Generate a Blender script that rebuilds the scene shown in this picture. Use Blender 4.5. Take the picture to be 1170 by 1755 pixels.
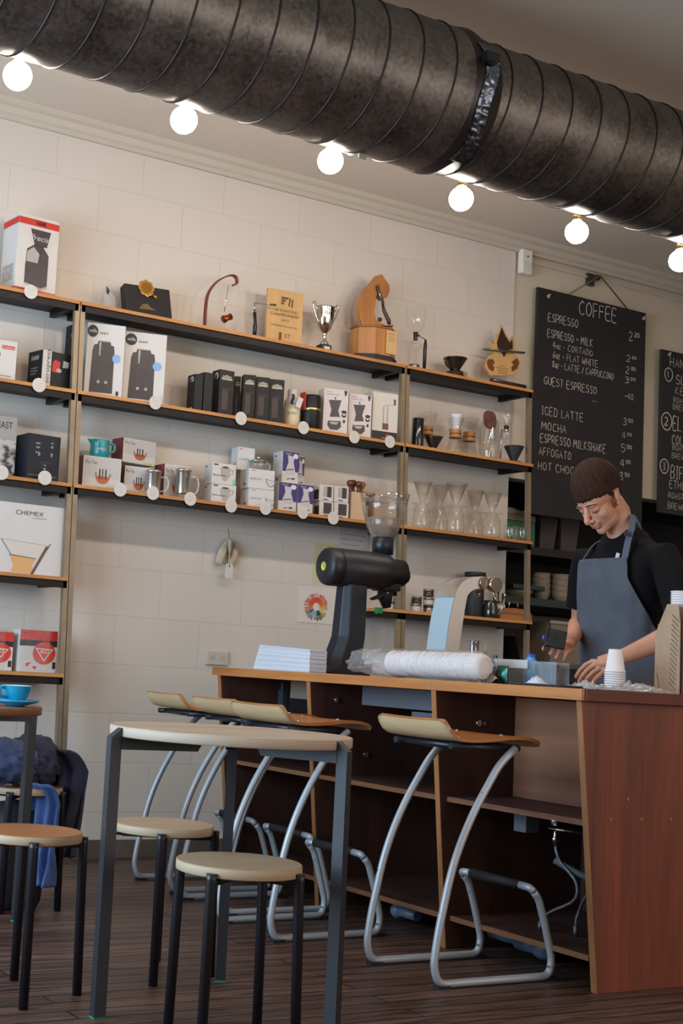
import bpy, bmesh, math, random
from mathutils import Vector, Matrix, Euler, noise
random.seed(7)
PI = math.pi
R = math.radians
for o in list(bpy.data.objects): bpy.data.objects.remove(o)
SC = bpy.context.scene
COL = SC.collection

# ------------------------------------------------------------------ camera
F, CX, CY, D, H = 2331.0, 300.0, 877.5, 6.0237, 0.95
_y, _p, _r = -0.4990, 0.1110, 0.0590
def _mat():
    B = Matrix(((1,0,0),(0,0,-1),(0,1,0)))
    c,s = math.cos(_y),math.sin(_y); Ry = Matrix(((c,s,0),(-s,c,0),(0,0,1)))
    c,s = math.cos(_p),math.sin(_p); Rx = Matrix(((1,0,0),(0,c,s),(0,-s,c)))
    c,s = math.cos(_r),math.sin(_r); Rz = Matrix(((c,-s,0),(s,c,0),(0,0,1)))
    return Rz @ Rx @ B @ Ry
CM = _mat()
cam = bpy.data.cameras.new('camera'); camo = bpy.data.objects.new('camera', cam); COL.objects.link(camo)
cam.sensor_fit = 'VERTICAL'; cam.sensor_height = 24; cam.sensor_width = 16
cam.lens = F/1755*24; cam.shift_x = (585-CX)/1755; cam.shift_y = 0
cam.clip_start = .05; cam.clip_end = 60
camo.matrix_world = Matrix(((CM[0][0],-CM[1][0],-CM[2][0],0),(CM[0][1],-CM[1][1],-CM[2][1],-D),(CM[0][2],-CM[1][2],-CM[2][2],H),(0,0,0,1)))
SC.camera = camo
# survey helpers: where a sight line meets a plane of the room
def ray(u,v): return CM.transposed() @ Vector(((u-CX)/F,(v-CY)/F,1))
def onY(u,v,y):
    d = ray(u,v); t = (y+D)/d.y; return Vector((d.x*t, y, H+d.z*t))
def onX(u,v,x):
    d = ray(u,v); t = x/d.x; return Vector((x, -D+d.y*t, H+d.z*t))
def onZ(u,v,z):
    d = ray(u,v); t = (z-H)/d.z; return Vector((d.x*t, -D+d.y*t, z))
def ppm(P): return F/(CM @ (Vector(P)-Vector((0,-D,H)))).z
def proj(P):
    q = CM @ (Vector(P)-Vector((0,-D,H))); return (q.x/q.z*F+CX, q.y/q.z*F+CY)

# ------------------------------------------------------------------ view, world, lights
vs = SC.view_settings; vs.view_transform = 'Standard'; vs.look = 'None'; vs.gamma = 1; vs.use_curve_mapping = False
vs.exposure = -0.06
W = bpy.data.worlds.new('world'); SC.world = W; W.use_nodes = True
W.node_tree.nodes['Background'].inputs[0].default_value = (.75,.85,1,1)
W.node_tree.nodes['Background'].inputs[1].default_value = 0.35
def area(name, loc, rot, sx, sy, power, col):
    l = bpy.data.lights.new(name,'AREA'); l.shape='RECTANGLE'; l.size=sx; l.size_y=sy; l.energy=power; l.color=col
    o = bpy.data.objects.new(name,l); COL.objects.link(o); o.location=loc; o.rotation_euler=rot; return o
# daylight through the left window and through the shop window behind the camera
area('daylight_left', (-.88,-2.3,1.6), (0,R(-90),0), 1.8, 2.8, 205, (.55,.78,1.0))
area('daylight_front', (5.2,-8.5,2.0), (R(90),0,0), 5.4, 2.0, 95, (1.0,.94,.89))
for i_,(x_,y_) in enumerate(((1.2,-7.2),(4.4,-7.0),(7.2,-6.6))):
    # added fill lights, unseen behind the camera, to brighten the ceiling
    l_ = bpy.data.lights.new('ceiling_fill','POINT'); l_.energy = 30; l_.shadow_soft_size = .06; l_.color = (1,.86,.70)
    o_ = bpy.data.objects.new('ceiling_fill',l_); COL.objects.link(o_); o_.location = (x_,y_,3.0)
BULB = 150.0

# ------------------------------------------------------------------ materials
def lin(c):
    c/=255.0
    return c/12.92 if c<=.04045 else ((c+.055)/1.055)**2.4
def rgb(r,g,b): return (lin(r),lin(g),lin(b),1)
MATS = {}
def mat(name, col, rough=.6, metal=0, spec=.5, noise_amt=0, noise_scale=20, bump=0, bump_scale=60, trans=0, emit=None, stretch=None, coat=0, col2=None, thr=None):
    if name in MATS: return MATS[name]
    m = bpy.data.materials.new(name); m.use_nodes=True; nt=m.node_tree; b=nt.nodes['Principled BSDF']
    b.inputs['Base Color'].default_value=col; b.inputs['Roughness'].default_value=rough; b.inputs['Metallic'].default_value=metal
    b.inputs['Specular IOR Level'].default_value=spec
    if coat: b.inputs['Coat Weight'].default_value=coat; b.inputs['Coat Roughness'].default_value=.15
    if trans: b.inputs['Transmission Weight'].default_value=trans
    if emit: b.inputs['Emission Color'].default_value=emit[0]; b.inputs['Emission Strength'].default_value=emit[1]
    tc = None
    def coords():
        nonlocal tc
        if tc is None:
            t = nt.nodes.new('ShaderNodeTexCoord'); mp = nt.nodes.new('ShaderNodeMapping')
            nt.links.new(t.outputs['Object'],mp.inputs['Vector'])
            if stretch: mp.inputs['Scale'].default_value=stretch
            tc = mp.outputs[0]
        return tc
    if noise_amt or col2:
        n = nt.nodes.new('ShaderNodeTexNoise'); n.inputs['Scale'].default_value=noise_scale; n.inputs['Detail'].default_value=6
        nt.links.new(coords(),n.inputs['Vector'])
        r = nt.nodes.new('ShaderNodeValToRGB'); nt.links.new(n.outputs['Fac'],r.inputs['Fac'])
        k = noise_amt; c = col
        lo = col2 if col2 else tuple(max(0,x*(1-k)) for x in c[:3])+(1,)
        hi = col if col2 else tuple(min(1,x*(1+k)) for x in c[:3])+(1,)
        t0,t1 = thr if thr else (.3,.7)
        r.color_ramp.elements[0].position=t0; r.color_ramp.elements[0].color=lo
        r.color_ramp.elements[1].position=t1; r.color_ramp.elements[1].color=hi
        nt.links.new(r.outputs[0],b.inputs['Base Color'])
    if bump:
        n2 = nt.nodes.new('ShaderNodeTexNoise'); n2.inputs['Scale'].default_value=bump_scale; n2.inputs['Detail'].default_value=4
        nt.links.new(coords(),n2.inputs['Vector'])
        bp = nt.nodes.new('ShaderNodeBump'); bp.inputs['Strength'].default_value=bump; bp.inputs['Distance'].default_value=.01
        nt.links.new(n2.outputs['Fac'],bp.inputs['Height']); nt.links.new(bp.outputs[0],b.inputs['Normal'])
    MATS[name]=m; return m
def wood(name, c1, c2, axis='Y', scale=9, rough=.45, coat=0, layers=False):
    """streaky grain running along one axis"""
    if name in MATS: return MATS[name]
    m = mat(name, c1, rough, coat=coat); nt=m.node_tree; b=nt.nodes['Principled BSDF']
    t = nt.nodes.new('ShaderNodeTexCoord'); mp = nt.nodes.new('ShaderNodeMapping'); nt.links.new(t.outputs['Object'],mp.inputs['Vector'])
    s = {'X':(.07,1,1),'Y':(1,.07,1),'Z':(1,1,.07)}[axis]; mp.inputs['Scale'].default_value=s
    n = nt.nodes.new('ShaderNodeTexNoise'); n.inputs['Scale'].default_value=scale; n.inputs['Detail'].default_value=8; n.inputs['Distortion'].default_value=.6
    nt.links.new(mp.outputs[0],n.inputs['Vector'])
    n2 = nt.nodes.new('ShaderNodeTexNoise'); n2.inputs['Scale'].default_value=scale*9; n2.inputs['Detail'].default_value=3; nt.links.new(mp.outputs[0],n2.inputs['Vector'])
    mx = nt.nodes.new('ShaderNodeMath'); mx.operation='MULTIPLY_ADD'; mx.inputs[1].default_value=.35
    nt.links.new(n2.outputs['Fac'],mx.inputs[0]); nt.links.new(n.outputs['Fac'],mx.inputs[2])
    r = nt.nodes.new('ShaderNodeValToRGB'); r.color_ramp.elements[0].position=.45; r.color_ramp.elements[1].position=.9
    r.color_ramp.elements[0].color=c2; r.color_ramp.elements[1].color=c1
    nt.links.new(mx.outputs[0],r.inputs['Fac']); nt.links.new(r.outputs[0],b.inputs['Base Color'])
    return m
def plyedge(name, c1, c2, pitch=.0035):
    if name in MATS: return MATS[name]
    m = mat(name, c1, .6); nt=m.node_tree; b=nt.nodes['Principled BSDF']
    t = nt.nodes.new('ShaderNodeTexCoord'); w = nt.nodes.new('ShaderNodeTexWave'); w.bands_direction='Z'
    w.inputs['Scale'].default_value=2*PI/(20*pitch); w.inputs['Distortion'].default_value=.15; w.inputs['Detail'].default_value=1
    nt.links.new(t.outputs['Object'],w.inputs['Vector'])
    r = nt.nodes.new('ShaderNodeValToRGB'); r.color_ramp.elements[0].color=c2; r.color_ramp.elements[1].color=c1
    nt.links.new(w.outputs['Color'],r.inputs['Fac']); nt.links.new(r.outputs[0],b.inputs['Base Color'])
    return m
def clear(name, tint=(1,1,1,1), gloss=.9, ior=1.45, rough=.03, milky=0, milk=(.8,.8,.8,1), bump=0, bscale=40):
    """thin clear sheet: see-through with a mirror sheen towards grazing angles"""
    if name in MATS: return MATS[name]
    m = bpy.data.materials.new(name); m.use_nodes=True; nt=m.node_tree; nt.nodes.clear()
    out = nt.nodes.new('ShaderNodeOutputMaterial'); tr = nt.nodes.new('ShaderNodeBsdfTransparent'); tr.inputs[0].default_value=tint
    gl = nt.nodes.new('ShaderNodeBsdfGlossy'); gl.inputs['Roughness'].default_value=rough; gl.inputs[0].default_value=(gloss,gloss,gloss,1)
    lw = nt.nodes.new('ShaderNodeLayerWeight'); lw.inputs['Blend'].default_value=.5
    pw = nt.nodes.new('ShaderNodeMath'); pw.operation='POWER'; pw.inputs[1].default_value=3.2; nt.links.new(lw.outputs['Facing'],pw.inputs[0])
    sc_ = nt.nodes.new('ShaderNodeMath'); sc_.operation='MULTIPLY_ADD'; sc_.inputs[1].default_value=(ior-1)*1.5; sc_.inputs[2].default_value=(ior-1)*.09; nt.links.new(pw.outputs[0],sc_.inputs[0])
    mx = nt.nodes.new('ShaderNodeMixShader'); nt.links.new(sc_.outputs[0],mx.inputs[0])
    base = tr.outputs[0]
    if milky:
        df = nt.nodes.new('ShaderNodeBsdfDiffuse'); df.inputs[0].default_value=milk
        m2 = nt.nodes.new('ShaderNodeMixShader'); m2.inputs[0].default_value=milky
        nt.links.new(tr.outputs[0],m2.inputs[1]); nt.links.new(df.outputs[0],m2.inputs[2]); base=m2.outputs[0]
    nt.links.new(base,mx.inputs[1]); nt.links.new(gl.outputs[0],mx.inputs[2]); nt.links.new(mx.outputs[0],out.inputs[0])
    if bump:
        t = nt.nodes.new('ShaderNodeTexCoord'); n = nt.nodes.new('ShaderNodeTexNoise'); n.inputs['Scale'].default_value=bscale; n.inputs['Detail'].default_value=4
        nt.links.new(t.outputs['Object'],n.inputs['Vector'])
        bp = nt.nodes.new('ShaderNodeBump'); bp.inputs['Strength'].default_value=bump; bp.inputs['Distance'].default_value=.02
        nt.links.new(n.outputs['Fac'],bp.inputs['Height'])
        nt.links.new(bp.outputs[0],gl.inputs['Normal']); nt.links.new(bp.outputs[0],lw.inputs['Normal'])
    MATS[name]=m; return m

# ------------------------------------------------------------------ mesh helpers
class G:
    def __init__(s): s.v=[]; s.f=[]; s.m=[]; s.sm=[]
    def add(s, vs, fs, mi=0, smooth=False, M=None):
        b=len(s.v)
        s.v += [tuple(M @ Vector(v)) if M else tuple(v) for v in vs]
        for f in fs: s.f.append([i+b for i in f]); s.m.append(mi); s.sm.append(smooth)
        return s
    def box(s,x0,x1,y0,y1,z0,z1,mi=0,M=None):
        return s.add([(x0,y0,z0),(x1,y0,z0),(x1,y1,z0),(x0,y1,z0),(x0,y0,z1),(x1,y0,z1),(x1,y1,z1),(x0,y1,z1)],
          [(0,3,2,1),(4,5,6,7),(0,1,5,4),(1,2,6,5),(2,3,7,6),(3,0,4,7)],mi,False,M)
    def tube(s,pts,r,seg=12,mi=0,closed=False,M=None,flat=None):
        pts=[Vector(p) for p in pts]; n=len(pts); rs=r if isinstance(r,(list,tuple)) else [r]*n
        vs=[];fs=[]; up=None
        for i,p in enumerate(pts):
            if closed: t=(pts[(i+1)%n]-pts[i-1])
            else: t=pts[min(i+1,n-1)]-pts[max(i-1,0)]
            if t.length<1e-9: t=Vector((0,0,1))
            t.normalize()
            if up is None:
                up = Vector((0,0,1)) if abs(t.z)<.9 else Vector((0,1,0))
            a = up - t*up.dot(t)
            if a.length<1e-6: a = t.orthogonal()
            a.normalize(); up=a; b=t.cross(a)
            fl = flat if flat else 1
            for k in range(seg):
                an=2*PI*k/seg; vs.append(p+(a*math.cos(an)*fl+b*math.sin(an))*rs[i])
        m = n if closed else n-1
        for i in range(m):
            for k in range(seg):
                a0=i*seg+k; a1=i*seg+(k+1)%seg; b0=((i+1)%n)*seg+k; b1=((i+1)%n)*seg+(k+1)%seg
                fs.append((a0,a1,b1,b0))
        s.add(vs,fs,mi,True,M)
        if not closed:
            s.add([vs[k] for k in range(seg)],[tuple(range(seg))[::-1]],mi,False,M)
            s.add([vs[(n-1)*seg+k] for k in range(seg)],[tuple(range(seg))],mi,False,M)
        return s
    def lathe(s,prof,c=(0,0,0),seg=32,mi=0,M=None,smooth=True,ribs=0,ribk=0):
        c=Vector(c); vs=[];fs=[]; n=len(prof)
        for (r,z) in prof:
            for k in range(seg):
                a=2*PI*k/seg; rr=r*(1+(ribk*math.cos(ribs*a) if ribs else 0))
                vs.append((c.x+rr*math.cos(a),c.y+rr*math.sin(a),c.z+z))
        for i in range(n-1):
            for k in range(seg):
                fs.append((i*seg+k,i*seg+(k+1)%seg,(i+1)*seg+(k+1)%seg,(i+1)*seg+k))
        return s.add(vs,fs,mi,smooth,M)
    def ell(s,c,r,M=None,mi=0,seg=20,rings=12):
        vs=[];fs=[]; c=Vector(c)
        if not isinstance(r,(tuple,list)): r=(r,r,r)
        vs.append((c.x,c.y,c.z-r[2]))
        for i in range(1,rings):
            th=PI*i/rings
            for k in range(seg):
                a=2*PI*k/seg; vs.append((c.x+r[0]*math.sin(th)*math.cos(a),c.y+r[1]*math.sin(th)*math.sin(a),c.z-r[2]*math.cos(th)))
        vs.append((c.x,c.y,c.z+r[2]))
        for k in range(seg): fs.append((0,1+(k+1)%seg,1+k))
        for i in range(rings-2):
            for k in range(seg):
                fs.append((1+i*seg+k,1+i*seg+(k+1)%seg,1+(i+1)*seg+(k+1)%seg,1+(i+1)*seg+k))
        L=len(vs)-1; b=1+(rings-2)*seg
        for k in range(seg): fs.append((b+k,b+(k+1)%seg,L))
        return s.add(vs,fs,mi,True,M)
    def prism(s,poly,d0,d1,mi=0,M=None,plane='XZ',smooth=False):
        """poly (a,b) extruded along the remaining axis"""
        def P(a,b,c): return {'XZ':(a,c,b),'XY':(a,b,c),'YZ':(c,a,b)}[plane]
        n=len(poly); vs=[P(a,b,d0) for a,b in poly]+[P(a,b,d1) for a,b in poly]
        fs=[tuple(range(n)),tuple(range(2*n-1,n-1,-1))]
        s.add(vs,fs,mi,False,M)
        s.add(vs,[(i,i+n,(i+1)%n+n,(i+1)%n) for i in range(n)],mi,smooth,M)
        return s
    def loft(s,rings,mi=0,caps=True,M=None,smooth=True):
        n=len(rings[0]); vs=[p for r in rings for p in r]; fs=[]
        for i in range(len(rings)-1):
            for k in range(n): fs.append((i*n+k,i*n+(k+1)%n,(i+1)*n+(k+1)%n,(i+1)*n+k))
        s.add(vs,fs,mi,smooth,M)
        if caps:
            s.add(rings[0],[tuple(range(n))[::-1]],mi,False,M); s.add(rings[-1],[tuple(range(n))],mi,False,M)
        return s
    def grid(s,fn,nu,nv,mi=0,M=None,smooth=True):
        vs=[fn(i/nu,j/nv) for j in range(nv+1) for i in range(nu+1)]
        fs=[(j*(nu+1)+i,j*(nu+1)+i+1,(j+1)*(nu+1)+i+1,(j+1)*(nu+1)+i) for j in range(nv) for i in range(nu)]
        return s.add(vs,fs,mi,smooth,M)
    def build(s,name,mats,parent=None,world=False,loc=None,bevel=0,recalc=True,M=None,weld=True):
        me=bpy.data.meshes.new(name)
        vs=[Vector(v) for v in s.v]
        inv=None
        if parent is not None and world: inv=INV(parent)
        if loc is not None: inv=Matrix.Translation(-Vector(loc))
        if inv is not None: vs=[inv@v for v in vs]
        me.from_pydata(vs,[],s.f)
        ml = mats if isinstance(mats,(list,tuple)) else [mats]
        for m in ml: me.materials.append(m)
        me.polygons.foreach_set('material_index',s.m); me.polygons.foreach_set('use_smooth',s.sm)
        bm=bmesh.new(); bm.from_mesh(me)
        if weld: bmesh.ops.remove_doubles(bm,verts=bm.verts,dist=1e-6)
        if recalc: bmesh.ops.recalc_face_normals(bm,faces=bm.faces)
        bm.to_mesh(me); bm.free(); me.update()
        o=bpy.data.objects.new(name,me); COL.objects.link(o)
        if parent is not None: o.parent=parent
        if loc is not None: o.location=loc
        if M is not None: o.matrix_local=M
        if bevel:
            b=o.modifiers.new('bevel','BEVEL'); b.width=bevel; b.segments=2; b.limit_method='ANGLE'; b.angle_limit=R(40)
        return o
ROOTM={}
def INV(o): return ROOTM[o.name].inverted()
def tag(o,label,cat,group=None,kind=None):
    o['label']=label; o['category']=cat
    if group: o['group']=group
    if kind: o['kind']=kind
    return o
def thing(name,label,cat,loc=(0,0,0),rz=0,group=None):
    o=bpy.data.objects.new(name,None); COL.objects.link(o); o.empty_display_size=.05
    M=Matrix.Translation(Vector(loc))@Matrix.Rotation(rz,4,'Z'); o.location=loc; o.rotation_euler=(0,0,rz)
    ROOTM[o.name]=M
    return tag(o,label,cat,group)
def struct(g,name,m,**k):
    o=g.build(name,m,**k); o['kind']='structure'; return o
def copy_tree(o,parent=None):
    c=o.copy(); COL.objects.link(c)
    if parent is not None: c.parent=parent
    if o.name in ROOTM: ROOTM[c.name]=ROOTM[o.name].copy()
    for ch in list(o.children): copy_tree(ch,c)
    return c
def put(o,loc,rz=None):
    o.location=loc
    if rz is not None: o.rotation_euler=(0,0,rz)
    ROOTM[o.name]=Matrix.Translation(Vector(loc))@Matrix.Rotation(o.rotation_euler.z,4,'Z'); return o
def smoothpath(pts,n=8):
    """Catmull-Rom through the points"""
    P=[Vector(p) for p in pts]; out=[]
    for i in range(len(P)-1):
        p0=P[max(i-1,0)];p1=P[i];p2=P[i+1];p3=P[min(i+2,len(P)-1)]
        for k in range(n):
            t=k/n; out.append(.5*((2*p1)+(p2-p0)*t+(2*p0-5*p1+4*p2-p3)*t*t+(3*p1-p0-3*p2+p3)*t**3))
    out.append(P[-1]); return out
def fillet(pts,r,n=6):
    """polyline with rounded corners; r one radius or one per point"""
    P=[Vector(p) for p in pts]; out=[P[0]]
    for i in range(1,len(P)-1):
        rr=r[i] if isinstance(r,(list,tuple)) else r
        a=(P[i-1]-P[i]); b=(P[i+1]-P[i]); la,lb=a.length,b.length; a.normalize(); b.normalize()
        q=min(rr,la*.49,lb*.49)
        if q<1e-5: out.append(P[i]); continue
        A=P[i]+a*q; B=P[i]+b*q
        for k in range(n+1):
            t=k/n; out.append(A*(1-t)**2+P[i]*2*t*(1-t)+B*t*t)
    out.append(P[-1]); return out

# ------------------------------------------------------------------ lettering
STROKES={
'A':[[(0,0),(.3,1),(.6,0)],[(.12,.38),(.48,.38)]],'B':[[(0,0),(0,1),(.4,.95),(.5,.75),(.38,.55),(0,.52)],[(.38,.52),(.58,.3),(.42,.03),(0,0)]],
'C':[[(.55,.85),(.35,1),(.1,.85),(0,.5),(.1,.12),(.35,0),(.56,.12)]],'D':[[(0,0),(0,1),(.35,.93),(.58,.5),(.35,.05),(0,0)]],
'E':[[(.52,1),(0,1),(0,0),(.55,0)],[(0,.52),(.42,.52)]],'F':[[(.52,1),(0,1),(0,0)],[(0,.52),(.42,.52)]],
'G':[[(.55,.85),(.35,1),(.1,.85),(0,.5),(.1,.12),(.35,0),(.56,.15),(.56,.42),(.32,.42)]],'H':[[(0,0),(0,1)],[(.55,0),(.55,1)],[(0,.5),(.55,.5)]],
'I':[[(.12,0),(.12,1)],[(0,1),(.26,1)],[(0,0),(.26,0)]],'K':[[(0,0),(0,1)],[(.5,1),(0,.45),(.55,0)]],'L':[[(0,1),(0,0),(.5,0)]],
'M':[[(0,0),(.08,1),(.36,.35),(.64,1),(.72,0)]],'N':[[(0,0),(0,1),(.55,0),(.55,1)]],'O':[[(.3,1),(.08,.8),(0,.5),(.08,.18),(.3,0),(.52,.18),(.6,.5),(.52,.8),(.3,1)]],
'P':[[(0,0),(0,1),(.42,.93),(.52,.72),(.38,.48),(0,.44)]],'R':[[(0,0),(0,1),(.42,.93),(.5,.74),(.36,.52),(0,.48)],[(.25,.48),(.56,0)]],
'S':[[(.5,.86),(.28,1),(.04,.82),(.12,.58),(.44,.42),(.52,.18),(.28,0),(.02,.13)]],'T':[[(0,1),(.6,1)],[(.3,1),(.3,0)]],'U':[[(0,1),(.02,.25),(.26,0),(.5,.2),(.54,1)]],
'V':[[(0,1),(.28,0),(.56,1)]],'W':[[(0,1),(.18,0),(.4,.7),(.62,0),(.8,1)]],'X':[[(0,0),(.55,1)],[(0,1),(.55,0)]],'Y':[[(0,1),(.28,.5),(.56,1)],[(.28,.5),(.28,0)]],'Z':[[(0,1),(.52,1),(0,0),(.55,0)]],
'0':[[(.25,1),(.05,.75),(0,.4),(.12,.05),(.3,0),(.48,.3),(.48,.7),(.25,1)]],'1':[[(.02,.78),(.16,1),(.16,0)]],'2':[[(.02,.78),(.2,1),(.45,.85),(.4,.55),(0,0),(.52,.04)]],
'3':[[(.03,.9),(.28,1),(.46,.8),(.2,.55),(.48,.35),(.38,.05),(.02,.06)]],'4':[[(.38,0),(.36,1),(0,.35),(.54,.35)]],'5':[[(.48,1),(.08,1),(.05,.58),(.36,.6),(.48,.3),(.3,0),(0,.08)]],
'6':[[(.42,1),(.1,.6),(.02,.22),(.22,0),(.46,.2),(.3,.46),(.06,.35)]],'8':[[(.26,.54),(.06,.78),(.26,1),(.44,.8),(.26,.54),(.02,.22),(.26,0),(.5,.22),(.26,.54)]],
'-':[[(.05,.45),(.4,.45)]],'+':[[(.05,.45),(.45,.45)],[(.25,.25),(.25,.66)]],'/':[[(0,-.05),(.4,1)]],'.':[[(.05,0),(.1,.05)]],'_':[[(0,0),(1.2,0)]]}
def handwrite(s,x,z,h,w=None,lw=.11,jit=.05,rnd=random):
    """returns ribbons [(poly)] in 2D: chalk capitals, lower case = small capitals raised"""
    out=[]; cx=0; lines=[]
    for ch in s:
        if ch==' ': cx+=.45; continue
        k=1.0; dz=0
        c=ch
        if ch.islower(): k=.62; c=ch.upper()
        if ch in '⁰²⁵⁶⁸': k=.5; dz=.55; c={'⁰':'0','²':'2','⁵':'5','⁶':'6','⁸':'8'}[ch]
        st=STROKES.get(c)
        if not st: cx+=.4; continue
        mx=max(p[0] for l in st for p in l)
        for l in st:
            lines.append([(cx+(p[0]+rnd.uniform(-jit,jit))*k, dz+(p[1]+rnd.uniform(-jit,jit))*k) for p in l])
        cx+=(mx+.26)*k
    sx = (w/max(cx-.26,.01)) if w else h
    ww=lw*h*.5
    for l in lines:
        q=[(x+p[0]*sx, z+p[1]*h) for p in l]
        # subdivide smooth
        qs=[tuple(v)[:2] for v in smoothpath([(a,b,0) for a,b in q],3)] if len(q)>3 else q
        L=[];Rr=[]
        for i,p in enumerate(qs):
            a=qs[max(i-1,0)]; b=qs[min(i+1,len(qs)-1)]; dx,dz=b[0]-a[0],b[1]-a[1]; n=math.hypot(dx,dz) or 1
            t=ww*rnd.uniform(.75,1.15)
            L.append((p[0]-dz/n*t,p[1]+dx/n*t)); Rr.append((p[0]+dz/n*t,p[1]-dx/n*t))
        for i in range(len(qs)-1): out.append([L[i],L[i+1],Rr[i+1],Rr[i]])
    return out
def ribbons(g,polys,y,mi=0,M=None):
    for p in polys: g.add([(a,y,b) for a,b in p],[tuple(range(len(p)))],mi,False,M)
_fontcache={}
def typeset(s,h,width=None,bold=0,shear=0):
    """printed letters as flat polygons: list of (verts2d, faces), fitted to height h, left at 0, base at 0"""
    key=(s,bold,shear)
    if key not in _fontcache:
        cu=bpy.data.curves.new('print','FONT'); cu.body=s; cu.size=1; cu.resolution_u=3; cu.offset=bold; cu.shear=shear
        o=bpy.data.objects.new('print',cu); COL.objects.link(o); bpy.context.view_layer.update()
        me=bpy.data.meshes.new_from_object(o.evaluated_get(bpy.context.evaluated_depsgraph_get()))
        vs=[(v.co.x,v.co.y) for v in me.vertices]; fs=[tuple(p.vertices) for p in me.polygons]
        bpy.data.objects.remove(o); bpy.data.curves.remove(cu); bpy.data.meshes.remove(me)
        _fontcache[key]=(vs,fs)
    vs,fs=_fontcache[key]
    if not vs: return [],[]
    x0=min(v[0] for v in vs); x1=max(v[0] for v in vs)
    k=h/.70; kx=k if width is None else width/(x1-x0)
    return [((a-x0)*kx,b*k) for a,b in vs],fs
# ------------------------------------------------------------------ the setting
CEIL=3.61
M_CEIL=mat('ceiling_paint',rgb(206,192,176),.9)
def blockwall():
    m=mat('painted_blockwork',rgb(208,197,187),.75,spec=.3); nt=m.node_tree; b=nt.nodes['Principled BSDF']
    t=nt.nodes.new('ShaderNodeTexCoord'); sp=nt.nodes.new('ShaderNodeSeparateXYZ'); cb=nt.nodes.new('ShaderNodeCombineXYZ')
    nt.links.new(t.outputs['Object'],sp.inputs[0]); ax=nt.nodes.new('ShaderNodeMath'); ax.operation='ADD'; ax.inputs[1].default_value=.135
    az=nt.nodes.new('ShaderNodeMath'); az.operation='ADD'; az.inputs[1].default_value=.0255
    nt.links.new(sp.outputs[0],ax.inputs[0]); nt.links.new(sp.outputs[2],az.inputs[0]); nt.links.new(ax.outputs[0],cb.inputs[0]); nt.links.new(az.outputs[0],cb.inputs[1])
    k=nt.nodes.new('ShaderNodeTexBrick'); k.inputs['Scale'].default_value=1; k.inputs['Brick Width'].default_value=.48; k.inputs['Row Height'].default_value=.2385
    k.inputs['Mortar Size'].default_value=.005; k.inputs['Mortar Smooth'].default_value=.6; k.inputs['Bias'].default_value=0
    k.inputs['Color1'].default_value=rgb(208,197,187); k.inputs['Color2'].default_value=rgb(205,194,183); k.inputs['Mortar'].default_value=rgb(202,190,179)
    nt.links.new(cb.outputs[0],k.inputs['Vector'])
    n=nt.nodes.new('ShaderNodeTexNoise'); n.inputs['Scale'].default_value=7; n.inputs['Detail'].default_value=5; nt.links.new(t.outputs['Object'],n.inputs['Vector'])
    mx=nt.nodes.new('ShaderNodeMath'); mx.operation='MULTIPLY_ADD'; mx.inputs[1].default_value=.25
    inv=nt.nodes.new('ShaderNodeMath'); inv.operation='SUBTRACT'; inv.inputs[0].default_value=1
    nt.links.new(k.outputs['Fac'],inv.inputs[1]); nt.links.new(n.outputs['Fac'],mx.inputs[0]); nt.links.new(inv.outputs[0],mx.inputs[2])
    bp=nt.nodes.new('ShaderNodeBump'); bp.inputs['Strength'].default_value=.25; bp.inputs['Distance'].default_value=.004
    nt.links.new(mx.outputs[0],bp.inputs['Height']); nt.links.new(bp.outputs[0],b.inputs['Normal']); nt.links.new(k.outputs['Color'],b.inputs['Base Color'])
    return m
M_WALL=blockwall()
M_PLASTER=mat('wall_plaster',rgb(204,190,170),.8,noise_amt=.03,noise_scale=3)
M_TRIM=mat('trim_paint',rgb(190,178,162),.6)
M_DARKWALL=mat('dark_recess_paint',rgb(34,28,31),.85)
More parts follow.
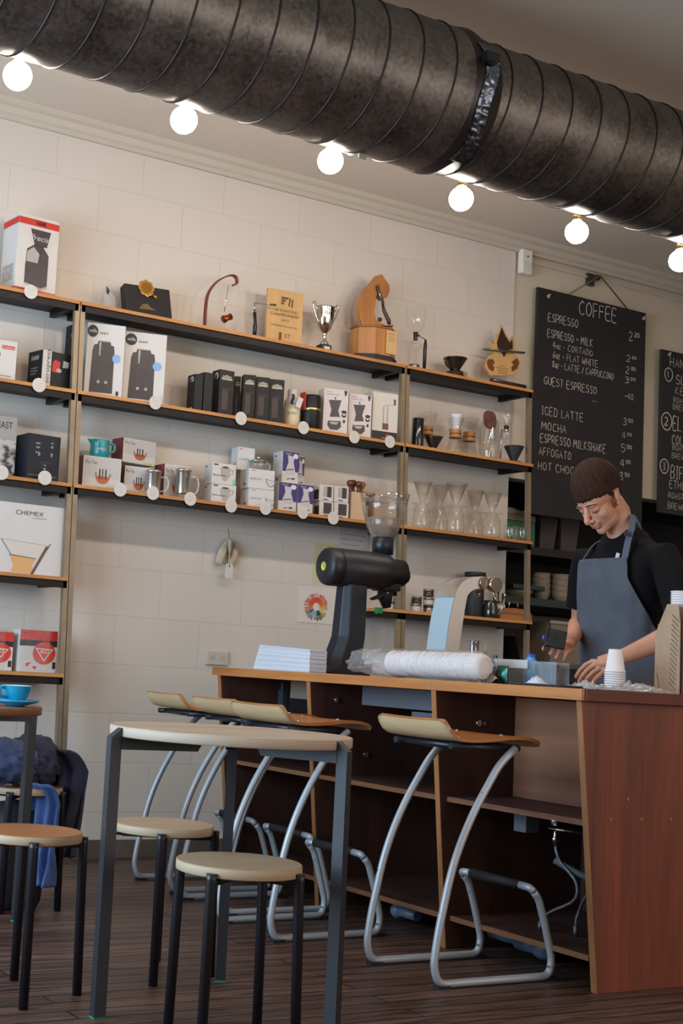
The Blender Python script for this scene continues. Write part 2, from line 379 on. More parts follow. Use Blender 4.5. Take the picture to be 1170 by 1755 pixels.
def floor_mat():
    m=mat('dark_floorboards',rgb(64,46,40),.42,spec=.4); nt=m.node_tree; b=nt.nodes['Principled BSDF']
    t=nt.nodes.new('ShaderNodeTexCoord')
    k=nt.nodes.new('ShaderNodeTexBrick'); k.inputs['Scale'].default_value=1; k.inputs['Brick Width'].default_value=2.6; k.inputs['Row Height'].default_value=.083
    k.inputs['Mortar Size'].default_value=.0045; k.inputs['Mortar Smooth'].default_value=.3; k.offset=.37
    k.inputs['Color1'].default_value=(.75,.75,.75,1); k.inputs['Color2'].default_value=(1.15,1.15,1.15,1); k.inputs['Mortar'].default_value=(.12,.12,.12,1)
    nt.links.new(t.outputs['Object'],k.inputs['Vector'])
    mp=nt.nodes.new('ShaderNodeMapping'); mp.inputs['Scale'].default_value=(1.2,16,1); nt.links.new(t.outputs['Object'],mp.inputs['Vector'])
    n=nt.nodes.new('ShaderNodeTexNoise'); n.inputs['Scale'].default_value=3; n.inputs['Detail'].default_value=8; n.inputs['Distortion'].default_value=.8; nt.links.new(mp.outputs[0],n.inputs['Vector'])
    r=nt.nodes.new('ShaderNodeValToRGB'); r.color_ramp.elements[0].position=.3; r.color_ramp.elements[0].color=rgb(50,33,30); r.color_ramp.elements[1].position=.75; r.color_ramp.elements[1].color=rgb(116,84,68)
    nt.links.new(n.outputs['Fac'],r.inputs['Fac'])
    mx=nt.nodes.new('ShaderNodeMix'); mx.data_type='RGBA'; mx.blend_type='MULTIPLY'; mx.inputs['Factor'].default_value=1
    nt.links.new(r.outputs[0],mx.inputs[6]); nt.links.new(k.outputs['Color'],mx.inputs[7]); nt.links.new(mx.outputs[2],b.inputs['Base Color'])
    rr=nt.nodes.new('ShaderNodeMapRange'); rr.inputs[3].default_value=.3; rr.inputs[4].default_value=.62; nt.links.new(n.outputs['Fac'],rr.inputs[0]); nt.links.new(rr.outputs[0],b.inputs['Roughness'])
    inv=nt.nodes.new('ShaderNodeMath'); inv.operation='MULTIPLY_ADD'; inv.inputs[1].default_value=-1; nt.links.new(k.outputs['Fac'],inv.inputs[0])
    nz=nt.nodes.new('ShaderNodeMath'); nz.operation='MULTIPLY'; nz.inputs[1].default_value=.5; nt.links.new(n.outputs['Fac'],nz.inputs[0]); nt.links.new(nz.outputs[0],inv.inputs[2])
    bp=nt.nodes.new('ShaderNodeBump'); bp.inputs['Strength'].default_value=.6; bp.inputs['Distance'].default_value=.004
    nt.links.new(inv.outputs[0],bp.inputs['Height']); nt.links.new(bp.outputs[0],b.inputs['Normal'])
    return m
M_FLOOR=floor_mat()
X0,X1,Y0=-1.0,9.2,-8.8
struct(G().box(X0,X1,Y0,.9,-.08,0),'floor',M_FLOOR)
struct(G().box(X0,X1,Y0,.9,CEIL,CEIL+.1),'ceiling',M_CEIL)
# back wall: blockwork on the left, plaster to the right of the sensor, an opening to the service recess below it
OX,OZ=5.5,2.157
g=G().box(X0,OX,0,.12,0,CEIL); struct(g,'wall_back',M_WALL)
g=G().box(OX,X1,.012,.12,OZ,CEIL); struct(g,'wall_back_upper',M_PLASTER)
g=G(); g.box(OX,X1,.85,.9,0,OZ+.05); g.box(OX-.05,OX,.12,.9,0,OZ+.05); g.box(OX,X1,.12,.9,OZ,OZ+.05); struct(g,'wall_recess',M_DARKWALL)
g=G()
wy0,wy1,wz0,wz1=-3.75,-.85,.65,2.55
g.box(X0,X0+.1,Y0,wy0,0,CEIL); g.box(X0,X0+.1,wy1,.12,0,CEIL); g.box(X0,X0+.1,wy0,wy1,0,wz0); g.box(X0,X0+.1,wy0,wy1,wz1,CEIL); struct(g,'wall_left',M_PLASTER)
struct(G().box(X1-.1,X1,Y0,.12,0,CEIL),'wall_right',M_PLASTER)
g=G(); g.box(X0,2.4,Y0,Y0+.1,0,CEIL); g.box(8.0,X1,Y0,Y0+.1,0,CEIL); g.box(2.4,8.0,Y0,Y0+.1,0,.9); g.box(2.4,8.0,Y0,Y0+.1,3.1,CEIL); struct(g,'wall_front',M_PLASTER)
# cornice and skirting
g=G(); prof=[(0,3.52),(-.018,3.52),(-.022,3.54),(-.035,3.548),(-.045,3.575),(-.066,3.585),(-.07,3.61),(0,3.61)]
g.prism(prof,X0+.1,X1-.1,plane='YZ'); struct(g,'trim_1',M_TRIM)
g=G(); g.prism([(0,3.475),(-.006,3.475),(-.006,3.485),(0,3.485)],OX+.02,X1-.1,plane='YZ'); struct(g,'trim_2',M_PLASTER)
M_SKIRT=mat('skirting_dark',rgb(92,80,70),.7,noise_amt=.25,noise_scale=6)
struct(G().box(X0+.1,OX,-.018,-.0005,0,.085),'baseboard_back',M_SKIRT)

# ------------------------------------------------------------------ ventilation duct
def duct():
    YC,ZC=-2.0,3.187
    m=mat('galvanised_steel',rgb(112,104,101),.36,metal=.9); nt=m.node_tree; b=nt.nodes['Principled BSDF']
    t=nt.nodes.new('ShaderNodeTexCoord'); v=nt.nodes.new('ShaderNodeTexVoronoi'); v.inputs['Scale'].default_value=70; nt.links.new(t.outputs['Object'],v.inputs['Vector'])
    n=nt.nodes.new('ShaderNodeTexNoise'); n.inputs['Scale'].default_value=5; n.inputs['Detail'].default_value=6; nt.links.new(t.outputs['Object'],n.inputs['Vector'])
    mm=nt.nodes.new('ShaderNodeMath'); mm.operation='MULTIPLY_ADD'; mm.inputs[1].default_value=.35; nt.links.new(v.outputs['Color'],mm.inputs[0]); nt.links.new(n.outputs['Fac'],mm.inputs[2])
    r=nt.nodes.new('ShaderNodeValToRGB'); r.color_ramp.elements[0].position=.3; r.color_ramp.elements[1].position=.95; r.color_ramp.elements[0].color=rgb(70,64,62); r.color_ramp.elements[1].color=rgb(132,124,118)
    nt.links.new(mm.outputs[0],r.inputs['Fac']); nt.links.new(r.outputs[0],b.inputs['Base Color'])
    mr=nt.nodes.new('ShaderNodeMapRange'); mr.inputs[3].default_value=.28; mr.inputs[4].default_value=.5; nt.links.new(mm.outputs[0],mr.inputs[0]); nt.links.new(mr.outputs[0],b.inputs['Roughness'])
    M_SEAM=mat('duct_seam',rgb(58,54,54),.45,metal=.8)
    root=thing('ventilation_duct','fat dark galvanised spiral ventilation duct running under the ceiling','duct',(2.6,YC,ZC))
    xs=onY(752,152,-2.0).x
    for (a,b_,rad,nm) in ((-.89,xs,.276,'wide_section'),(xs+.05,9.05,.262,'narrow_section')):
        g=G(); n=int((b_-a)/.12)+1
        rings=[[(a+(b_-a)*i/n,YC+rad*math.cos(2*PI*k/72),ZC+rad*math.sin(2*PI*k/72)) for k in range(72)] for i in range(n+1)]
        g.loft(rings,caps=False); g.build(nm,m,root,world=True)
        g=G(); pts=[]; pitch=.155; N=int((b_-a)/pitch*48)
        for i in range(N+1):
            x=a+(b_-a)*i/N; an=-2*PI*(x-a)/pitch+ (1.9 if nm[0]=='w' else .4); pts.append((x,YC+(rad+.001)*math.cos(an),ZC+(rad+.001)*math.sin(an)))
        g.tube(pts,.0042,6); g.build('seam',M_SEAM,root,world=True)
    # flared lip and collar at the joint, wrapped with wrinkled foil tape
    g=G(); prof=[(.274,-.06),(.281,-.02),(.284,.0),(.28,.02),(.268,.035),(.266,.085),(.262,.09)]
    g.loft([[(xs+z,YC+r_*math.cos(2*PI*k/72),ZC+r_*math.sin(2*PI*k/72)) for k in range(72)] for r_,z in prof],caps=False); g.build('collar',mat('dark_duct_collar',rgb(60,55,56),.4,metal=.8),root,world=True)
    def tape(u,v):
        an=R(150)+v*R(100); w=(u-.5)*.075*(1-.25*math.sin(v*3))
        rr=.2855+.006*noise.noise(Vector((u*3,v*30,1)))+.003*noise.noise(Vector((u*9,v*60,4)))
        return (xs+.012+w+.012*math.sin(v*9),YC+rr*math.cos(an),ZC+rr*math.sin(an))
    g=G().grid(tape,8,90); o=g.build('foil_tape',mat('foil_tape',rgb(120,128,142),.3,metal=1,bump=.25,bump_scale=40),root,world=True)
    g=G().box(xs-.03,xs+.03,YC-.31,YC-.278,ZC+.05,ZC+.085); g.build('bracket',M_SEAM,root,world=True)
    # lamp rail clipped under the duct
    rail=thing('lamp_rail','thin steel conduit running behind the underside of the dark duct','conduit',(2.5,YC+.26,3.045))
    g=G().tube([(-.88,YC+.26,3.045),(9.0,YC+.26,3.045)],.007,8); g.build('conduit_tube',mat('conduit',rgb(96,90,86),.4,metal=.8),rail,world=True)
    return YC+.26
YD=duct()
def bulbs():
    M_GLOBE=mat('lit_globe',(1,1,1,1),.5,emit=((1,.90,.78,1),BULB)); M_BR=mat('lamp_brass',rgb(150,125,80),.35,metal=.9); M_WH=mat('lamp_holder',rgb(160,155,140),.5)
    px=[(30,130),(315,206),(566,276),(790,341),(988,398),(1165,447)]
    names=['leftmost glowing globe lamp, above the red and white carton','second glowing globe lamp from the left, above the gold medal case','third glowing globe lamp from the left, on a longer grey bracket','fourth glowing globe lamp from the left, above the dark metal dripper','fifth glowing globe lamp from the left, above the coffee chalkboard','glowing globe lamp at the right edge, cut off by the frame']
    def make(lab,long):
        t=thing('globe_lamp',lab,'lamp',group='globe lamps under the duct')
        g=G(); pr=[(0,-.05)]+[(.05*math.sin(a),-.05*math.cos(a)) for a in [R(x) for x in range(8,158,6)]]+[(.019,.052)]
        g.lathe(pr,seg=40); g.build('globe',M_GLOBE,t)
        g=G(); g.lathe([(0,.048),(.019,.048),(.02,.06),(.0165,.062),(.0165,.074),(.019,.076),(.019,.082),(0,.082)],seg=24); g.build('socket',M_BR,t)
        g=G()
        g.lathe([(0,.08),(.016,.08),(.014,.083),(.005,.085),(.005,.094),(0,.094)],seg=20)
        if long: g.tube([(0,0,.09),(0,-.06,.04),(0,-.13,-.012),(0,-.20,-.03)],.006,10).box(-.017,.017,-.215,-.207,-.055,-.018)
        g.build('holder',M_WH,t); return t
    for i,(u,v) in enumerate(px):
        P=onY(u,v,YD); t=make(names[i],i==2); P.z=onY(u,v,YD).z
        t.location=P
bulbs()

# ------------------------------------------------------------------ shelf units on the wall
def lean(z): return .027*(2.62-z)
ZA,ZB,ZC_,ZD,ZE,ZL=2.636,2.206,1.761,1.320,.8736,1.307
YF=-.23
M_STEEL=mat('shelf_steel',rgb(144,126,104),.45,metal=.55,noise_amt=.12,noise_scale=14)
M_RAIL=mat('shelf_rail_steel',rgb(36,30,29),.5,metal=.6)
M_EDGE=wood('shelf_plywood',rgb(205,146,82),rgb(166,104,52),'X',10,.5)
M_UNDER=mat('shelf_underside',rgb(44,36,36),.7)
def shelf_unit(label,xl,xr,zs,posts,extra=None):
    """xl,xr at the top of the unit"""
    root=thing('wall_shelf_unit',label,'shelves',(xl,-.11,0))
    for nm,x,ztop,zbot in posts:
        g=G()
        for (ya,yb) in ((YF,YF+.025),):
            vs=[(x+lean(z)+dx,y,z) for z in (zbot,ztop) for (dx,y) in ((0,ya),(.0245,ya),(.0245,yb),(0,yb))]
            g.add(vs,[(0,3,2,1),(4,5,6,7),(0,1,5,4),(1,2,6,5),(2,3,7,6),(3,0,4,7)])
        g.build('post',M_STEEL,root,world=True)
    for z in zs:
        a,b=xl+lean(z)+.002,xr+lean(z)-.002
        if extra and z in extra: a+=extra[z][0]; b+=extra[z][1]
        g=G(); g.box(a,b,YF-.006,-.003,z-.017,z,0)
        g.build('shelf_board',[M_EDGE],root,world=True,bevel=.001)
        g=G(); g.box(a+.004,b-.004,YF,YF+.004,z-.05,z-.0172); g.box(a+.004,b-.004,YF,-.004,z-.0205,z-.0172,0); g.build('shelf_rail',M_RAIL,root,world=True)
        for x in (a+.03,b-.055):
            g=G().box(x,x+.025,YF+.006,-.003,z-.046,z-.0208); g.build('bracket',M_RAIL,root,world=True)
    return root
XL1,XR1,XL2,XR2,XL3,XR3=1.25,2.578,2.582,4.530,4.534,5.447
shelf_unit('left wall shelf unit of dark steel with five wooden boards, cut by the left edge',XL1,XR1,(ZA,ZB,ZC_,ZD,ZE),[('l',XL1,ZA,0),('r',XR1-.0245,ZA-.018,0)])
shelf_unit('wide middle wall shelf unit with three wooden boards above the counter',XL2,XR2,(ZA,ZB,ZC_),[('l',XL2,ZA-.018,0),('r',XR2-.0245,ZA-.018,0)])
u3=shelf_unit('narrow right wall shelf unit of steel and wood beside the coffee chalkboard',XL3,XR3,(ZA,ZB,ZC_,ZL),[('l',XL3,ZA-.018,0),('r',XR3-.0245,ZA-.018,0)],{ZA:(0,.006),ZB:(0,.012),ZC_:(0,.014),ZL:(-.16,.016)})
g=G().box(XL3+lean(ZL)-.165,XL3+lean(ZL)-.135,YF-.012,YF+.02,ZL-.03,ZL+.002); g.build('green_tape',mat('green_tape',rgb(24,120,60),.5),u3,world=True)['label']='green tape on the shelf end'
# ------------------------------------------------------------------ bar counter
M_LIP=wood('worktop_edge',rgb(196,132,72),rgb(150,88,44),'Y',7,.4)
M_TOP=wood('worktop_top',rgb(150,100,62),rgb(105,62,36),'Y',6,.45)
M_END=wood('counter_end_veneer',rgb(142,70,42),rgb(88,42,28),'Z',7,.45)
M_ENDLIP=wood('worktop_end_edge',rgb(108,40,28),rgb(78,26,20),'X',8,.4)
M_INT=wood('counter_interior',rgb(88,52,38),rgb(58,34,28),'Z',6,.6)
M_PLY=wood('counter_back_ply',rgb(168,110,78),rgb(112,68,48),'Y',2.6,.6)
M_EDG=wood('counter_ply_edge',rgb(176,118,68),rgb(130,82,46),'Z',9,.55)
M_EDGY=wood('counter_shelf_edge',rgb(146,94,58),rgb(100,62,40),'Y',9,.55)
M_CHROME=mat('chrome',rgb(190,190,192),.15,metal=1)
M_BLACKP=mat('black_plastic',rgb(26,24,26),.4)
M_BLACKM=mat('black_matt',rgb(27,24,26),.6)
M_GREYP=mat('grey_plastic',rgb(92,92,98),.55)
TZ=.947
def counter():
    wt=thing('worktop','long wooden counter worktop with red-brown end edge, carrying the black grinder','worktop',(3.62,-1.7,.91))
    g=G().box(3.235,4.02,-2.852,-.572,.91,TZ-.0005); g.build('top',M_TOP,wt,world=True)
    for a,b in ((-2.86,-2.115),(-2.1146,-1.53),(-1.5296,-.565)):
        g=G().box(3.2185,3.2349,a,b,.9098,TZ); g.build('front_edge',M_LIP,wt,world=True,bevel=.002)
    g=G().box(3.235,4.02,-2.866,-2.8522,.9098,TZ); g.build('end_edge',M_ENDLIP,wt,world=True,bevel=.0015)
    cb=thing('counter_cabinet','open-fronted dark wooden bar counter cabinet on three bays, bar stools before it','counter',(3.65,-1.7,0))
    def panel(nm,y0,y1,front,mats,top=.9095,edge=True):
        x_t,x_b=front
        g=G()
        poly=[(x_t,top),(x_b,0.001),(3.97,0.001),(3.97,top)]
        g.prism(poly,y0,y1)
        o=g.build(nm,mats,cb,world=True)
        # pale ply front edge strip
        g=G(); g.prism([(x_t-.0035,top),(x_b-.0035,0.001),(x_b-.0002,0.001),(x_t-.0002,top)],y0,y1)
        o2=g.build('edge_strip',M_EDG,o)
        o2.data.transform(INV(cb)); o2.parent=o
    panel('end_panel',-2.84,-2.817,(3.244,3.34),M_END)
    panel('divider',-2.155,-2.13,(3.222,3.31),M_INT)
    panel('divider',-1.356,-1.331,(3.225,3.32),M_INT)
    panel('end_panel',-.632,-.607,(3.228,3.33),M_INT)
    for (a,b) in ((-2.816,-2.156),(-2.129,-1.357),(-1.330,-.633)):
        for z,x0,x1 in ((.534,3.292,3.76),(.115,3.325,3.95)):
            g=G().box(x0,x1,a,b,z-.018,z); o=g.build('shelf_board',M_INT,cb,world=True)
            g=G().box(x0-.004,x0-.0002,a,b,z-.018,z); e=g.build('edge_strip',M_EDGY,o); e.data.transform(INV(cb))
    for (a,b) in ((-2.816,-2.156),(-2.129,-1.357),(-1.330,-.633)):
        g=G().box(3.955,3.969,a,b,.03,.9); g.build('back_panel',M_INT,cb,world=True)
    g=G().box(3.60,3.612,-2.815,-2.157,.536,.9); g.build('back_panel',M_PLY,cb,world=True)['label']='pale grained plywood back panel'
    # rails and hardware inside the bays
    g=G().box(3.42,3.44,-2.128,-1.45,.828,.905); g.build('steel_rail',M_GREYP,cb,world=True)
    g=G().box(3.40,3.46,-1.98,-1.80,.80,.82); g.build('switch_box',M_GREYP,cb,world=True)
    g=G().box(3.40,3.42,-1.30,-.95,.83,.905); g.build('steel_rail',mat('worn_board',rgb(120,105,92),.7),cb,world=True)
    for (y,z,x,n) in ((-2.1285,.828,3.33,'b'),(-2.1285,.66,3.5,'b'),(-1.3565,.84,3.36,'a'),(-1.3565,.62,3.52,'a')):
        g=G(); yy=y
        g.tube([(x,yy-.006 if n=='a' else yy+.0,z),(x,yy if n=='a' else yy+.008,z)],.013,14); g.build('fixing_bolt',M_CHROME,cb,world=True)
    g=G().tube([(3.42,-2.1552,.80),(3.42,-2.166,.80)],.012,14); g.tube([(3.45,-2.1552,.80),(3.45,-2.160,.80)],.006,10); g.build('fixing_bolt',M_CHROME,cb,world=True)
    for u,v in ((1045,1404),(1098,1404),(1148,1404),(1075,1370)):
        P=onY(u,v,-2.8402); g=G().tube([(P.x,-2.8402,P.z),(P.x,-2.843,P.z)],.005,10); g.build('screw',mat('brass_screw',rgb(176,140,80),.4,metal=.8),cb,world=True)
    # things standing in the bays
    g=thing('drawer_runner','black drawer runner and bracket in the left counter bay under the worktop','bracket',(3.55,-.9,.536))
    G().box(3.50,3.53,-.72,-.70,.6,.86).box(3.50,3.53,-.74,-.72,.57,.89).build('upright',mat('zinc',rgb(120,130,140),.4,metal=.9),g,world=True)
    G().box(3.53,3.55,-1.02,-.75,.70,.86).box(3.5,3.9,-1.02,-1.0,.70,.74).build('box',M_BLACKP,g,world=True)
    G().box(3.51,3.53,-.96,-.93,.74,.80).box(3.52,3.525,-.95,-.94,.8,.86).build('catch',M_CHROME,g,world=True)
    # plumbing in the right bay
    t=thing('water_valve','chrome valve dish with braided hoses hanging under the right-hand counter shelf','plumbing',(3.48,-2.510,.47))
    G().lathe([(0,.0),(.03,.002),(.085,.012),(.088,.018),(.03,.03),(0,.032)],(3.5,-2.550,.455),32).build('dish',M_CHROME,t,world=True)
    G().box(3.42,3.48,-2.420,-2.360,.44,.515).build('bracket_block',M_GREYP,t,world=True)
    G().tube([(3.47,-2.510,.47),(3.47,-2.510,.405)],.007,10).tube([(3.47,-2.510,.44),(3.47,-2.510,.42)],.013,10).tube([(3.47,-2.510,.514),(3.47,-2.510,.47)],.02,12).build('stem',M_CHROME,t,world=True)
    M_H=mat('braided_hose',rgb(120,120,126),.35,metal=.9,bump=.4,bump_scale=300)
    G().tube(smoothpath([(3.47,-2.510,.41),(3.475,-2.530,.36),(3.49,-2.590,.30),(3.485,-2.590,.24),(3.465,-2.510,.19),(3.46,-2.470,.16),(3.46,-2.460,.135)],8),.0065,10).tube([(3.46,-2.460,.147),(3.46,-2.460,.1155)],.009,6).build('hose',M_H,t,world=True)
    G().tube(smoothpath([(3.60,-2.650,.33),(3.56,-2.620,.30),(3.53,-2.590,.24),(3.52,-2.570,.18),(3.52,-2.565,.15)],8),.0055,10).tube([(3.52,-2.565,.15),(3.52,-2.565,.1155)],.01,6).build('hose',M_H,t,world=True)
    G().tube(smoothpath([(3.47,-2.510,.36),(3.52,-2.590,.32),(3.6,-2.670,.29)],8),.012,10).build('hose',M_GREYP,t,world=True)['label']='thick grey waste hose'
    t=thing('chrome_knob','chrome dome on the bottom shelf of the right-hand counter bay','knob',(3.57,-2.640,.1155))
    G().lathe([(.045,0),(.045,.012),(.04,.03),(.026,.045),(0,.05)],(3.57,-2.640,.1155),24).build('dome',M_CHROME,t,world=True)
    t=thing('waste_pipe','grey plastic waste pipe lying on the floor beneath the right-hand counter bay','pipe',(3.5,-2.3,0))
    G().tube([(3.52,-2.05,.05),(3.52,-2.36,.05)],.022,16).tube([(3.52,-2.30,.05),(3.52,-2.40,.05)],.034,18).ell((3.52,-2.42,.048),(.042,.05,.042)).build('pipe_run',mat('grey_pipe',rgb(92,106,122),.4),t,world=True)
    G().tube([(3.45,-2.52,.115-.03),(3.6,-2.52,.085)],.012,10).build('branch',M_GREYP,t,world=True)
    t=thing('floor_valve','small blue-grey pipe stub on the floor beneath the middle counter bay','pipe',(3.45,-1.75,0))
    G().tube([(3.45,-1.68,.045),(3.45,-1.82,.045)],.02,14).ell((3.45,-1.70,.045),.03).build('stub',mat('grey_pipe',rgb(92,106,122),.4),t,world=True)
    t=thing('cable_loop','thin black cable looping down against the middle counter divider','cable',(3.4,-2.0,.117))
    G().tube(smoothpath([(3.40,-2.12,.36),(3.40,-2.08,.33),(3.42,-2.02,.24),(3.44,-2.0,.2),(3.44,-2.04,.17),(3.42,-2.1,.18)],8),.003,8).build('cable',M_BLACKP,t,world=True)
counter()

# ------------------------------------------------------------------ bar stools
M_TUBE=mat('pale_painted_tube',rgb(176,180,186),.42,metal=.35,col2=rgb(70,66,64),noise_scale=38,thr=(.27,.31),spec=.6)
M_RUB=mat('black_rubber',rgb(26,24,27),.7)
M_SEAT=wood('seat_varnish',rgb(196,124,64),rgb(164,94,44),'X',6,.3,coat=.3)
M_SEATP=wood('seat_pale_ply',rgb(216,184,142),rgb(190,154,110),'Y',7,.5)
def bar_stool():
    t=thing('bar_stool','x','bar stool',group='cantilever bar stools along the counter')
    g=G(); hw=.17; r=.0125
    prof=[(.402,.285),(.425,.262),(.452,.19),(.492,.065),(.478,.0145),(.02,.0145),(-.002,.07),(.012,.17),(.06,.375),(.13,.527),(.24,.69),(.305,.742),(.28,.7475),(.07,.7475)]
    rad=[0,.03,.2,.12,.05,.05,.09,.2,.4,.4,.3,.03,.015,0]
    for s in (-1,1):
        pts=fillet([(x,s*hw,z) for x,z in prof[:12]],rad[:12],6)
        g.tube(pts,r,14)
    # foot bar join with curved shoulders
    g.tube(fillet([(.402,-hw,.285),(.392,-hw+.004,.296),(.392,-.115,.298)],.01,5),r,14); g.tube(fillet([(.402,hw,.285),(.392,hw-.004,.296),(.392,.115,.298)],.01,5),r,14)
    g.build('tube_frame',M_TUBE,t)
    G().tube([(.392,-.118,.298),(.392,.118,.298)],.0155,16).build('foot_grip',M_RUB,t)
    g=G()
    for s in (-1,1): g.tube([(.06,s*hw*.82,.742),(.335,s*hw*.9,.742)],.011,12)
    g.tube([(.09,-hw*.84,.742),(.09,hw*.84,.742)],.011,12); g.tube([(.315,-hw*1.0,.742),(.315,hw*1.0,.742)],.011,12)
    g.build('seat_frame',mat('dark_seat_frame',rgb(58,58,64),.4,metal=.7),t)
    for s in (-1,1):
        for x in (.01,.46):
            G().box(x,x+.05,s*hw-.013,s*hw+.013,0,.011).build('foot_pad',M_RUB,t)
    # moulded ply seat: back lip, flat, drooping front
    sp=smoothpath([(.008,.822),(.022,.796),(.046,.772),(.088,.7605),(.18,.762),(.28,.772),(.35,.772),(.40,.762),(.432,.748)],6)
    n=len(sp); W=14; th=.011
    def halfw(i):
        tt=i/(n-1); w=.178
        e=min(tt/.16,1); w-= .022*(1-math.sqrt(max(0,1-(1-e)**2)))
        e=min((1-tt)/.22,1); w-=.05*(1-math.sqrt(max(0,1-(1-e)**2)))
        return w
    nr=[]
    for i in range(n):
        a=sp[max(i-1,0)]; b=sp[min(i+1,n-1)]; d=(b-a).normalized(); nr.append(Vector((-d.y,d.x)))
    def P(i,j,top):
        w=halfw(i); y=-w+2*w*j/W
        q=Vector((sp[i].x,sp[i].y))+nr[i]*(th/2 if top else -th/2)
        return (q.x,y,q.y+.0025*((2*j/W-1)**2))
    g=G(); vs=[P(i,j,True) for i in range(n) for j in range(W+1)]; k=W+1
    g.add(vs,[(i*k+j,i*k+j+1,(i+1)*k+j+1,(i+1)*k+j) for i in range(n-1) for j in range(W)],0,True)
    vs=[P(i,j,False) for i in range(n) for j in range(W+1)]
    g.add(vs,[(i*k+j,(i+1)*k+j,(i+1)*k+j+1,i*k+j+1) for i in range(n-1) for j in range(W)],1,True)
    rim=[(0,j) for j in range(W)]+[(i,W) for i in range(n-1)]+[(n-1,j) for j in range(W,0,-1)]+[(i,0) for i in range(n-1,0,-1)]
    for a in range(len(rim)):
        p,q=rim[a],rim[(a+1)%len(rim)]; g.add([P(*p,True),P(*q,True),P(*q,False),P(*p,False)],[(0,1,2,3)],0)
    g.build('seat',[M_SEAT,M_SEATP],t,recalc=False)
    for (x,y) in ((.13,-.10),(.13,.10),(.30,-.11),(.30,.11)):
        G().lathe([(.0085,-.002),(.008,.003),(.004,.005),(0,.0055)],(x,y,.768 if x<.2 else .7785),14).build('rivet',M_CHROME,t)
    return t
st0=bar_stool()
for i,(x,y,rz,lab) in enumerate([
  (2.842,-2.478,0,'nearest wooden cantilever bar stool, in front of the pale plywood counter bay'),
  (2.705,-1.755,R(1.5),'second bar stool from the right, its orange seat behind the round table edge'),
  (2.80,-1.285,0,'third bar stool from the right, its seat tucked behind the second one'),
  (2.835,-.80,R(-2),'farthest bar stool, against the pale block wall at the counter left end')]):
    o=st0 if i==0 else copy_tree(st0)
    o['label']=lab; put(o,(x,y,0),rz)

# ------------------------------------------------------------------ round stools and tables
M_BLK=mat('dark_steel_tube',rgb(30,28,34),.38,metal=.25,spec=.6)
M_STTOP=wood('birch_top',rgb(176,148,118),rgb(146,118,90),'X',8,.42)
M_STEDGE=plyedge('birch_edge',rgb(196,174,146),rgb(158,130,102))
def round_stool(seatmat,edgemat,rs,th0):
    t=thing('round_stool','x','stool',group='round plywood stools')
    Z=.455
    g=G(); g.lathe([(0,Z),(rs-.002,Z),(rs,Z-.002)],seg=64,smooth=False,mi=0); g.lathe([(rs,Z-.002),(rs,Z-.024)],seg=64,mi=1); g.lathe([(rs,Z-.024),(rs-.002,Z-.026),(0,Z-.026)],seg=64,smooth=False,mi=0)
    g.build('seat',[seatmat,edgemat],t)
    for k in range(4):
        a=th0+PI/2*k; c,s=math.cos(a),math.sin(a); rt=rs+.004; rb=rs+.014
        g=G(); g.tube([(rb*c,rb*s,0),(rt*c,rt*s,Z-.03),((rt+.001)*c,(rt+.001)*s,Z-.014)],.0135,16)
        g.tube([(rt*c,rt*s,Z-.036),((rt-.06)*c,(rt-.06)*s,Z-.036)],.009,10)
        g.build('leg',M_BLK,t)
    g=G(); q=rs-.03
    for k in range(2):
        a=th0+PI/2*k; c,s=math.cos(a),math.sin(a); g.tube([(-q*c,-q*s,Z-.037-.0*k),(q*c,q*s,Z-.037)],.010,10)
    g.build('cross_bar',M_BLK,t); return t
M_STW=wood('stool_orange_ply',rgb(176,112,62),rgb(140,82,42),'X',8,.35,coat=.2)
s1=round_stool(M_STTOP,M_STEDGE,.163,R(34.8)); s1['label']='front round plywood stool with black legs, nearest under the round table'; put(s1,(1.909,-2.977,0))
s2=round_stool(M_STTOP,M_STEDGE,.158,R(60)); s2['label']='round plywood stool behind the round table, half hidden by its left leg'; put(s2,(2.09,-2.233,0))
s3=round_stool(M_STW,M_STEDGE,.152,R(72)); s3['label']='orange-topped round stool at the left edge of the frame, before the small left table'; put(s3,(1.58,-2.37,0))
s4=round_stool(M_STW,M_STEDGE,.155,R(50)); s4['label']='round stool by the wall holding the heaped blue jacket'; put(s4,(2.08,-1.118,0))
M_TLEG=mat('dark_table_steel',rgb(36,37,43),.42,metal=.2,spec=.8)
M_TTOP=wood('table_birch',rgb(190,166,140),rgb(162,136,110),'X',6,.45)
M_TEDGE=plyedge('table_edge',rgb(206,190,170),rgb(148,122,98),.004)
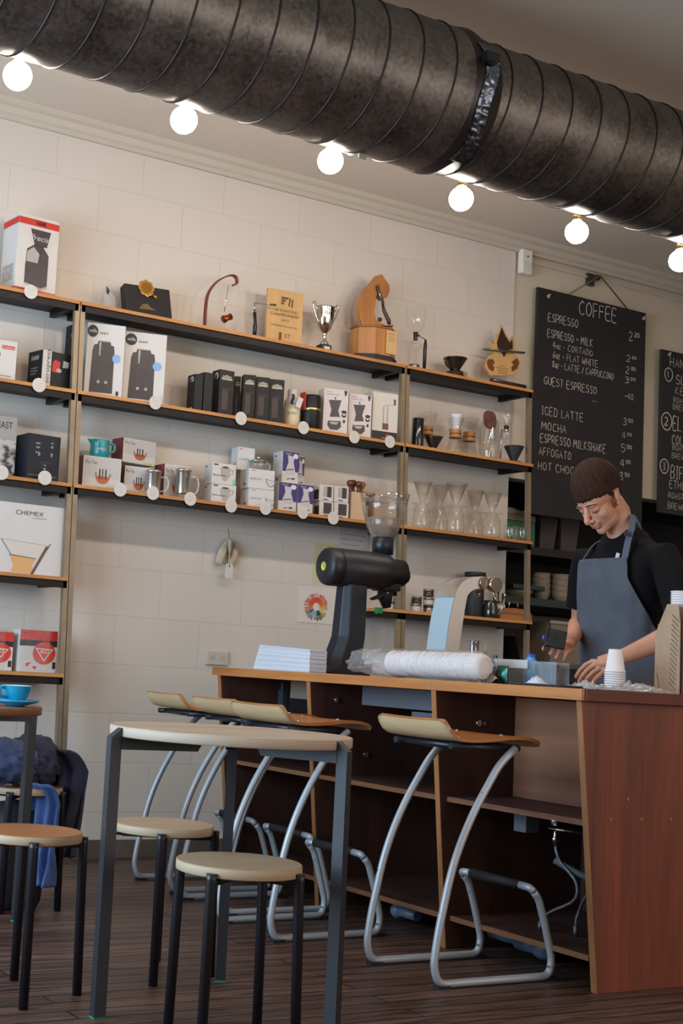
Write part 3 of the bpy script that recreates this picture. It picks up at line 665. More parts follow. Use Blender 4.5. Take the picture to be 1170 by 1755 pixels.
def round_table(rt,Z,th0,mtop,medge,label,loc,legs=3):
    t=thing('round_table',label,'table')
    g=G(); g.lathe([(0,Z),(rt-.002,Z),(rt,Z-.002)],seg=80,smooth=False); g.lathe([(rt,Z-.002),(rt,Z-.026)],seg=80,mi=1); g.lathe([(rt,Z-.026),(rt-.002,Z-.028),(0,Z-.028)],seg=80,smooth=False)
    g.build('tabletop',[mtop,medge],t)
    for k in range(legs):
        a=th0+2*PI/legs*k; M=Matrix.Rotation(a,4,'Z'); r0=rt-.012; r1=rt+.032; rb=rt+.028
        g=G(); w=.0155
        # tapering square leg with a mitred shoulder and an arm under the top
        top=[(r0+.0,-w,Z-.012),(r0+.0,w,Z-.012),(r1,w,Z-.034),(r1,-w,Z-.034)]
        bot=[(rb-.03,-w,0.004),(rb-.03,w,0.004),(rb+.004,w,0.004),(rb+.004,-w,0.004)]
        # keep the shoulder outside the rim
        top=[(rt+.0006,-w,Z-.004),(rt+.0006,w,Z-.004),(r1,w,Z-.030),(r1,-w,Z-.030)]
        g.loft([bot,top],M=M,smooth=False)
        g.prism([(rt+.004,Z-.0285),(rt+.004,Z-.062),(.11,Z-.062),(.09,Z-.0285)],-w,w,M=M)
        lg=g.build('leg',M_TLEG,t)
        G().box(rb-.031,rb+.005,-w-.001,w+.001,0,.005,M=M).build('glide',mat('green_felt',rgb(20,120,80),.8),lg)
    G().lathe([(0,Z-.0286),(.12,Z-.0286),(.12,Z-.034),(0,Z-.034)],seg=32).build('mount_plate',M_TLEG,t)
    put(t,loc); return t
round_table(.344,.772,R(57.3),M_TTOP,M_TEDGE,'round birch plywood table on three dark steel legs, in front of the bar stools',(2.045,-2.68,0))
M_T2=wood('table_brown',rgb(140,92,62),rgb(104,64,42),'X',6,.45)
round_table(.345,.772,R(8),M_T2,plyedge('table2_edge',rgb(140,90,60),rgb(96,58,38),.004),'small brown-topped table cut by the left edge, holding the blue cup',(1.622,-1.44,0))
def cup():
    M_B=mat('blue_glaze',rgb(24,140,178),.2,coat=.4); M_Wg=mat('white_glaze',rgb(228,232,232),.2,coat=.4)
    P=onY(27,1195,-1.62); c=(P.x,-1.62,.772)
    t=thing('saucer','bright blue saucer under the blue cup on the left table','saucer',c)
    G().lathe([(0,.002),(.03,.0),(.034,.004),(.075,.016),(.083,.021),(.081,.024),(.06,.016),(.03,.009),(0,.008)],seg=48).build('dish',M_B,t)
    t=thing('coffee_cup','bright blue coffee cup with white inside on the blue saucer','cup',(c[0],c[1],.7818))
    G().lathe([(0,.0),(.026,.0),(.028,.004),(.04,.022),(.049,.045),(.053,.062)],seg=48).build('bowl',M_B,t)
    G().lathe([(.053,.062),(.0505,.063),(.047,.046),(.036,.02),(0,.008)],seg=48).build('lining',M_Wg,t)
    G().tube(smoothpath([(-.048,-.012,.054),(-.066,-.022,.055),(-.074,-.026,.042),(-.066,-.022,.026),(-.040,-.01,.022)],6),.0055,10).build('handle',M_B,t)
cup()
# coats and bag at the left
def jackets():
    M_J1=mat('blue_cloth',rgb(70,84,122),.9,noise_amt=.25,noise_scale=12,bump=.5,bump_scale=40); M_J2=mat('navy_cloth',rgb(58,58,76),.95,noise_amt=.3,noise_scale=10,bump=.5,bump_scale=30)
    t=thing('jacket','crumpled blue jacket heaped on the stool seat behind the left table leg','jacket',(2.08,-1.118,.456))
    def heap(c,r,seed,amp):
        c=Vector(c)
        def f(u,v):
            th=PI*v; ph=2*PI*u
            n=Vector((math.sin(th)*math.cos(ph),math.sin(th)*math.sin(ph),math.cos(th)))
            q=noise.noise(n*1.6+Vector((seed,0,0))); w=math.sin(9*(n.x*.8+n.z*1.2+q*1.2)+seed)*.5+noise.noise(n*5+Vector((seed,3,1)))
            k=1+amp*w
            p=Vector((c.x+n.x*r[0]*k,c.y+n.y*r[1]*k,c.z+n.z*r[2]*k))
            return (p.x,p.y,max(p.z,.457))
        return f
    G().grid(heap((1.98,-1.13,.545),(.15,.13,.085),2.3,.10),64,36).build('bundle',M_J1,t,world=True)
    G().grid(heap((2.12,-1.10,.545),(.11,.12,.10),7.1,.11),64,36).build('hood',M_J2,t,world=True)
    # sleeve and skirt of the coat hanging over the right side of the seat
    def drape(x0,y0,z0,zl,w,seed,out):
        def f(u,v):
            z=z0-(z0-zl)*v; a=(u-.5)*w*(1-.25*v)
            fold=.020*math.sin(u*19+seed+v*3)*(.5+v)+.02*noise.noise(Vector((u*4,v*3,seed)))
            o=out*min(1,v*5)**.5
            return (x0+o+a*.45+fold, y0-a*.9+.5*fold, z)
        return f
    g=G().grid(drape(2.16,-1.13,.60,.19,.22,1.0,.085),26,40); o=g.build('coat_skirt',M_J2,t,world=True); m=o.modifiers.new('s','SOLIDIFY'); m.thickness=.008
    g=G().grid(drape(2.07,-1.25,.47,.10,.16,4.2,.05),22,36); o=g.build('sleeve',mat('blue_lining',rgb(74,98,150),.7,noise_amt=.2,noise_scale=9),t,world=True); m=o.modifiers.new('s','SOLIDIFY'); m.thickness=.008
    t=thing('rucksack','black rucksack standing under the heaped stool, grey label on its pocket','bag',(2.06,-1.12,0))
    g=G(); 
    prof=[(.0,.09),(.03,.105),(.12,.112),(.25,.112),(.34,.10),(.39,.06),(.40,.01)]
    rings=[]
    for z,k in prof:
        rings.append([(2.06+1.0*k*math.copysign(abs(math.cos(a))**.6,math.cos(a)),-1.12+.9*k*math.copysign(abs(math.sin(a))**.6,math.sin(a)),z) for a in [2*PI*i/40 for i in range(40)]])
    g.loft(rings); g.build('body',mat('black_nylon',rgb(27,26,30),.7,bump=.4,bump_scale=20),t,world=True)
    P=onY(58,1490,-1.222)
    G().box(P.x-.016,P.x+.016,-1.228,-1.214,P.z-.022,P.z+.026).build('label_patch',mat('grey_patch',rgb(96,92,92),.6),t,world=True)
    P=onY(60,1454,-1.222)
    G().lathe([(.014,0),(.02,.004),(.02,.008),(.012,.01)],(0,0,0),20,M=Matrix.Translation((P.x,-1.220,P.z))@Matrix.Rotation(R(90),4,'X')).build('clip',M_CHROME,t,world=True)
jackets()
# ------------------------------------------------------------------ cartons and other goods on the shelves
M_WHITE=mat('white_card',rgb(204,197,192),.55); M_BCARD=mat('black_card',rgb(21,19,21),.5,spec=.35); M_BCARD2=mat('blueblack_card',rgb(22,24,34),.5,spec=.35)
M_INK=mat('black_ink',rgb(38,34,36),.55); M_GREYINK=mat('grey_ink',rgb(120,112,110),.6); M_RED=mat('red_ink',rgb(196,44,32),.5); M_WINK=mat('white_ink',rgb(214,208,200),.6)
M_PHOTO=mat('dark_photo_ink',rgb(58,49,49),.4,noise_amt=.2,noise_scale=30); M_PHOTOL=mat('light_photo_ink',rgb(168,158,152),.4); M_DKPHOTO=mat('black_photo_ink',rgb(46,40,42),.4)
BOX={}
def carton(name,label,uL,uR,vT,zs,yL,depth,yaw=0,group=None,body=None,cat='box',bevel=.0012,side=None,h=None):
    yw=R(yaw); vm=vT
    for _ in range(6):
        P=onY(uL,vm,yL); vb=proj((P.x,yL,zs))[1]; vm=(vT+vb)/2
    hh=h if h else onY(uL,vT,yL).z-zs
    # right edge: sight line at mid height meets the front face
    e=(math.cos(yw),math.sin(yw)); w=.1
    lo,hi=.005,1.2
    for _ in range(40):
        w=(lo+hi)/2; q=(P.x+e[0]*w,yL+e[1]*w,zs+hh/2)
        if proj(q)[0]<uR: lo=w
        else: hi=w
    g=G(); g.box(0,w,0,depth,0,hh)
    o=g.build(name,body or M_WHITE,bevel=bevel); tag(o,label,cat,group); put(o,(P.x,yL,zs),yw)
    BOX[o.name]=(w,depth,hh); return o
def face(o,name,m,polys,f='F',eps=.0009):
    """flat print on a face: polys in fractions of the face"""
    if name in ('photo_highlight','icons','carafe_band','photo_shine','jar_photo','cup_rim') and len(polys)>1:
        return [face(o,name,m,[p],f,eps) for p in polys][-1]
    w,d,h=BOX[o.name]; g=G()
    for p in polys:
        if f=='F': vs=[(a*w,-eps,b*h) for a,b in p]
        else: vs=[(-eps,d*(1-a),b*h) for a,b in p]
        g.add(vs,[tuple(range(len(p)))])
    return g.build(name,m,o)
def rect(a,b,c,d): return [(a,b),(c,b),(c,d),(a,d)]
def oval(cx,cy,rx,ry,n=24): return [(cx+rx*math.cos(2*PI*k/n),cy+ry*math.sin(2*PI*k/n)) for k in range(n)]
def word(o,s,m,x,z,hf,f='F',wf=None,bold=0,shear=0,rot=0,eps=.0013,name='lettering'):
    w,d,h=BOX[o.name]; vs,fs=typeset(s,hf*h,None if wf is None else wf*(w if f=='F' else d),bold,shear)
    if not vs: return
    c,sn=math.cos(R(rot)),math.sin(R(rot)); vs=[(a*c-b*sn,a*sn+b*c) for a,b in vs]
    g=G()
    if f=='F': g.add([(x*w+a,-eps,z*h+b) for a,b in vs],fs)
    else: g.add([(-eps,d*(1-x)-a,z*h+b) for a,b in vs],fs)
    return g.build(name,m,o,recalc=False)
# --- left unit
def left_unit():
    b=carton('grinder_carton','tall white carton with red bands and a grinder photo, top board of left shelf unit',29,98,362,ZA,-.20,.155,5)
    [face(b,'red_band',M_RED,[q],s_) for q in (rect(0,.87,1,.955),rect(0,0,1,.055)) for s_ in 'FL']
    face(b,'brand_tab',M_INK,[rect(.42,.89,.66,.945),rect(.4,.008,.64,.045)])
    face(b,'grinder_photo',M_PHOTO,[[(.3,.83),(.8,.83),(.72,.62),(.42,.62)],[(.22,.36),(.24,.56),(.40,.63),(.62,.63),(.78,.52),(.78,.12),(.62,.08),(.22,.12)]])
    face(b,'photo_highlight',M_PHOTOL,[[(.24,.40),(.25,.53),(.4,.6),(.55,.52),(.52,.40)],[(.25,.10),(.62,.06),(.78,.10),(.78,.13),(.62,.09),(.25,.13)]],eps=.0012)
    word(b,'Preciso',M_WHITE,.30,.69,.07,wf=.55,shear=.3,eps=.0016)
    word(b,'ENCORE GRINDER',M_PHOTOL,.15,.15,.22,'L',rot=0,wf=.7)
    b=carton('white_carton','white carton with small red label at the left edge, beside the black cup box',-30,28,576,ZB,-.19,.12,0)
    face(b,'red_label',M_RED,[rect(.55,.78,.93,.87)]); word(b,'Cafetal',M_WINK,.57,.80,.05,wf=.34,eps=.0016)
    face(b,'round_photo',M_DKPHOTO,[oval(.28,.62,.24,.16),oval(.28,.33,.24,.16),]); face(b,'photo_shine',M_PHOTOL,[oval(.3,.64,.12,.07),oval(.3,.35,.12,.07)],eps=.0012); face(b,'small_print',M_GREYINK,[rect(.5,.1,.86,.12)])
    b=carton('cup_carton','black carton with a white stripe and red cup picture on the left unit second board',72,121,598,ZB,-.215,.12,11,body=M_BCARD)
    face(b,'white_stripe',M_WHITE,[rect(0,.0,.30,1)]); word(b,'aeropress',M_INK,.25,.08,.14,rot=90,wf=1.0)
    face(b,'red_cup',M_RED,[[(.34,.45),(.36,.72),(.44,.78),(.62,.74),(.60,.52),(.5,.42)]],eps=.0012); face(b,'cup_rim',M_PHOTOL,[oval(.58,.50,.09,.06),[(.7,.6),(.72,.8),(.92,.78),(.9,.62)]],eps=.0014)
    face(b,'side_lettering',M_GREYINK,[rect(.2,.74,.75,.86),rect(.2,.5,.7,.53),rect(.2,.42,.7,.45),rect(.2,.34,.6,.37)],'L')
    b=carton('black_carton','tall plain black carton standing behind the cup box against the left post',117,129,556,ZB,-.06,.05,0,body=M_BCARD); face(b,'white_mark',M_WINK,[oval(.4,.86,.2,.05)])
    # black and white book
    b=carton('photo_book','black and white photograph book cut by the left edge, showing the letter T',-75,27,702,ZC_,-.10,.02,-6,cat='book',body=mat('cover_grey',rgb(150,144,140),.4)); 
    face(b,'cover_photo',mat('bw_landscape',rgb(176,170,164),.4,col2=rgb(30,27,28),noise_scale=22,thr=(.42,.56)),[rect(0,0,1,.62)]); word(b,'BOOK OF FEAST',M_INK,.06,.80,.11,wf=.86)
    b=carton('black_gift_carton','square blue-black carton with fine white drawings beside the photograph book',47,102,741,ZC_,-.205,.13,4,body=M_BCARD2)
    M_L=mat('pale_blue_ink',rgb(130,138,150),.6)
    face(b,'line_drawing',M_L,[oval(.3,.80,.08,.02),[(.22,.73),(.38,.73),(.33,.69),(.28,.69)],[(.24,.62),(.36,.62),(.40,.56),(.32,.52),(.32,.60),(.24,.58)],oval(.74,.84,.05,.015),[(.69,.78),(.79,.78),(.75,.72),(.73,.72)],[(.70,.62),(.78,.62),(.76,.54),(.72,.54)]])
    face(b,'thin_drawing',M_GREYINK,[rect(.46,.40,.74,.405),rect(.46,.28,.465,.40),oval(.55,.26,.05,.03),oval(.55,.34,.04,.02)])
    word(b,'WATER FILTERS',M_L,.06,.085,.035,wf=.86)
    b=carton('coffee_maker_carton','large white carton with hourglass coffee maker picture, fourth board of left unit',-62,107,851,ZD,-.20,.16,0)
    word(b,'CHEMEX',mat('dark_grey_ink',rgb(78,72,74),.6),.50,.84,.062,wf=.285); word(b,'COFFEEMAKER',M_GREYINK,.66,.80,.016,wf=.16)
    face(b,'glass_outline',M_GREYINK,[[(.375,.48),(.365,.475),(.478,.255),(.487,.255)],[(.87,.46),(.885,.46),(.70,.02),(.69,.02)],[(.37,.475),(.87,.43),(.87,.425),(.37,.47)]])
    face(b,'glass_fill',mat('pale_print',rgb(206,194,184),.5),[[(.375,.47),(.87,.425),(.74,.22),(.49,.26)]],eps=.0007)
    face(b,'wooden_collar',mat('print_wood',rgb(212,158,102),.5),[[(.465,.265),(.735,.235),(.70,.13),(.72,.02),(.49,.02),(.51,.12)]],eps=.0011); face(b,'collar_shadow',mat('print_tie',rgb(96,72,58),.5),[[(.465,.265),(.735,.235),(.735,.225),(.465,.25)],[(.715,.0),(.86,.42),(.83,.42),(.685,.0)]],eps=.0014)
    # filter bags
    for i,(uL,uR,vT,lab,y) in enumerate([(-52,22,1079,'coffee filter packet cut by the left edge, left of the 60 packet',-.16),(33,97,1078,'red and white coffee filter packet marked 60, under clear wrap',-.17)]):
        b=carton('filter_packet',lab,uL,uR,vT,ZE,y,.09,0,cat='packet',group='coffee filter packets on the lowest left board')
        face(b,'red_top',M_RED,[rect(0,.76,1,1)]); face(b,'black_band',M_INK,[rect(0,.62,1,.76)]); face(b,'red_badge',mat('orange_red_ink',rgb(206,56,34),.5),[oval(.66,.46,.30,.27)],eps=.0012)
        t=.02
        face(b,'white_triangle',M_WINK,[[(.42,.58),(.90,.56),(.66,.26)]],eps=.0015); face(b,'red_triangle',mat('orange_red_ink',rgb(206,56,34),.5),[[(.47,.555),(.86,.54),(.66,.31)]],eps=.0018)
        word(b,'60',M_WINK,.55,.455,.10,wf=.24,eps=.0021); face(b,'barcode',M_INK,[rect(.90,.10,.98,.26)],eps=.0012)
        w,d,h=BOX[b.name]
        def fn(u,v,w=w,h=h): return (-.004+u*w*.8,-.006-.014*abs(noise.noise(Vector((u*5,v*5,i*3.1))))-.003,h*(.0+v*1.02)+.004)
        G().grid(fn,22,22).build('clear_wrap',clear('wrap_film',(.97,.97,.97,1),milky=.06,bump=.8,bscale=30),b)
        face(b,'fold_print',M_RED,[[(.18,.2),(.34,.24),(.22,.12)],[(.36,.14),(.5,.14),(.43,.05)]],eps=.0012)
left_unit()
# --- middle unit, second board
def middle_second():
    for i,(uL,uR,vT,lab) in enumerate([(147,212,551,'left one of two identical white grinder cartons beside the left post'),(212,283,566,'right one of two identical white grinder cartons, under a round price tag')]):
        b=carton('grinder_carton','tall '+lab,uL,uR,vT,ZB,-.17,.15,-15,group='white grinder cartons')
        face(b,'round_badge',M_INK,[oval(.14,.885,.14,.085)]); word(b,'wilfa',M_WINK,.045,.865,.05,wf=.20,eps=.0016); word(b,'svart',M_INK,.33,.85,.045,wf=.22)
        face(b,'grinder_photo',M_PHOTO,[[(.13,.04),(.16,.62),(.20,.70),(.28,.71),(.30,.76),(.62,.76),(.64,.71),(.72,.70),(.74,.62),(.74,.04)]])
        face(b,'photo_shine',M_PHOTOL,[[(.33,.74),(.38,.74),(.37,.55),(.34,.55)],[(.30,.765),(.62,.765),(.62,.75),(.30,.75)],oval(.36,.19,.04,.022),oval(.56,.19,.04,.022)],eps=.0013)
        face(b,'blue_sticker',mat('blue_sticker',rgb(126,164,206),.5),[oval(.80,.53,.11,.062)],eps=.0016)
        if i==0: face(b,'maker_mark',M_INK,[oval(.87,.05,.04,.035)])
    # tall black boxes
    spec=[(333,347,640,-.19,'leftmost narrow black carton of the row of black grinder cartons'),(349,364,637,-.195,'second narrow black carton from the left, beside the widest one'),(375,400,632,-.20,'third black carton from the left, tallest, showing its front face'),(401,411,644,-.11,'black carton set back behind the others in the middle of the row'),(416,437,641,-.19,'fifth black carton, left of the three that face forward together'),(438,461,645,-.195,'sixth black carton, middle of the three facing forward together'),(461,486,649,-.20,'last black carton of the row, beside the white bottle')]
    for i,(uL,uR,vT,y,lab) in enumerate(spec):
        b=carton('black_carton',lab,uL,uR,vT,ZB,y,.075 if i<3 else .06,0 if i<3 else -20,group='black grinder cartons on the second board',body=M_BCARD)
        if i>=2: face(b,'pale_lettering',mat('cream_ink',rgb(170,160,138),.6),[rect(.2,.84,.8,.87),rect(.14,.78,.86,.83),rect(.4,.875,.6,.89)])
        if i>=2: face(b,'faint_drawing',mat('brown_ink',rgb(60,44,40),.5),[rect(.2,.12,.62,.56),rect(.2,.58,.82,.60)])
        if i<3:
            face(b,'round_emblem',M_WINK,[oval(.62,.87,.22,.075)],'L'); face(b,'emblem_figure',M_INK,[oval(.58,.85,.12,.05),oval(.72,.9,.05,.025)],'L',eps=.0013); 
            if i<2: face(b,'barcode',M_WINK,[rect(.45,.03,.8,.11)],'L')
    # white bottle with a swing ticket
    P=onY(499,722,-.15); s=ppm(P)
    t=thing('white_flask','cream and white flask lettered in black, between black cartons and black canister','flask',(P.x,-.15,ZB))
    G().lathe([(0,0),(.034,0),(.0365,.004),(.0365,.095),(.035,.1)],seg=40).build('body',mat('cream_enamel',rgb(216,202,168),.4),t); G().lathe([(.035,.1),(.034,.125),(.024,.14),(.022,.145)],seg=40).build('shoulder',M_WHITE,t); G().lathe([(.0225,.145),(.0225,.178),(.02,.182),(0,.182)],seg=32).build('cap',M_WHITE,t)
    vs,fs=typeset('OOSO',.014,.042)
    M=Matrix.Rotation(R(-33),4,'Z')
    def wrap(vs,r,z,off): return [(r*math.sin((a-off)/r),-r*math.cos((a-off)/r),z+b) for a,b in vs]
    G().add(wrap(vs,.0372,.058,.02),fs,M=M).build('lettering',M_INK,t,recalc=False)
    vs,fs=typeset('coffee',.010,.03); G().add(wrap(vs,.0358,.108,.015),fs,M=M).build('lettering',M_GREYINK,t,recalc=False)
    G().box(-.045,-.018,-.052,-.050,.085,.135,M=Matrix.Rotation(R(18),4,'Y')).build('ticket',M_WHITE,t)
    G().grid(lambda u,v:(-.036+.014*u+.004*math.sin(v*6),-.046-.006*math.sin(u*3),.15-.05*v),6,10).build('ribbon',M_BCARD,t)
    for o in t.children: o.scale=(1.18,1.18,1.12)
    P=onY(531,728,-.16)
    t=thing('black_canister','round black canister with a gold band and red lining at the lid','canister',(P.x,-.16,ZB))
    G().lathe([(0,0),(.044,0),(.046,.003),(.046,.092)],seg=48).build('body',M_BCARD,t); G().lathe([(.0462,.092),(.0468,.094),(.0468,.099),(.0462,.101)],seg=48).build('gold_band',mat('gold',rgb(200,168,110),.3,metal=.9),t); G().lathe([(.046,.101),(.046,.16),(.044,.163),(.0,.163)],seg=48).build('lid',M_BCARD,t)
    G().box(-.049,-.043,-.02,.02,.10,.172).build('red_tab',M_RED,t)
    for o in t.children: o.scale=(1.12,1.12,1.14)
    for i,(uL,uR,vT,lab) in enumerate([(554,596,664,'left of two matching pale cartons printed with a hand mill'),(597,636,673,'right of two matching pale cartons printed with a hand mill')]):
        b=carton('hand_mill_carton',lab,uL,uR,vT,ZB,-.18,.08,-12,group='hand mill cartons',body=mat('pale_pink_card',rgb(206,194,190),.5))
        face(b,'mill_photo',M_PHOTO,[[(.2,.74),(.72,.76),(.60,.52),(.68,.38),(.26,.36),(.32,.52)],[(.44,.76),(.49,.76),(.49,.82),(.44,.82)],[(.2,.27),(.72,.29),(.74,.16),(.6,.08),(.3,.08),(.18,.17)]]); face(b,'photo_shine',M_PHOTOL,[[(.25,.25),(.65,.26),(.55,.20),(.34,.2)]],eps=.0013)
        face(b,'icons',M_INK,[oval(.84,.50,.11,.04),oval(.84,.42,.10,.045),oval(.85,.29,.05,.04),[(.80,.98),(.95,.98),(.90,.86),(.86,.86)]]); face(b,'icon_centre',M_WHITE,[oval(.84,.44,.05,.025)],eps=.0013); word(b,'Hario',M_RED,.10,.92,.03,wf=.22); word(b,'Coffee Mill',M_GREYINK,.10,.86,.03,wf=.5)
    b=carton('hand_mill_carton','white carton with black base band and hand mill picture beside the right post',638,681,670,ZB,-.19,.10,-6,body=mat('warm_white_card',rgb(206,198,187),.5))
    face(b,'black_band',M_INK,[rect(0,0,1,.20)]); face(b,'mill_photo',M_PHOTOL,[[(.40,.26),(.40,.72),(.46,.72),(.46,.26)],[(.56,.26),(.56,.72),(.62,.72),(.62,.26)],[(.44,.72),(.46,.745),(.86,.78),(.86,.765),(.48,.73)]]); face(b,'mill_photo',mat('mill_copper',rgb(110,60,40),.4),[rect(.40,.24,.64,.37),rect(.82,.77,.90,.89)],eps=.0012); face(b,'red_logo',M_RED,[oval(.60,.125,.06,.03)],eps=.0013); word(b,'COMANDANTE',M_WINK,.38,.055,.022,wf=.42,eps=.0014)
middle_second()
# --- middle unit, third board
def middle_third():
    M_TEA=mat('tea_carton_card',rgb(198,191,186),.5); M_MAR=mat('maroon_card',rgb(120,52,50),.5); M_GLAZE=mat('teal_glaze',rgb(34,140,146),.22,coat=.4)
    teas=[(142,207,779,ZC_,-.16,'Pro Tea carton lowest left, carrying the teal jug'),(213,260,797,ZC_,-.13,'Pro Tea carton in the middle, behind the steel tea strainer glass'),(281,324,794,ZC_,-.13,'Pro Tea carton on the right, partly behind the second strainer glass'),(211,266,749,None,-.11,'Pro Tea carton lying on top of the lower two')]
    zt=None
    for i,(uL,uR,vT,zs,y,lab) in enumerate(teas):
        if zs is None: zs=zt
        b=carton('tea_carton','white '+lab,uL,uR,vT,zs,y,.10,(-4,-4,2,7)[i],group='Pro Tea cartons',body=M_TEA)
        face(b,'maroon_side',M_MAR,[rect(0,0,1,1)],'L'); face(b,'grey_panel',mat('tea_grey',rgb(186,180,176),.5),[rect(.04,.34,.97,.95)],eps=.0007)
        word(b,'Pro Tea',M_INK,.05,.75,.12,wf=.30); face(b,'tea_bowl',mat('tea_amber',rgb(176,84,28),.3),[[(.34,.40)]+[(.52+.19*math.cos(a),.40+.25*math.sin(a)) for a in [PI+PI*k/12 for k in range(13)]]],eps=.0012); face(b,'strainer',M_PHOTO,[rect(.42,.30,.46,.62),rect(.50,.30,.53,.62),rect(.58,.30,.62,.62)],eps=.0015); face(b,'bowl_edge',M_GREYINK,[rect(.32,.395,.36,.50),rect(.69,.395,.73,.50)],eps=.0015)
        face(b,'green_strip',mat('lime_ink',rgb(176,190,80),.5),[rect(.62,.03,.95,.08)])
        if i==0: zt=zs+BOX[b.name][2]+.0012; t0=zt; w0=BOX[b.name]; l0=b.location.copy()
        if i==1: zt=max(zt,zs+BOX[b.name][2]+.0012); 
    P=onY(172,781,-.13)
    t=thing('milk_jug','small teal enamel jug standing on the left tea carton','jug',(P.x,-.115,t0-.0008))
    G().lathe([(0,0),(.043,0),(.046,.004),(.048,.04),(.046,.07),(.049,.086),(.047,.087),(.044,.07),(.045,.04),(.042,.006),(0,.004)],seg=40).build('body',M_GLAZE,t)
    G().add([(-.046,-.014,.085),(-.046,.014,.085),(-.07,0,.09),(-.045,0,.055)],[(0,2,3),(1,3,2)]).build('spout',M_GLAZE,t)
    G().tube(smoothpath([(.045,-.01,.075),(.068,-.016,.072),(.072,-.016,.045),(.046,-.01,.025)],6),.006,10).build('handle',M_GLAZE,t)
    vs,fs=typeset('camping',.012,.05); G().add([(.0486*math.sin((a-.026)/.0486+.3-.5),-.0486*math.cos((a-.026)/.0486+.3-.5),.036+b) for a,b in vs],fs).build('lettering',M_WINK,t,recalc=False)
    # glass tea mugs with steel strainers
    M_GL=clear('clear_glass'); 
    for u,vb,vt,lab in ((261,850,805,'left glass tea mug with a steel strainer, before the middle tea carton'),(313,852,803,'right glass tea mug with a steel strainer, before the right tea carton')):
        P=onY(u,vb,-.195); h=onY(u,vt,-.195).z-ZC_
        t=thing('tea_glass',lab,'glass mug',(P.x,-.19,ZC_),group='glass tea mugs with steel strainers')
        G().lathe([(0,.004),(.036,.004),(.038,.0),(.040,.005),(.041,h*.8),(.043,h*.86)],seg=40).build('glass_body',M_GL,t); G().lathe([(.0,.022),(.035,.022),(.0365,.026),(.0365,h-.016),(.042,h-.012),(.042,h-.006),(.03,h),(0,h+.002)],seg=40).build('strainer',mat('polished_steel',rgb(214,208,200),.24,metal=.9),t)
        G().tube(smoothpath([(.038,-.014,h*.72),(.062,-.022,h*.74),(.074,-.026,h*.5),(.064,-.022,h*.22),(.037,-.013,h*.16)],6),.0042,10).build('handle',clear('milk_glass',milky=.25),t)
    # white pot cartons
    specs=[(362,404,828,ZC_,'lower of two white cartons printed with a grey cup with a spout'),(363,404,792,1,'upper of two white cartons printed with a grey cup with a spout')]
    top=ZC_
    for i,(uL,uR,vT,zs,lab) in enumerate(specs):
        b=carton('server_carton',lab,uL,uR,vT,top,-.185,.09,-6,group='cup cartons stacked in two'); top+=BOX[b.name][2]+.0012
        face(b,'cup_photo',mat('grey_cup_ink',rgb(168,160,152),.5),[[(.34,.80),(.78,.80),(.74,.40),(.62,.16),(.48,.16),(.38,.42)]]); face(b,'cup_handle',M_PHOTOL,[[(.78,.72),(.92,.76),(.90,.55),(.74,.40),(.75,.46),(.85,.58),(.86,.68),(.78,.66)]],eps=.0012); face(b,'cup_opening',M_PHOTO,[oval(.55,.82,.14,.05)],eps=.0013); word(b,'Berry House',M_INK,.06,.38,.085,wf=.52,eps=.0016); face(b,'logo',M_INK,[rect(.07,.89,.26,.95)]); face(b,'green_dot',mat('mint_ink',rgb(110,190,170),.5),[oval(.93,.14,.07,.13)],eps=.0012); face(b,'logo',M_INK,[rect(.12,.84,.36,.90)],'L')
    top=ZC_
    specs=[(426,469,836,'lowest of three white saucer cartons stacked beside the purple cartons'),(426,470,802,'second of three white saucer cartons, below the lidded glass teapot'),(407,436,765,'top white saucer carton, standing behind the lidded glass teapot')]
    zz=[]
    for i,(uL,uR,vT,lab) in enumerate(specs):
        y=-.19 if i<2 else -.10
        b=carton('saucer_carton',lab,uL,uR,vT,top,y,.10 if i<2 else .08,-6,group='white saucer cartons',body=mat('cool_white_card',rgb(202,198,196),.5)); top+=BOX[b.name][2]+.0012; zz.append(top)
        if i<2: face(b,'bowl_drawing',M_GREYINK,[[(.66,.56)]+[(.86+.2*math.cos(a),.56+.42*math.sin(a)) for a in [PI+.9*PI*k/12 for k in range(13)]]]); face(b,'bowl_inner',mat('cool_white_card2',rgb(196,190,186),.5),[[(.70,.52)]+[(.86+.16*math.cos(a),.52+.34*math.sin(a)) for a in [PI+.9*PI*k/12 for k in range(13)]]],eps=.0012); word(b,'ONE CUP',M_GREYINK,.05,.44,.10,wf=.45)
        else: word(b,'CAFE',M_GREYINK,.1,.42,.10,wf=.6)
        face(b,'logo',M_INK,[rect(.5,.16,.66,.28)],'L'); face(b,'logo',M_RED,[rect(.10,.90,.28,.93)])
    P=onY(441,799,-.13)
    t=thing('glass_teapot','lidded clear glass teapot with steel rim on the white saucer cartons','teapot',(P.x,-.135,zz[1]))
    G().lathe([(0,.001),(.03,.001),(.042,.012),(.047,.03),(.044,.045)],seg=40).build('bowl',clear('grey_glass',(.80,.80,.80,1),milky=.12),t); G().lathe([(.044,.045),(.050,.046),(.050,.050),(.03,.058),(.008,.062),(.006,.066),(.010,.070),(0,.073)],seg=40).build('lid',mat('polished_steel',rgb(214,208,200),.24,metal=.9),t); G().tube(smoothpath([(.044,0,.04),(.066,0,.042),(.072,0,.024),(.058,0,.008),(.036,0,.008)],6),.004,10).build('handle',clear('milk_glass',milky=.25),t)
    # purple cartons
    M_PUR=mat('purple_ink',rgb(52,42,104),.5); top=ZC_
    pur=[(477,508,825,0,-.185,'lower left purple and white carafe carton'),(510,536,829,0,-.185,'lower right purple and white carafe carton'),(484,511,772,1,-.165,'upper purple and white carafe carton, front one'),(508,521,782,1,-.09,'upper purple and white carafe carton, set behind the front one')]
    zt=0
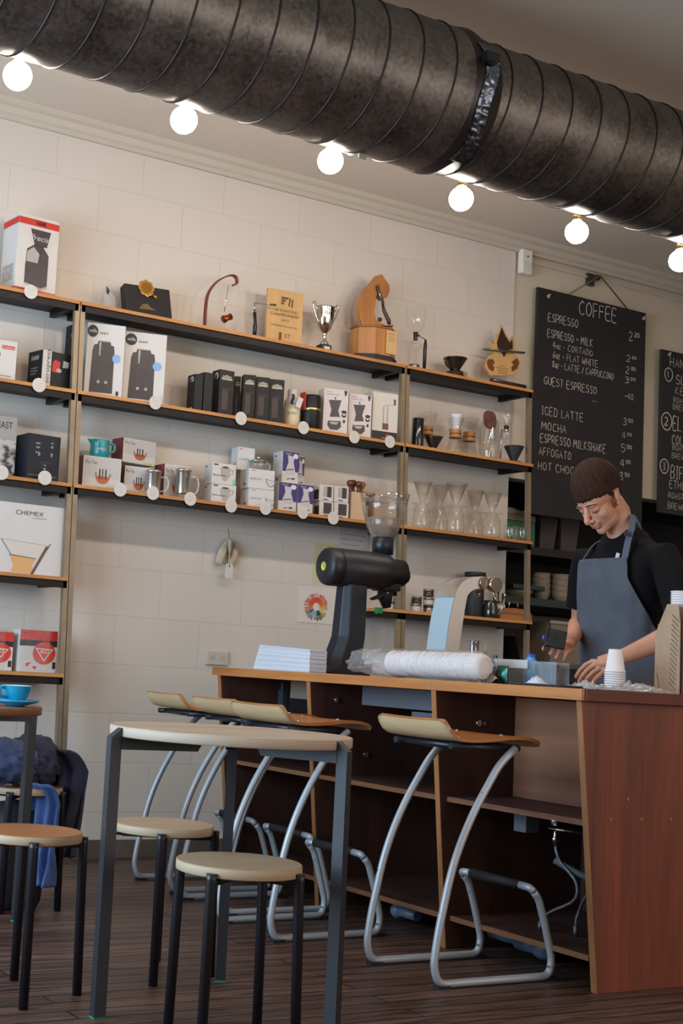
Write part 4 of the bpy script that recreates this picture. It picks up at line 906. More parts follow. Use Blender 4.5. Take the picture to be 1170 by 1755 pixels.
    for i,(uL,uR,vT,lv,y,lab) in enumerate(pur):
        b=carton('carafe_carton',lab,uL,uR,vT,ZC_ if lv==0 else zt,y,.10 if i!=3 else .06,-3,group='purple carafe cartons')
        if lv==0: zt=max(zt,ZC_+BOX[b.name][2]+.0012)
        face(b,'purple_panel',M_PUR,[rect(.0,.36,1,.99)]); face(b,'carafe_picture',mat('carafe_ink',rgb(190,182,186),.5),[[(.30,.88),(.72,.84),(.68,.66),(.80,.40),(.78,.26),(.24,.28),(.22,.42),(.36,.66)]],eps=.0012); face(b,'carafe_band',M_PHOTO,[[(.28,.42),(.72,.46),(.72,.43),(.28,.39)],[(.3,.12),(.5,.16),(.5,.13),(.3,.09)],oval(.68,.14,.12,.03)],eps=.0015); face(b,'white_seal',M_WINK,[oval(.80,.86,.16,.08)],eps=.0015); word(b,'hario',M_WINK,.16,.90,.05,wf=.36,eps=.0016); face(b,'purple_dot',M_PUR,[rect(.84,.46,.92,.54)],eps=.0015); face(b,'logo',M_INK,[rect(.2,.84,.34,.90)],'L'); face(b,'logo',M_INK,[rect(.4,.08,.55,.16)],'L')
    # little window cartons, two by two
    rows=[]
    for r_ in range(2):
        for c_ in range(2):
            uL=(547,572)[c_]; uR=(571,597)[c_]; vT=((858,860),(830,832))[r_][c_]
            b=carton('glass_carton',('lower ','upper ')[r_]+('left','right')[c_]+' of four small white cartons printed with dark jars',uL,uR,vT,ZC_ if r_==0 else rows[c_],-.17,.09,-4,group='small white cartons stacked two by two')
            if r_==0: rows.append(ZC_+BOX[b.name][2]+.0012)
            face(b,'jar_photo',M_PHOTO if r_==0 else M_PHOTOL,[rect(.28,.22,.86,.92)] if r_==0 else [rect(.28,.28,.55,.92)]); face(b,'jar_photo',M_DKPHOTO,[rect(.55,.26,.86,.92)] if r_==1 else [rect(.45,.3,.52,.85),rect(.66,.3,.72,.85)],eps=.0012); face(b,'caption',M_INK,[rect(.32,.08,.62,.14)],eps=.0012); face(b,'side_photo',M_DKPHOTO,[rect(.4,.1,.95,.7)],'L')
    # tan carton of wooden tamper handles
    b=carton('tan_carton','open tan carton holding wooden tamper handles beside the small white cartons',601,626,842,ZC_,-.16,.09,-4,body=mat('tan_card',rgb(196,166,134),.6))
    w,d,h=BOX[b.name]; lx,ly=b.location.x,b.location.y
    M_ROSE=wood('rosewood',rgb(112,56,34),rgb(76,36,24),'Z',14,.35,coat=.3); M_OAK=wood('oak_handle',rgb(178,120,70),rgb(140,88,48),'Z',14,.4)
    for i,(dx,dy,m,lab,hh) in enumerate([(.012,.03,M_ROSE,'left dark wooden tamper handle in the tan carton',.022),(.045,.05,M_ROSE,'middle dark wooden tamper handle, tallest in the tan carton',.035),(.06,.02,M_ROSE,'right dark wooden tamper handle in the tan carton',.018),(.105,.05,M_OAK,'pale wooden tamper handle at the right of the tan carton',.030)]):
        t=thing('tamper',lab,'tamper',(lx+dx,ly+dy,ZC_+h+.0005 if dx<.09 else ZC_),group='wooden tamper handles')
        k=0 if dx<.09 else h
        G().lathe([(0,0),(.013,0),(.011,.012),(.0085,.018+k),(.010,.022+hh*.3+k),(.017,.03+hh*.4+k),(.020,.036+hh*.5+k),(.018,.047+hh*.5+k),(.008,.053+hh*.5+k),(0,.054+hh*.5+k)],seg=24).build('handle',m,t)
    P=onY(641,836,-.12); Q=onY(625,836,-.12)
    t=thing('wooden_stand','small square wooden stand frame behind the pale tamper handle','stand',(P.x,-.11,ZC_))
    G().box(-.012,0,-.02,.02,0,.168).box(-.075,0,-.02,.02,.155,.168).build('frame',M_OAK,t)
    G().box(-.05,-.02,.0,.003,.10,.14).build('badge',M_INK,t)
middle_third()
# --- round price tags
def tags():
    T=[(53,500,'below the red and white grinder carton',ZA),(67,660,'below the black cup carton',ZB),(3,810,'at the left edge below the photograph book',ZC_),(77,819,'below the square blue-black carton',ZC_),(266,690,'below the right white grinder carton',ZB),(206,839,'below the lower left tea carton',ZC_),(262,845,'below the left strainer glass',ZC_),(326,855,'below the right strainer glass',ZC_),(413,717,'below the row of black cartons',ZB),(396,867,'below the cup cartons',ZC_),(455,871,'below the saucer cartons',ZC_),(520,733,'below the black canister',ZB),(607,749,'below the two hand mill cartons',ZB),(668,757,'below the white carton with a black band',ZB),(519,878,'below the purple carafe cartons',ZC_),(571,888,'below the four small white cartons',ZC_)]
    M_TAG=mat('paper_tag',rgb(206,198,190),.7)
    for i,(u,v,l,z) in enumerate(T):
        P=onY(u,v,YF-.010)
        t=thing('price_tag','round white paper price tag '+l,'price tag',(P.x,YF-.0095,P.z),group='round paper price tags')
        r=.0335
        G().tube([(0,-.0012,0),(0,.0012,0)],r,36).build('disc',M_TAG,t)
        g=G()
        for (dx,dz,w) in ((-.016,.009,.030),(-.014,-.001,.026),(-.010,-.011,.016)):
            x=dx
            while x<dx+w:
                l2=random.uniform(.002,.005); g.add([(x,-.0016,dz+random.uniform(-.001,.001)),(x+l2,-.0016,dz+random.uniform(-.001,.001)),(x+l2,-.0016,dz+.0012),(x,-.0016,dz+.0012)],[(0,1,2,3)]); x+=l2+random.uniform(.001,.003)
        g.build('pencil_marks',mat('pencil',rgb(170,162,158),.8),t)
tags()
# ------------------------------------------------------------------ awards on the top boards
M_GOLD=mat('gold_award',rgb(206,160,84),.25,metal=.9); M_SILV=mat('silver_cup',rgb(206,198,186),.12,metal=1); M_COPP=mat('copper',rgb(150,76,44),.25,metal=.9)
M_AWD=wood('award_oak',rgb(190,128,70),rgb(150,92,46),'Z',8,.4); M_PLQ=wood('plaque_maple',rgb(206,166,108),rgb(190,146,88),'Z',5,.5); M_DKW=wood('award_walnut',rgb(70,38,28),rgb(48,26,22),'Z',10,.4)
M_GL=clear('clear_glass'); M_RIBG=clear('ribbed_glass',(.95,.93,.90,1),ior=1.6,milky=.05,milk=(.7,.65,.58,1))
def awards():
    P=onY(188,520,-.10)
    t=thing('crystal_award','small pointed crystal award at the left of the middle unit top board','award',(P.x,-.10,ZA))
    k=1/ppm(P)
    pts=[(-.032,-.018),(.030,-.018),(.034,.018),(-.030,.018)]
    g=G(); z0=.0; tops=[.135,.085,.075,.125]
    g.add([(a,b,0) for a,b in pts]+[(a*.8-.006,b,tops[i]) for i,(a,b) in enumerate(pts)],[(0,3,2,1),(4,5,6,7),(0,1,5,4),(1,2,6,5),(2,3,7,6),(3,0,4,7)])
    g.build('crystal_block',clear('crystal',(.93,.93,.95,1),ior=1.55,milky=.22,milk=(.8,.8,.82,1)),t)
    G().add([(-.032,-.0183,.134),(-.012,-.0183,.112),(-.020,-.0183,.088),(-.031,-.0183,.10)],[(0,1,2,3)]).build('dark_facet',M_INK,t)
    # black presentation case with gold medal
    P=onY(256,535,-.15)
    t=thing('medal_case','black presentation case tilted back, with a gold medal on its front','award',(P.x,-.12,ZA))
    M=Matrix.Rotation(R(-14),4,'X')@Matrix.Rotation(R(-3),4,'Y')
    b=G().box(-.112,.112,-.02,.03,.004,.145,M=Matrix.Translation((0,-.02,.0015))@M).build('case',M_BLACKM,t,bevel=.003)
    MM=Matrix.Translation((0,-.02,.0015))@M
    g=G(); n=40; ring=[]
    for k in range(n):
        a=2*PI*k/n; r=.038*(1+.07*math.cos(8*a)); ring.append((-.008+r*math.cos(a),.132+r*math.sin(a)))
    g.prism(ring,-.030,-.0205,M=MM); g.build('gold_medal',M_GOLD,t,bevel=.002)
    G().tube([MM@Vector((-.008,-.0302,.132)),MM@Vector((-.008,-.033,.132))],.024,30).build('medal_face',mat('dark_gold',rgb(170,124,60),.3,metal=.9),t)
    G().tube([MM@Vector((.022,-.03,.10)),MM@Vector((.030,-.045,.085))],.006,10).build('medal_stem',M_GOLD,t)
    g=G(); g.add([(x,-.0206,z) for x,z in ((-.05,.034),(-.03,.058),(-.005,.062),(.01,.045),(.035,.036))],[(0,1,2,3,4)],M=MM); g.build('gold_emblem',mat('dull_gold',rgb(128,104,66),.5,metal=.5),t)
    for o in t.children: o.scale=(1.14,1.0,1.16)
    # copper hook with hanging pot
    P=onY(357,556,-.12); k=1/ppm(P)
    t=thing('hanging_pot_stand','curved copper strip stand with a small copper pot hanging from its hook','stand',(P.x-.005,-.12,ZA))
    def A(u,v): q=onY(u,v,-.12); return (q.x-P.x+.005,0,q.z-ZA)
    sp=smoothpath([A(351,549),A(352,530),A(356,505),A(368,486),A(385,475),A(398,472),A(405,477),A(405,486),A(399,489)],8)
    sp[0].z=0
    g=G()
    for i in range(len(sp)-1):
        a,b=sp[i],sp[i+1]; d=(b-a).normalized(); nn=Vector((-d.z,0,d.x))*.0035
        w=.012
        g.add([(a+nn)+Vector((0,-w,0)),(a-nn)+Vector((0,-w,0)),(b-nn)+Vector((0,-w,0)),(b+nn)+Vector((0,-w,0)),(a+nn)+Vector((0,w,0)),(a-nn)+Vector((0,w,0)),(b-nn)+Vector((0,w,0)),(b+nn)+Vector((0,w,0))],[(0,1,2,3),(4,7,6,5),(0,3,7,4),(1,5,6,2)],smooth=True)
    g.build('strip',mat('brown_copper',rgb(126,66,42),.4,metal=.6),t); G().box(-.05,.06,-.045,.045,0,.004).build('base_plate',mat('brown_copper',rgb(126,66,42),.4,metal=.6),t)
    a=A(391,489); b=A(384,535); G().tube([a,b],.0022,8).build('pot_handle',M_SILV,t)
    c=Vector(A(389,545)); Mx=Matrix.Translation(c)@Matrix.Rotation(R(62),4,'Y')
    G().lathe([(0,-.026),(.019,-.026),(.021,-.022),(.015,.0),(.018,.024),(.016,.024),(.013,0),(0,-.02)],seg=28,M=Mx).build('pot',M_COPP,t)
    # pressure gauge like handle
    P=onY(436,574,-.19)
    t=thing('siphon_stand','black handled stand with a chrome side arm, left of the wooden plaque','stand',(P.x,-.19,ZA))
    def A(u,v): q=onY(u,v,-.19); return (q.x-P.x,0,q.z-ZA)
    G().tube([(0,0,0),(0,0,.06),(.001,0,.075),A(436,535)],[.0095,.0115,.0085,.0085],16).build('grip',M_BLACKP,t)
    G().tube([A(436,534),A(436,519)],.004,10).tube([A(436,519),A(455,521)],.003,10).tube([A(452,520),A(472,523)],[.004,.007],10).build('chrome_arm',M_CHROME,t)
    # plaque
    b=carton('award_plaque','pale wooden plaque reading UK roasting championship 1st, on the middle top board',457,518,492,ZA,-.14,.018,-5,body=M_PLQ,cat='plaque')
    M_BURN=mat('burnt_letters',rgb(96,58,34),.6)
    face(b,'emblem',M_BURN,[rect(.38,.84,.58,.88),rect(.38,.79,.50,.83),rect(.38,.74,.46,.78),[(.58,.72),(.61,.88),(.65,.87),(.62,.72)],[(.66,.71),(.68,.86),(.72,.85),(.70,.70)]])
    word(b,'UK ROASTING',M_BURN,.20,.60,.055,wf=.66); word(b,'CHAMPIONSHIP',M_BURN,.10,.52,.055,wf=.80); word(b,'2015',M_BURN,.40,.43,.045,wf=.22); word(b,'MAVERICK & SLOW JO',M_BURN,.14,.33,.03,wf=.72); word(b,'1',M_BURN,.36,.06,.17,wf=.07); word(b,'ST',M_BURN,.52,.14,.07,wf=.16)
    # silver cup
    P=onY(557,590,-.15)
    t=thing('trophy_cup','silver two-handled trophy cup on a black block, middle top board','trophy',(P.x,-.14,ZA))
    G().lathe([(0,0),(.040,0),(.040,.034),(.037,.038),(0,.038)],seg=4,smooth=False,M=Matrix.Rotation(R(45),4,'Z')).build('block',M_BLACKP,t,bevel=.002); G().box(-.016,.016,-.0300,-.0285,.006,.028).build('name_plate',mat('name_plate',rgb(180,176,168),.4,metal=.5),t)
    G().lathe([(0,.0382),(.024,.039),(.022,.046),(.010,.060),(.008,.072),(.011,.078),(.008,.084),(.014,.094),(.030,.112),(.040,.140),(.044,.172),(.046,.203),(.047,.208),(.0445,.208),(.041,.172),(.036,.142),(.026,.114),(0,.10)],seg=48).build('cup',M_SILV,t)
    for s in (-1,1): G().tube(smoothpath([(s*.038,0,.135),(s*.052,0,.158),(s*.063,0,.185),(s*.073,0,.212),(s*.066,0,.226),(s*.056,0,.218),(s*.058,0,.20),(s*.046,0,.195)],6),.0032,10).build('handle',M_SILV,t)
    for o in t.children: o.scale=(1.12,1.0,1.22)
    # big wooden trophy: octagonal plinth, curved flame, held spoon
    P=onY(639,606,-.13)
    t=thing('wooden_trophy','large carved wooden flame trophy on octagonal oak plinth holding a dark spoon','trophy',(P.x,-.125,ZA))
    PT=onY(640,565,-.125).z-ZA
    o8=[(.142*math.cos(R(22.5+45*k)),.105*math.sin(R(22.5+45*k))) for k in range(8)]
    sc=lambda k:[(a*k,b*k) for a,b in o8]
    G().prism(sc(1.02),0,.032,plane='XY').build('black_foot',M_BLACKM,t); G().prism(sc(.96),.0322,PT-.012,plane='XY').build('plinth',M_AWD,t,bevel=.002); G().prism(sc(1.0),PT-.0118,PT,plane='XY').build('plinth_top',wood('award_oak_dark',rgb(160,98,54),rgb(124,70,36),'X',8,.4),t,bevel=.003)
    g=G().box(.012,.082,-.1025,-.1005,.045,PT-.018); pl=g.build('brass_plate',M_PLQ,t)
    vs,fs=typeset('SCAE UK',.010,.042); G().add([(.022+a,-.1032,PT-.042+b) for a,b in vs],fs).build('lettering',M_INK,t,recalc=False)
    for zz in (PT-.056,PT-.068,PT-.078): G().box(.026,.066,-.1032,-.1026,zz,zz+.003).build('engraved_line',M_GREYINK,t)
    def A(u,v): q=onY(u,v,-.125); return (q.x-P.x,q.z-ZA)
    fl=[A(*p) for p in [(618,563),(613,545),(612,525),(616,508),(625,494),(636,484),(644,473),(651,471),(656,480),(658,482),(663,490),(664,500),(660,510),(652,515),(647,509),(645,500),(640,512),(639,525),(637,535),(640,548),(646,554),(652,556),(660,562),(671,557),(669,563)]]
    fl=[(a,max(b,PT+.0005)) for a,b in fl]
    G().prism(fl,-.022,.022).build('flame',M_AWD,t,bevel=.004)
    a=Vector(A(641,491)); b=Vector(A(650,525)); c=Vector(A(661,558))
    G().tube([(a.x,-.03,a.y),(a.x+.002,-.031,a.y-.02),(b.x-.004,-.032,b.y+.02),(b.x,-.03,b.y)],[.009,.010,.008,.006],14).build('spoon_bowl',M_DKW,t); G().tube([(a.x-.007,-.036,a.y),(b.x-.006,-.036,b.y)],.0035,8).build('silver_rod',M_SILV,t)
    G().tube([(b.x,-.03,b.y),(b.x+.01,-.03,b.y-.03),(c.x-.004,-.03,c.y+.02),(c.x,-.03,max(c.y,PT+.0005))],[.007,.010,.012,.009],14).build('spoon_handle',M_DKW,t); G().tube([(b.x-.005,-.03,b.y+.004),(b.x+.012,-.03,b.y+.008)],.003,8).build('silver_pin',M_SILV,t)
    q=A(646,549); G().ell((q[0],-.024,q[1]),(.014,.010,.012)).build('dark_bean',M_DKW,t)
    # siphon brewer
    P=onY(711,624,-.13)
    t=thing('siphon_brewer','glass siphon coffee brewer with black grip beside the second shelf post','coffee siphon',(P.x,-.125,ZA))
    def A(u,v): q=onY(u,v,-.125); return (q.x-P.x,q.z-ZA)
    zb=A(711,592)[1]
    G().ell((0,0,zb),(.034,.034,.034),seg=32,rings=18).build('lower_globe',M_GL,t); zt=A(711,527)[1]; zn=A(711,570)[1]
    G().lathe([(.008,zn),(.024,zn+.004),(.048,zn+.03),(.060,zt),(.0585,zt)],seg=40).build('upper_chamber',M_GL,t); G().lathe([(.012,zb+.03),(.012,zn-.012),(.014,zn-.01),(.014,zn+.002),(0,zn+.003)],seg=24).build('black_collar',M_BLACKP,t)
    q=A(729,582); G().tube([(.012,0,zn-.012),(.03,0,zn-.016),(q[0],0,q[1])],.0028,8).tube([(.020,-.006,zn-.014),(.020,.008,zn-.014)],.006,10).build('chrome_arm',M_CHROME,t); G().tube([(q[0],0,q[1]),(q[0],0,q[1]-.02),(q[0]-.001,0,q[1]-.05),(q[0]-.002,0,0)],[.005,.0085,.0105,.0085],14).build('grip',M_BLACKP,t)
    G().box(-.035,q[0]+.012,-.03,.03,0,.004).build('base',M_BLACKP,t)
    t=thing('steel_burner','small round steel burner with slotted sides under the glass siphon','burner',(P.x-.004,-.125,ZA+.0042))
    G().lathe([(0,0),(.026,0),(.028,.010),(.031,.034),(.030,.036),(0,.030)],seg=36).build('cup',mat('dull_steel',rgb(150,144,136),.3,metal=.9),t)
    for k in range(18):
        a=2*PI*k/18; G().box(-.0015,.0015,-.0004,.0008,.012,.026,M=Matrix.Translation((.0302*math.cos(a),.0302*math.sin(a),0))@Matrix.Rotation(a+PI/2,4,'Z')).build('slot',M_BLACKP,t)
    # metal dripper
    P=onY(781,640,-.15)
    t=thing('metal_dripper','dark steel ribbed dripper on a round stand, right unit top board','dripper',(P.x,-.14,ZA))
    M_DS=mat('dark_steel',rgb(96,86,78),.25,metal=.95)
    G().lathe([(0,0),(.050,0),(.050,.008),(.047,.012),(.044,.026),(.040,.034),(.030,.038),(0,.038)],seg=48).build('stand',M_DS,t)
    pr=[]; 
    for k in range(12):
        f=k/11; pr+=[(.020+.031*f+(.0018 if k%2 else 0),.040+.052*f)]
    pr+=[(.055,.094),(.055,.098),(.049,.095),(.02,.045)]
    G().lathe([(0,.0385),(.020,.0385)]+pr,seg=48).build('cone',M_DS,t); G().tube(smoothpath([(-.046,-.01,.088),(-.068,-.014,.085),(-.072,-.014,.066),(-.05,-.012,.048),(-.03,-.01,.042)],6),.0042,10).build('handle',M_DS,t)
    G().box(.0,.034,-.0462,-.045,.010,.032,M=Matrix.Rotation(R(20),4,'Z')).build('badge',mat('name_plate',rgb(180,176,168),.4,metal=.5),t)
    for o in t.children: o.scale=(1.22,1.22,1.22)
    # flame award
    P=onY(862,652,-.13)
    t=thing('flame_award','wooden flame shaped award with a steel band, right end of the top board','award',(P.x,-.125,ZA))
    def A(u,v): q=onY(u,v,-.125); return (q.x-P.x,q.z-ZA)
    G().box(-.112,.105,-.05,.05,0,.018).build('base_board',M_PLQ,t,bevel=.001)
    out=[(840,644),(831,630),(833,620),(838,610),(846,606),(843,596),(838,585),(846,592),(850,580),(849,572),(856,575),(858,556),(866,572),(874,585),(878,576),(881,590),(878,602),(884,610),(890,620),(888,632),(880,643)]
    G().prism([(A(u,v)[0],max(A(u,v)[1],.0183)) for u,v in out],-.004,.010).build('flame_board',M_PLQ,t)
    inn=[(852,598),(850,588),(853,578),(858,562),(864,576),(872,588),(876,582),(877,598),(868,601),(862,612),(856,600)]
    G().prism([A(u,v) for u,v in inn],-.0085,-.0042).build('dark_flame',M_DKW,t)
    for cv in ([(835,616),(833,622),(836,632),(843,637),(845,630),(842,626),(846,622),(843,616)],[(884,614),(888,622),(884,632),(876,637),(875,629),(879,626),(875,620),(879,618)]): G().prism([A(u,v) for u,v in cv],-.0085,-.0042).build('dark_curl',wood('award_red',rgb(128,70,44),rgb(98,50,32),'Z',10,.4),t)
    g=G(); a0=A(824,599); a1=A(894,606); g.tube([(a0[0]+.004,-.016,a0[1]),(a1[0]-.004,-.016,a1[1])],.0185,20,flat=.35); g.build('steel_band',mat('dull_steel',rgb(150,144,136),.3,metal=.9),t)
    vs,fs=typeset('HARIO',.022,.10); dx=a1[0]-a0[0]; sl=(a1[1]-a0[1])/dx; G().add([(-.062+a,-.0365,A(846,604)[1]-.006+b+sl*a) for a,b in vs],fs).build('lettering',M_INK,t,recalc=False)
    vs,fs=typeset('World Cup',.008,.05); G().add([(-.03+a,-.0046,A(858,628)[1]+b) for a,b in vs],fs).build('lettering',M_BURN,t,recalc=False)
    for k,v in enumerate((632,636,640)): q=A(860,v); G().box(q[0]-.045+.006*k,q[0]+.05-.006*k,-.0048,-.0042,q[1],q[1]+.003).build('engraved_line',M_BURN,t)
    q=A(834,646); p=A(893,650); G().tube([(q[0],-.035,.0305),(p[0],-.035,.0295)],.0115,14).build('dark_rod',M_DKW,t); G().tube([(q[0]+.002,-.0475,.031),(q[0]+.10,-.0475,.0305)],.003,8).build('silver_pin',M_SILV,t)
awards()
# ------------------------------------------------------------------ glassware on the right unit
M_LEATHER=mat('brown_leather',rgb(104,62,46),.6,noise_amt=.2,noise_scale=30); M_COLLAR=wood('collar_wood',rgb(190,134,80),rgb(156,100,54),'Z',8,.45)
def glassware():
    P=onY(715,760,-.17); h=onY(715,717,-.17).z-ZB
    t=thing('black_tumbler','tall shiny black cylinder at the left of the right unit second board','tumbler',(P.x,-.17,ZB))
    G().lathe([(0,0),(.031,0),(.032,.003),(.032,h-.003),(.030,h),(0,h)],seg=40).build('body',mat('black_gloss',rgb(30,26,28),.15,coat=.5),t)
    def hourglass(name,label,u,y,rb,h,rt,paper=False,vb=768):
        P=onY(u,vb,y); t=thing('hourglass_brewer',label,'coffee maker',(P.x,y,ZB),group='hourglass coffee makers with wooden collars')
        nz=h*.56; rn=.026
        G().lathe([(0,.002),(rb*.9,.002),(rb,.01),(rb*.98,.03),(rb*.72,nz*.6),(rn,nz*.92),(rn*.96,nz),(rn,nz*1.08),(rt,h),(rt-.001,h)],seg=48).build('glass_body',clear('brewer_glass',(.93,.92,.9,1),ior=1.55),t)
        G().lathe([(rn+.010,nz*.80),(rn+.006,nz*.9),(rn+.004,nz),(rn+.006,nz*1.1),(rn+.011,nz*1.2),(rn+.006,nz*1.2),(rn+.001,nz),(rn+.004,nz*.8),(rn+.010,nz*.80)],seg=40).build('wooden_collar',M_COLLAR,t)
        G().tube([((rn+.0065)*math.cos(a),(rn+.0065)*math.sin(a),nz) for a in [2*PI*k/32 for k in range(32)]],.0022,8,closed=True).ell((-.0,-(rn+.012),nz),(.005,.005,.005)).build('leather_tie',M_LEATHER,t)
        if paper:
            G().lathe([(.006,nz*.9),(.02,nz*1.1),(.030,h*1.0),(.036,h*1.10),(.035,h*1.10),(.028,h)],seg=36).build('paper_filter',mat('filter_paper',rgb(214,208,214),.8),t)
        return t
    hourglass('a','hourglass glass brewer with wooden collar behind the black cylinder',731,-.072,.05,.225,.058,vb=764)
    hourglass('b','hourglass glass brewer holding a white paper filter, middle of the second right board',779,-.155,.050,.205,.050,True,769)
    hourglass('c','hourglass glass brewer with plain open top, right of the one with paper filter',803,-.068,.050,.235,.056,vb=772)
    P=onY(742,765,-.185)
    t=thing('ribbed_dripper','grey ribbed steel dripper on the right unit second board, before a brewer','dripper',(P.x,-.185,ZB))
    G().lathe([(0,0),(.026,0),(.026,.004),(.016,.006),(.016,.010)]+[(.018+.024*k/13+(.0022 if k%2 else 0),.012+.045*k/13) for k in range(14)]+[(.038,.055),(.015,.012),(0,.012)],seg=44).build('cone',mat('dark_steel',rgb(96,86,78),.25,metal=.95),t)
    for o in t.children: o.scale=(1.2,1.2,1.25)
    # glass jug with brown leather disc standing in it
    P=onY(837,780,-.16); h=onY(837,722,-.16).z-ZB
    t=thing('glass_jug','tall open glass jug with a brown round lid leaning in its mouth','jug',(P.x,-.165,ZB))
    G().lathe([(0,.003),(.052,.003),(.055,.0),(.057,.008),(.057,h*.6),(.050,h*.8),(.049,h),(.0475,h)],seg=44).build('glass_body',clear('brewer_glass',(.93,.92,.9,1),ior=1.55),t)
    G().tube(smoothpath([(-.049,-.008,h*.9),(-.064,-.012,h*.92),(-.068,-.012,h*.7),(-.057,-.01,h*.6)],6),.003,8).build('handle',M_GL,t)
    q=onY(837,720,-.15); M=Matrix.Translation((q.x-P.x,.004,q.z-ZB))@Matrix.Rotation(R(-8),4,'X')@Matrix.Rotation(R(90),4,'X')
    t2=thing('wooden_disc','brown oval wooden disc leaning in the mouth of the glass jug','disc',(P.x,-.165,ZB))
    g=G(); pr=[(.045*math.copysign(abs(math.cos(a))**.75,math.cos(a)),.053*math.copysign(abs(math.sin(a))**.75,math.sin(a))) for a in [2*PI*k/40 for k in range(40)]]
    g.prism(pr,-.006,.006,plane='XY',M=M); g.build('disc',M_LEATHER,t2,bevel=.002)
    # right siphon
    P=onY(866,783,-.12); k=1/ppm(P)
    t=thing('siphon_brewer','glass siphon brewer with black neck at the right end of the second board','coffee siphon',(P.x,-.12,ZB))
    def A(u,v): q=onY(u,v,-.12); return (q.x-P.x,q.z-ZB)
    zn=A(866,732)[1]; zt=A(866,690)[1]
    G().ell((0,0,zn-.043),(.034,.034,.034),seg=32,rings=18).build('lower_globe',M_GL,t); G().lathe([(0,0),(.024,0),(.024,.004),(0,.004)],seg=30).build('foot',M_GL,t); G().lathe([(.008,zn+.008),(.030,zn+.014),(.040,zn+.035),(.041,zt),(.040,zt)],seg=40).build('upper_chamber',M_GL,t); G().lathe([(.010,zn-.012),(.014,zn-.008),(.014,zn+.008),(0,zn+.009)],seg=24).build('black_neck',M_BLACKP,t)
    G().lathe([(.010,zn-.026),(.010,zn-.013)],seg=24).tube([(-.008,0,zn-.02),(-.036,0,zn-.02),(-.038,0,0)],.0035,8).build('chrome_collar',M_CHROME,t)
    G().lathe([(0,zn+.016),(.012,zn+.018),(.014,zn+.028),(.011,zn+.036),(.011,zn+.058),(0,zn+.06)],seg=24).build('filter',mat('filter_cloth',rgb(208,198,182),.7),t)
    P=onY(880,787,-.19); 
    t=thing('black_dripper','black plastic cone dripper at the right front of the second right board','dripper',(P.x,-.19,ZB))
    G().lathe([(0,0),(.034,0),(.034,.004),(.016,.006),(.017,.012),(.046,.072),(.046,.075),(.043,.075),(.012,.014),(0,.014)],seg=44).build('cone',M_BLACKM,t)
    for o in t.children: o.scale=(1.22,1.22,1.24)
    # row of ribbed glass drippers on servers
    px=[(722,892,826,-.165,'leftmost'),(752,897,832,-.066,'second from the left'),(780,903,828,-.165,'tallest, middle'),(812,909,841,-.066,'fourth from the left'),(842,914,845,-.165,'rightmost')]
    for i,(u,vb,vt,y,l) in enumerate(px):
        P=onY(u,vb,y); ht=onY(u,vt,y).z-ZC_
        R1=.050
        t=thing('glass_server',l+' round glass coffee server in the row under ribbed drippers','glass server',(P.x,y,ZC_),group='round glass servers on the third right board')
        hs=ht*.53
        G().lathe([(0,.002),(R1*.86,.002),(R1,.012),(R1*1.02,.03),(R1*.92,hs*.72),(R1*.70,hs*.9),(R1*.72,hs*.985),(R1*.68,hs*.985)],seg=44).build('glass_body',M_RIBG,t)
        G().tube(smoothpath([(-R1*.9,-.008,hs*.85),(-R1*1.35,-.012,hs*.8),(-R1*1.4,-.012,hs*.45),(-R1*.98,-.008,hs*.35)],5),.0035,8).build('handle',M_GL,t)
        t=thing('glass_dripper',l+' ribbed glass cone dripper set on a round glass server','dripper',(P.x,y,ZC_+hs),group='ribbed glass drippers')
        G().lathe([(R1*1.05,.0),(R1*1.05,.004),(.012,.004),(.012,.012),(.050 if i!=2 else .060,ht-hs),(.0485 if i!=2 else .0585,ht-hs),(.010,.014)],seg=96,ribs=24,ribk=.035).build('cone',M_RIBG,t)
    for i,(u,vb,y,l) in enumerate(((873,917,-.17,'left small clear glass at the right end of the third right board'),(894,922,-.19,'right small clear glass at the right end of the third right board'),(882,906,-.08,'small clear glass behind the other two, before the green box'))):
        P=onY(u,vb,y); t=thing('small_glass',l,'glass',(P.x,y,ZC_),group='small glasses on the third right board')
        G().lathe([(0,.004),(.026,.004),(.028,0),(.034,.02),(.035,.065),(.031,.085),(.030,.085),(.0335,.065),(.0325,.02),(.022,.006),(0,.006)],seg=36).build('glass_body',M_GL,t)
    # little tins and cups on the lowest right board
    M_TIN=mat('tin_steel',rgb(150,144,138),.35,metal=.85); M_TINW=mat('tin_pale',rgb(190,180,165),.5); M_TIND=mat('tin_dark',rgb(74,68,66),.4,metal=.6)
    tins=[(668,1040,-.16,.032,M_TINW,0,'lowest pale tin behind the black grinder spout'),(668,1026,-.16,.030,M_TINW,1,'pale tin stacked on the tin behind the grinder spout'),(669,1012,-.16,.026,M_TIN,2,'top tin of the stack behind the grinder spout'),(712,1043,-.19,.03,M_TINW,0,'lower front pale tin right of the shelf post'),(713,1030,-.13,.03,M_TIN,0,'steel tin standing behind the front pale tin'),(714,1014,-.13,.03,M_TIND,1,'dark topped tin stacked behind the front pale tin'),(734,1045,-.16,.03,M_TIN,0,'lower tin of the stack beside the tap column'),(734,1031,-.16,.028,M_TINW,1,'middle tin of the stack beside the tap column'),(734,1017,-.16,.03,M_TIND,2,'dark top tin of the stack beside the tap column')]
    for u,v,y,h,m,lv,l in tins:
        h*=1.3
        P=onY(u,v,y); t=thing('small_tin','small round '+l,'tin',(P.x,y,ZL+lv*.044),group='small stacked tins on the lowest right board')
        G().lathe([(0,0),(.028,0),(.0285,.002),(.0285,h*.72),(.0275,h*.74)],seg=28).build('body',m,t); G().lathe([(.0275,h*.74),(.0295,h*.75),(.0295,h+.002),(.027,h+.003),(0,h+.003)],seg=28).build('lid',M_TIND if m is M_TIN else M_TIN,t)
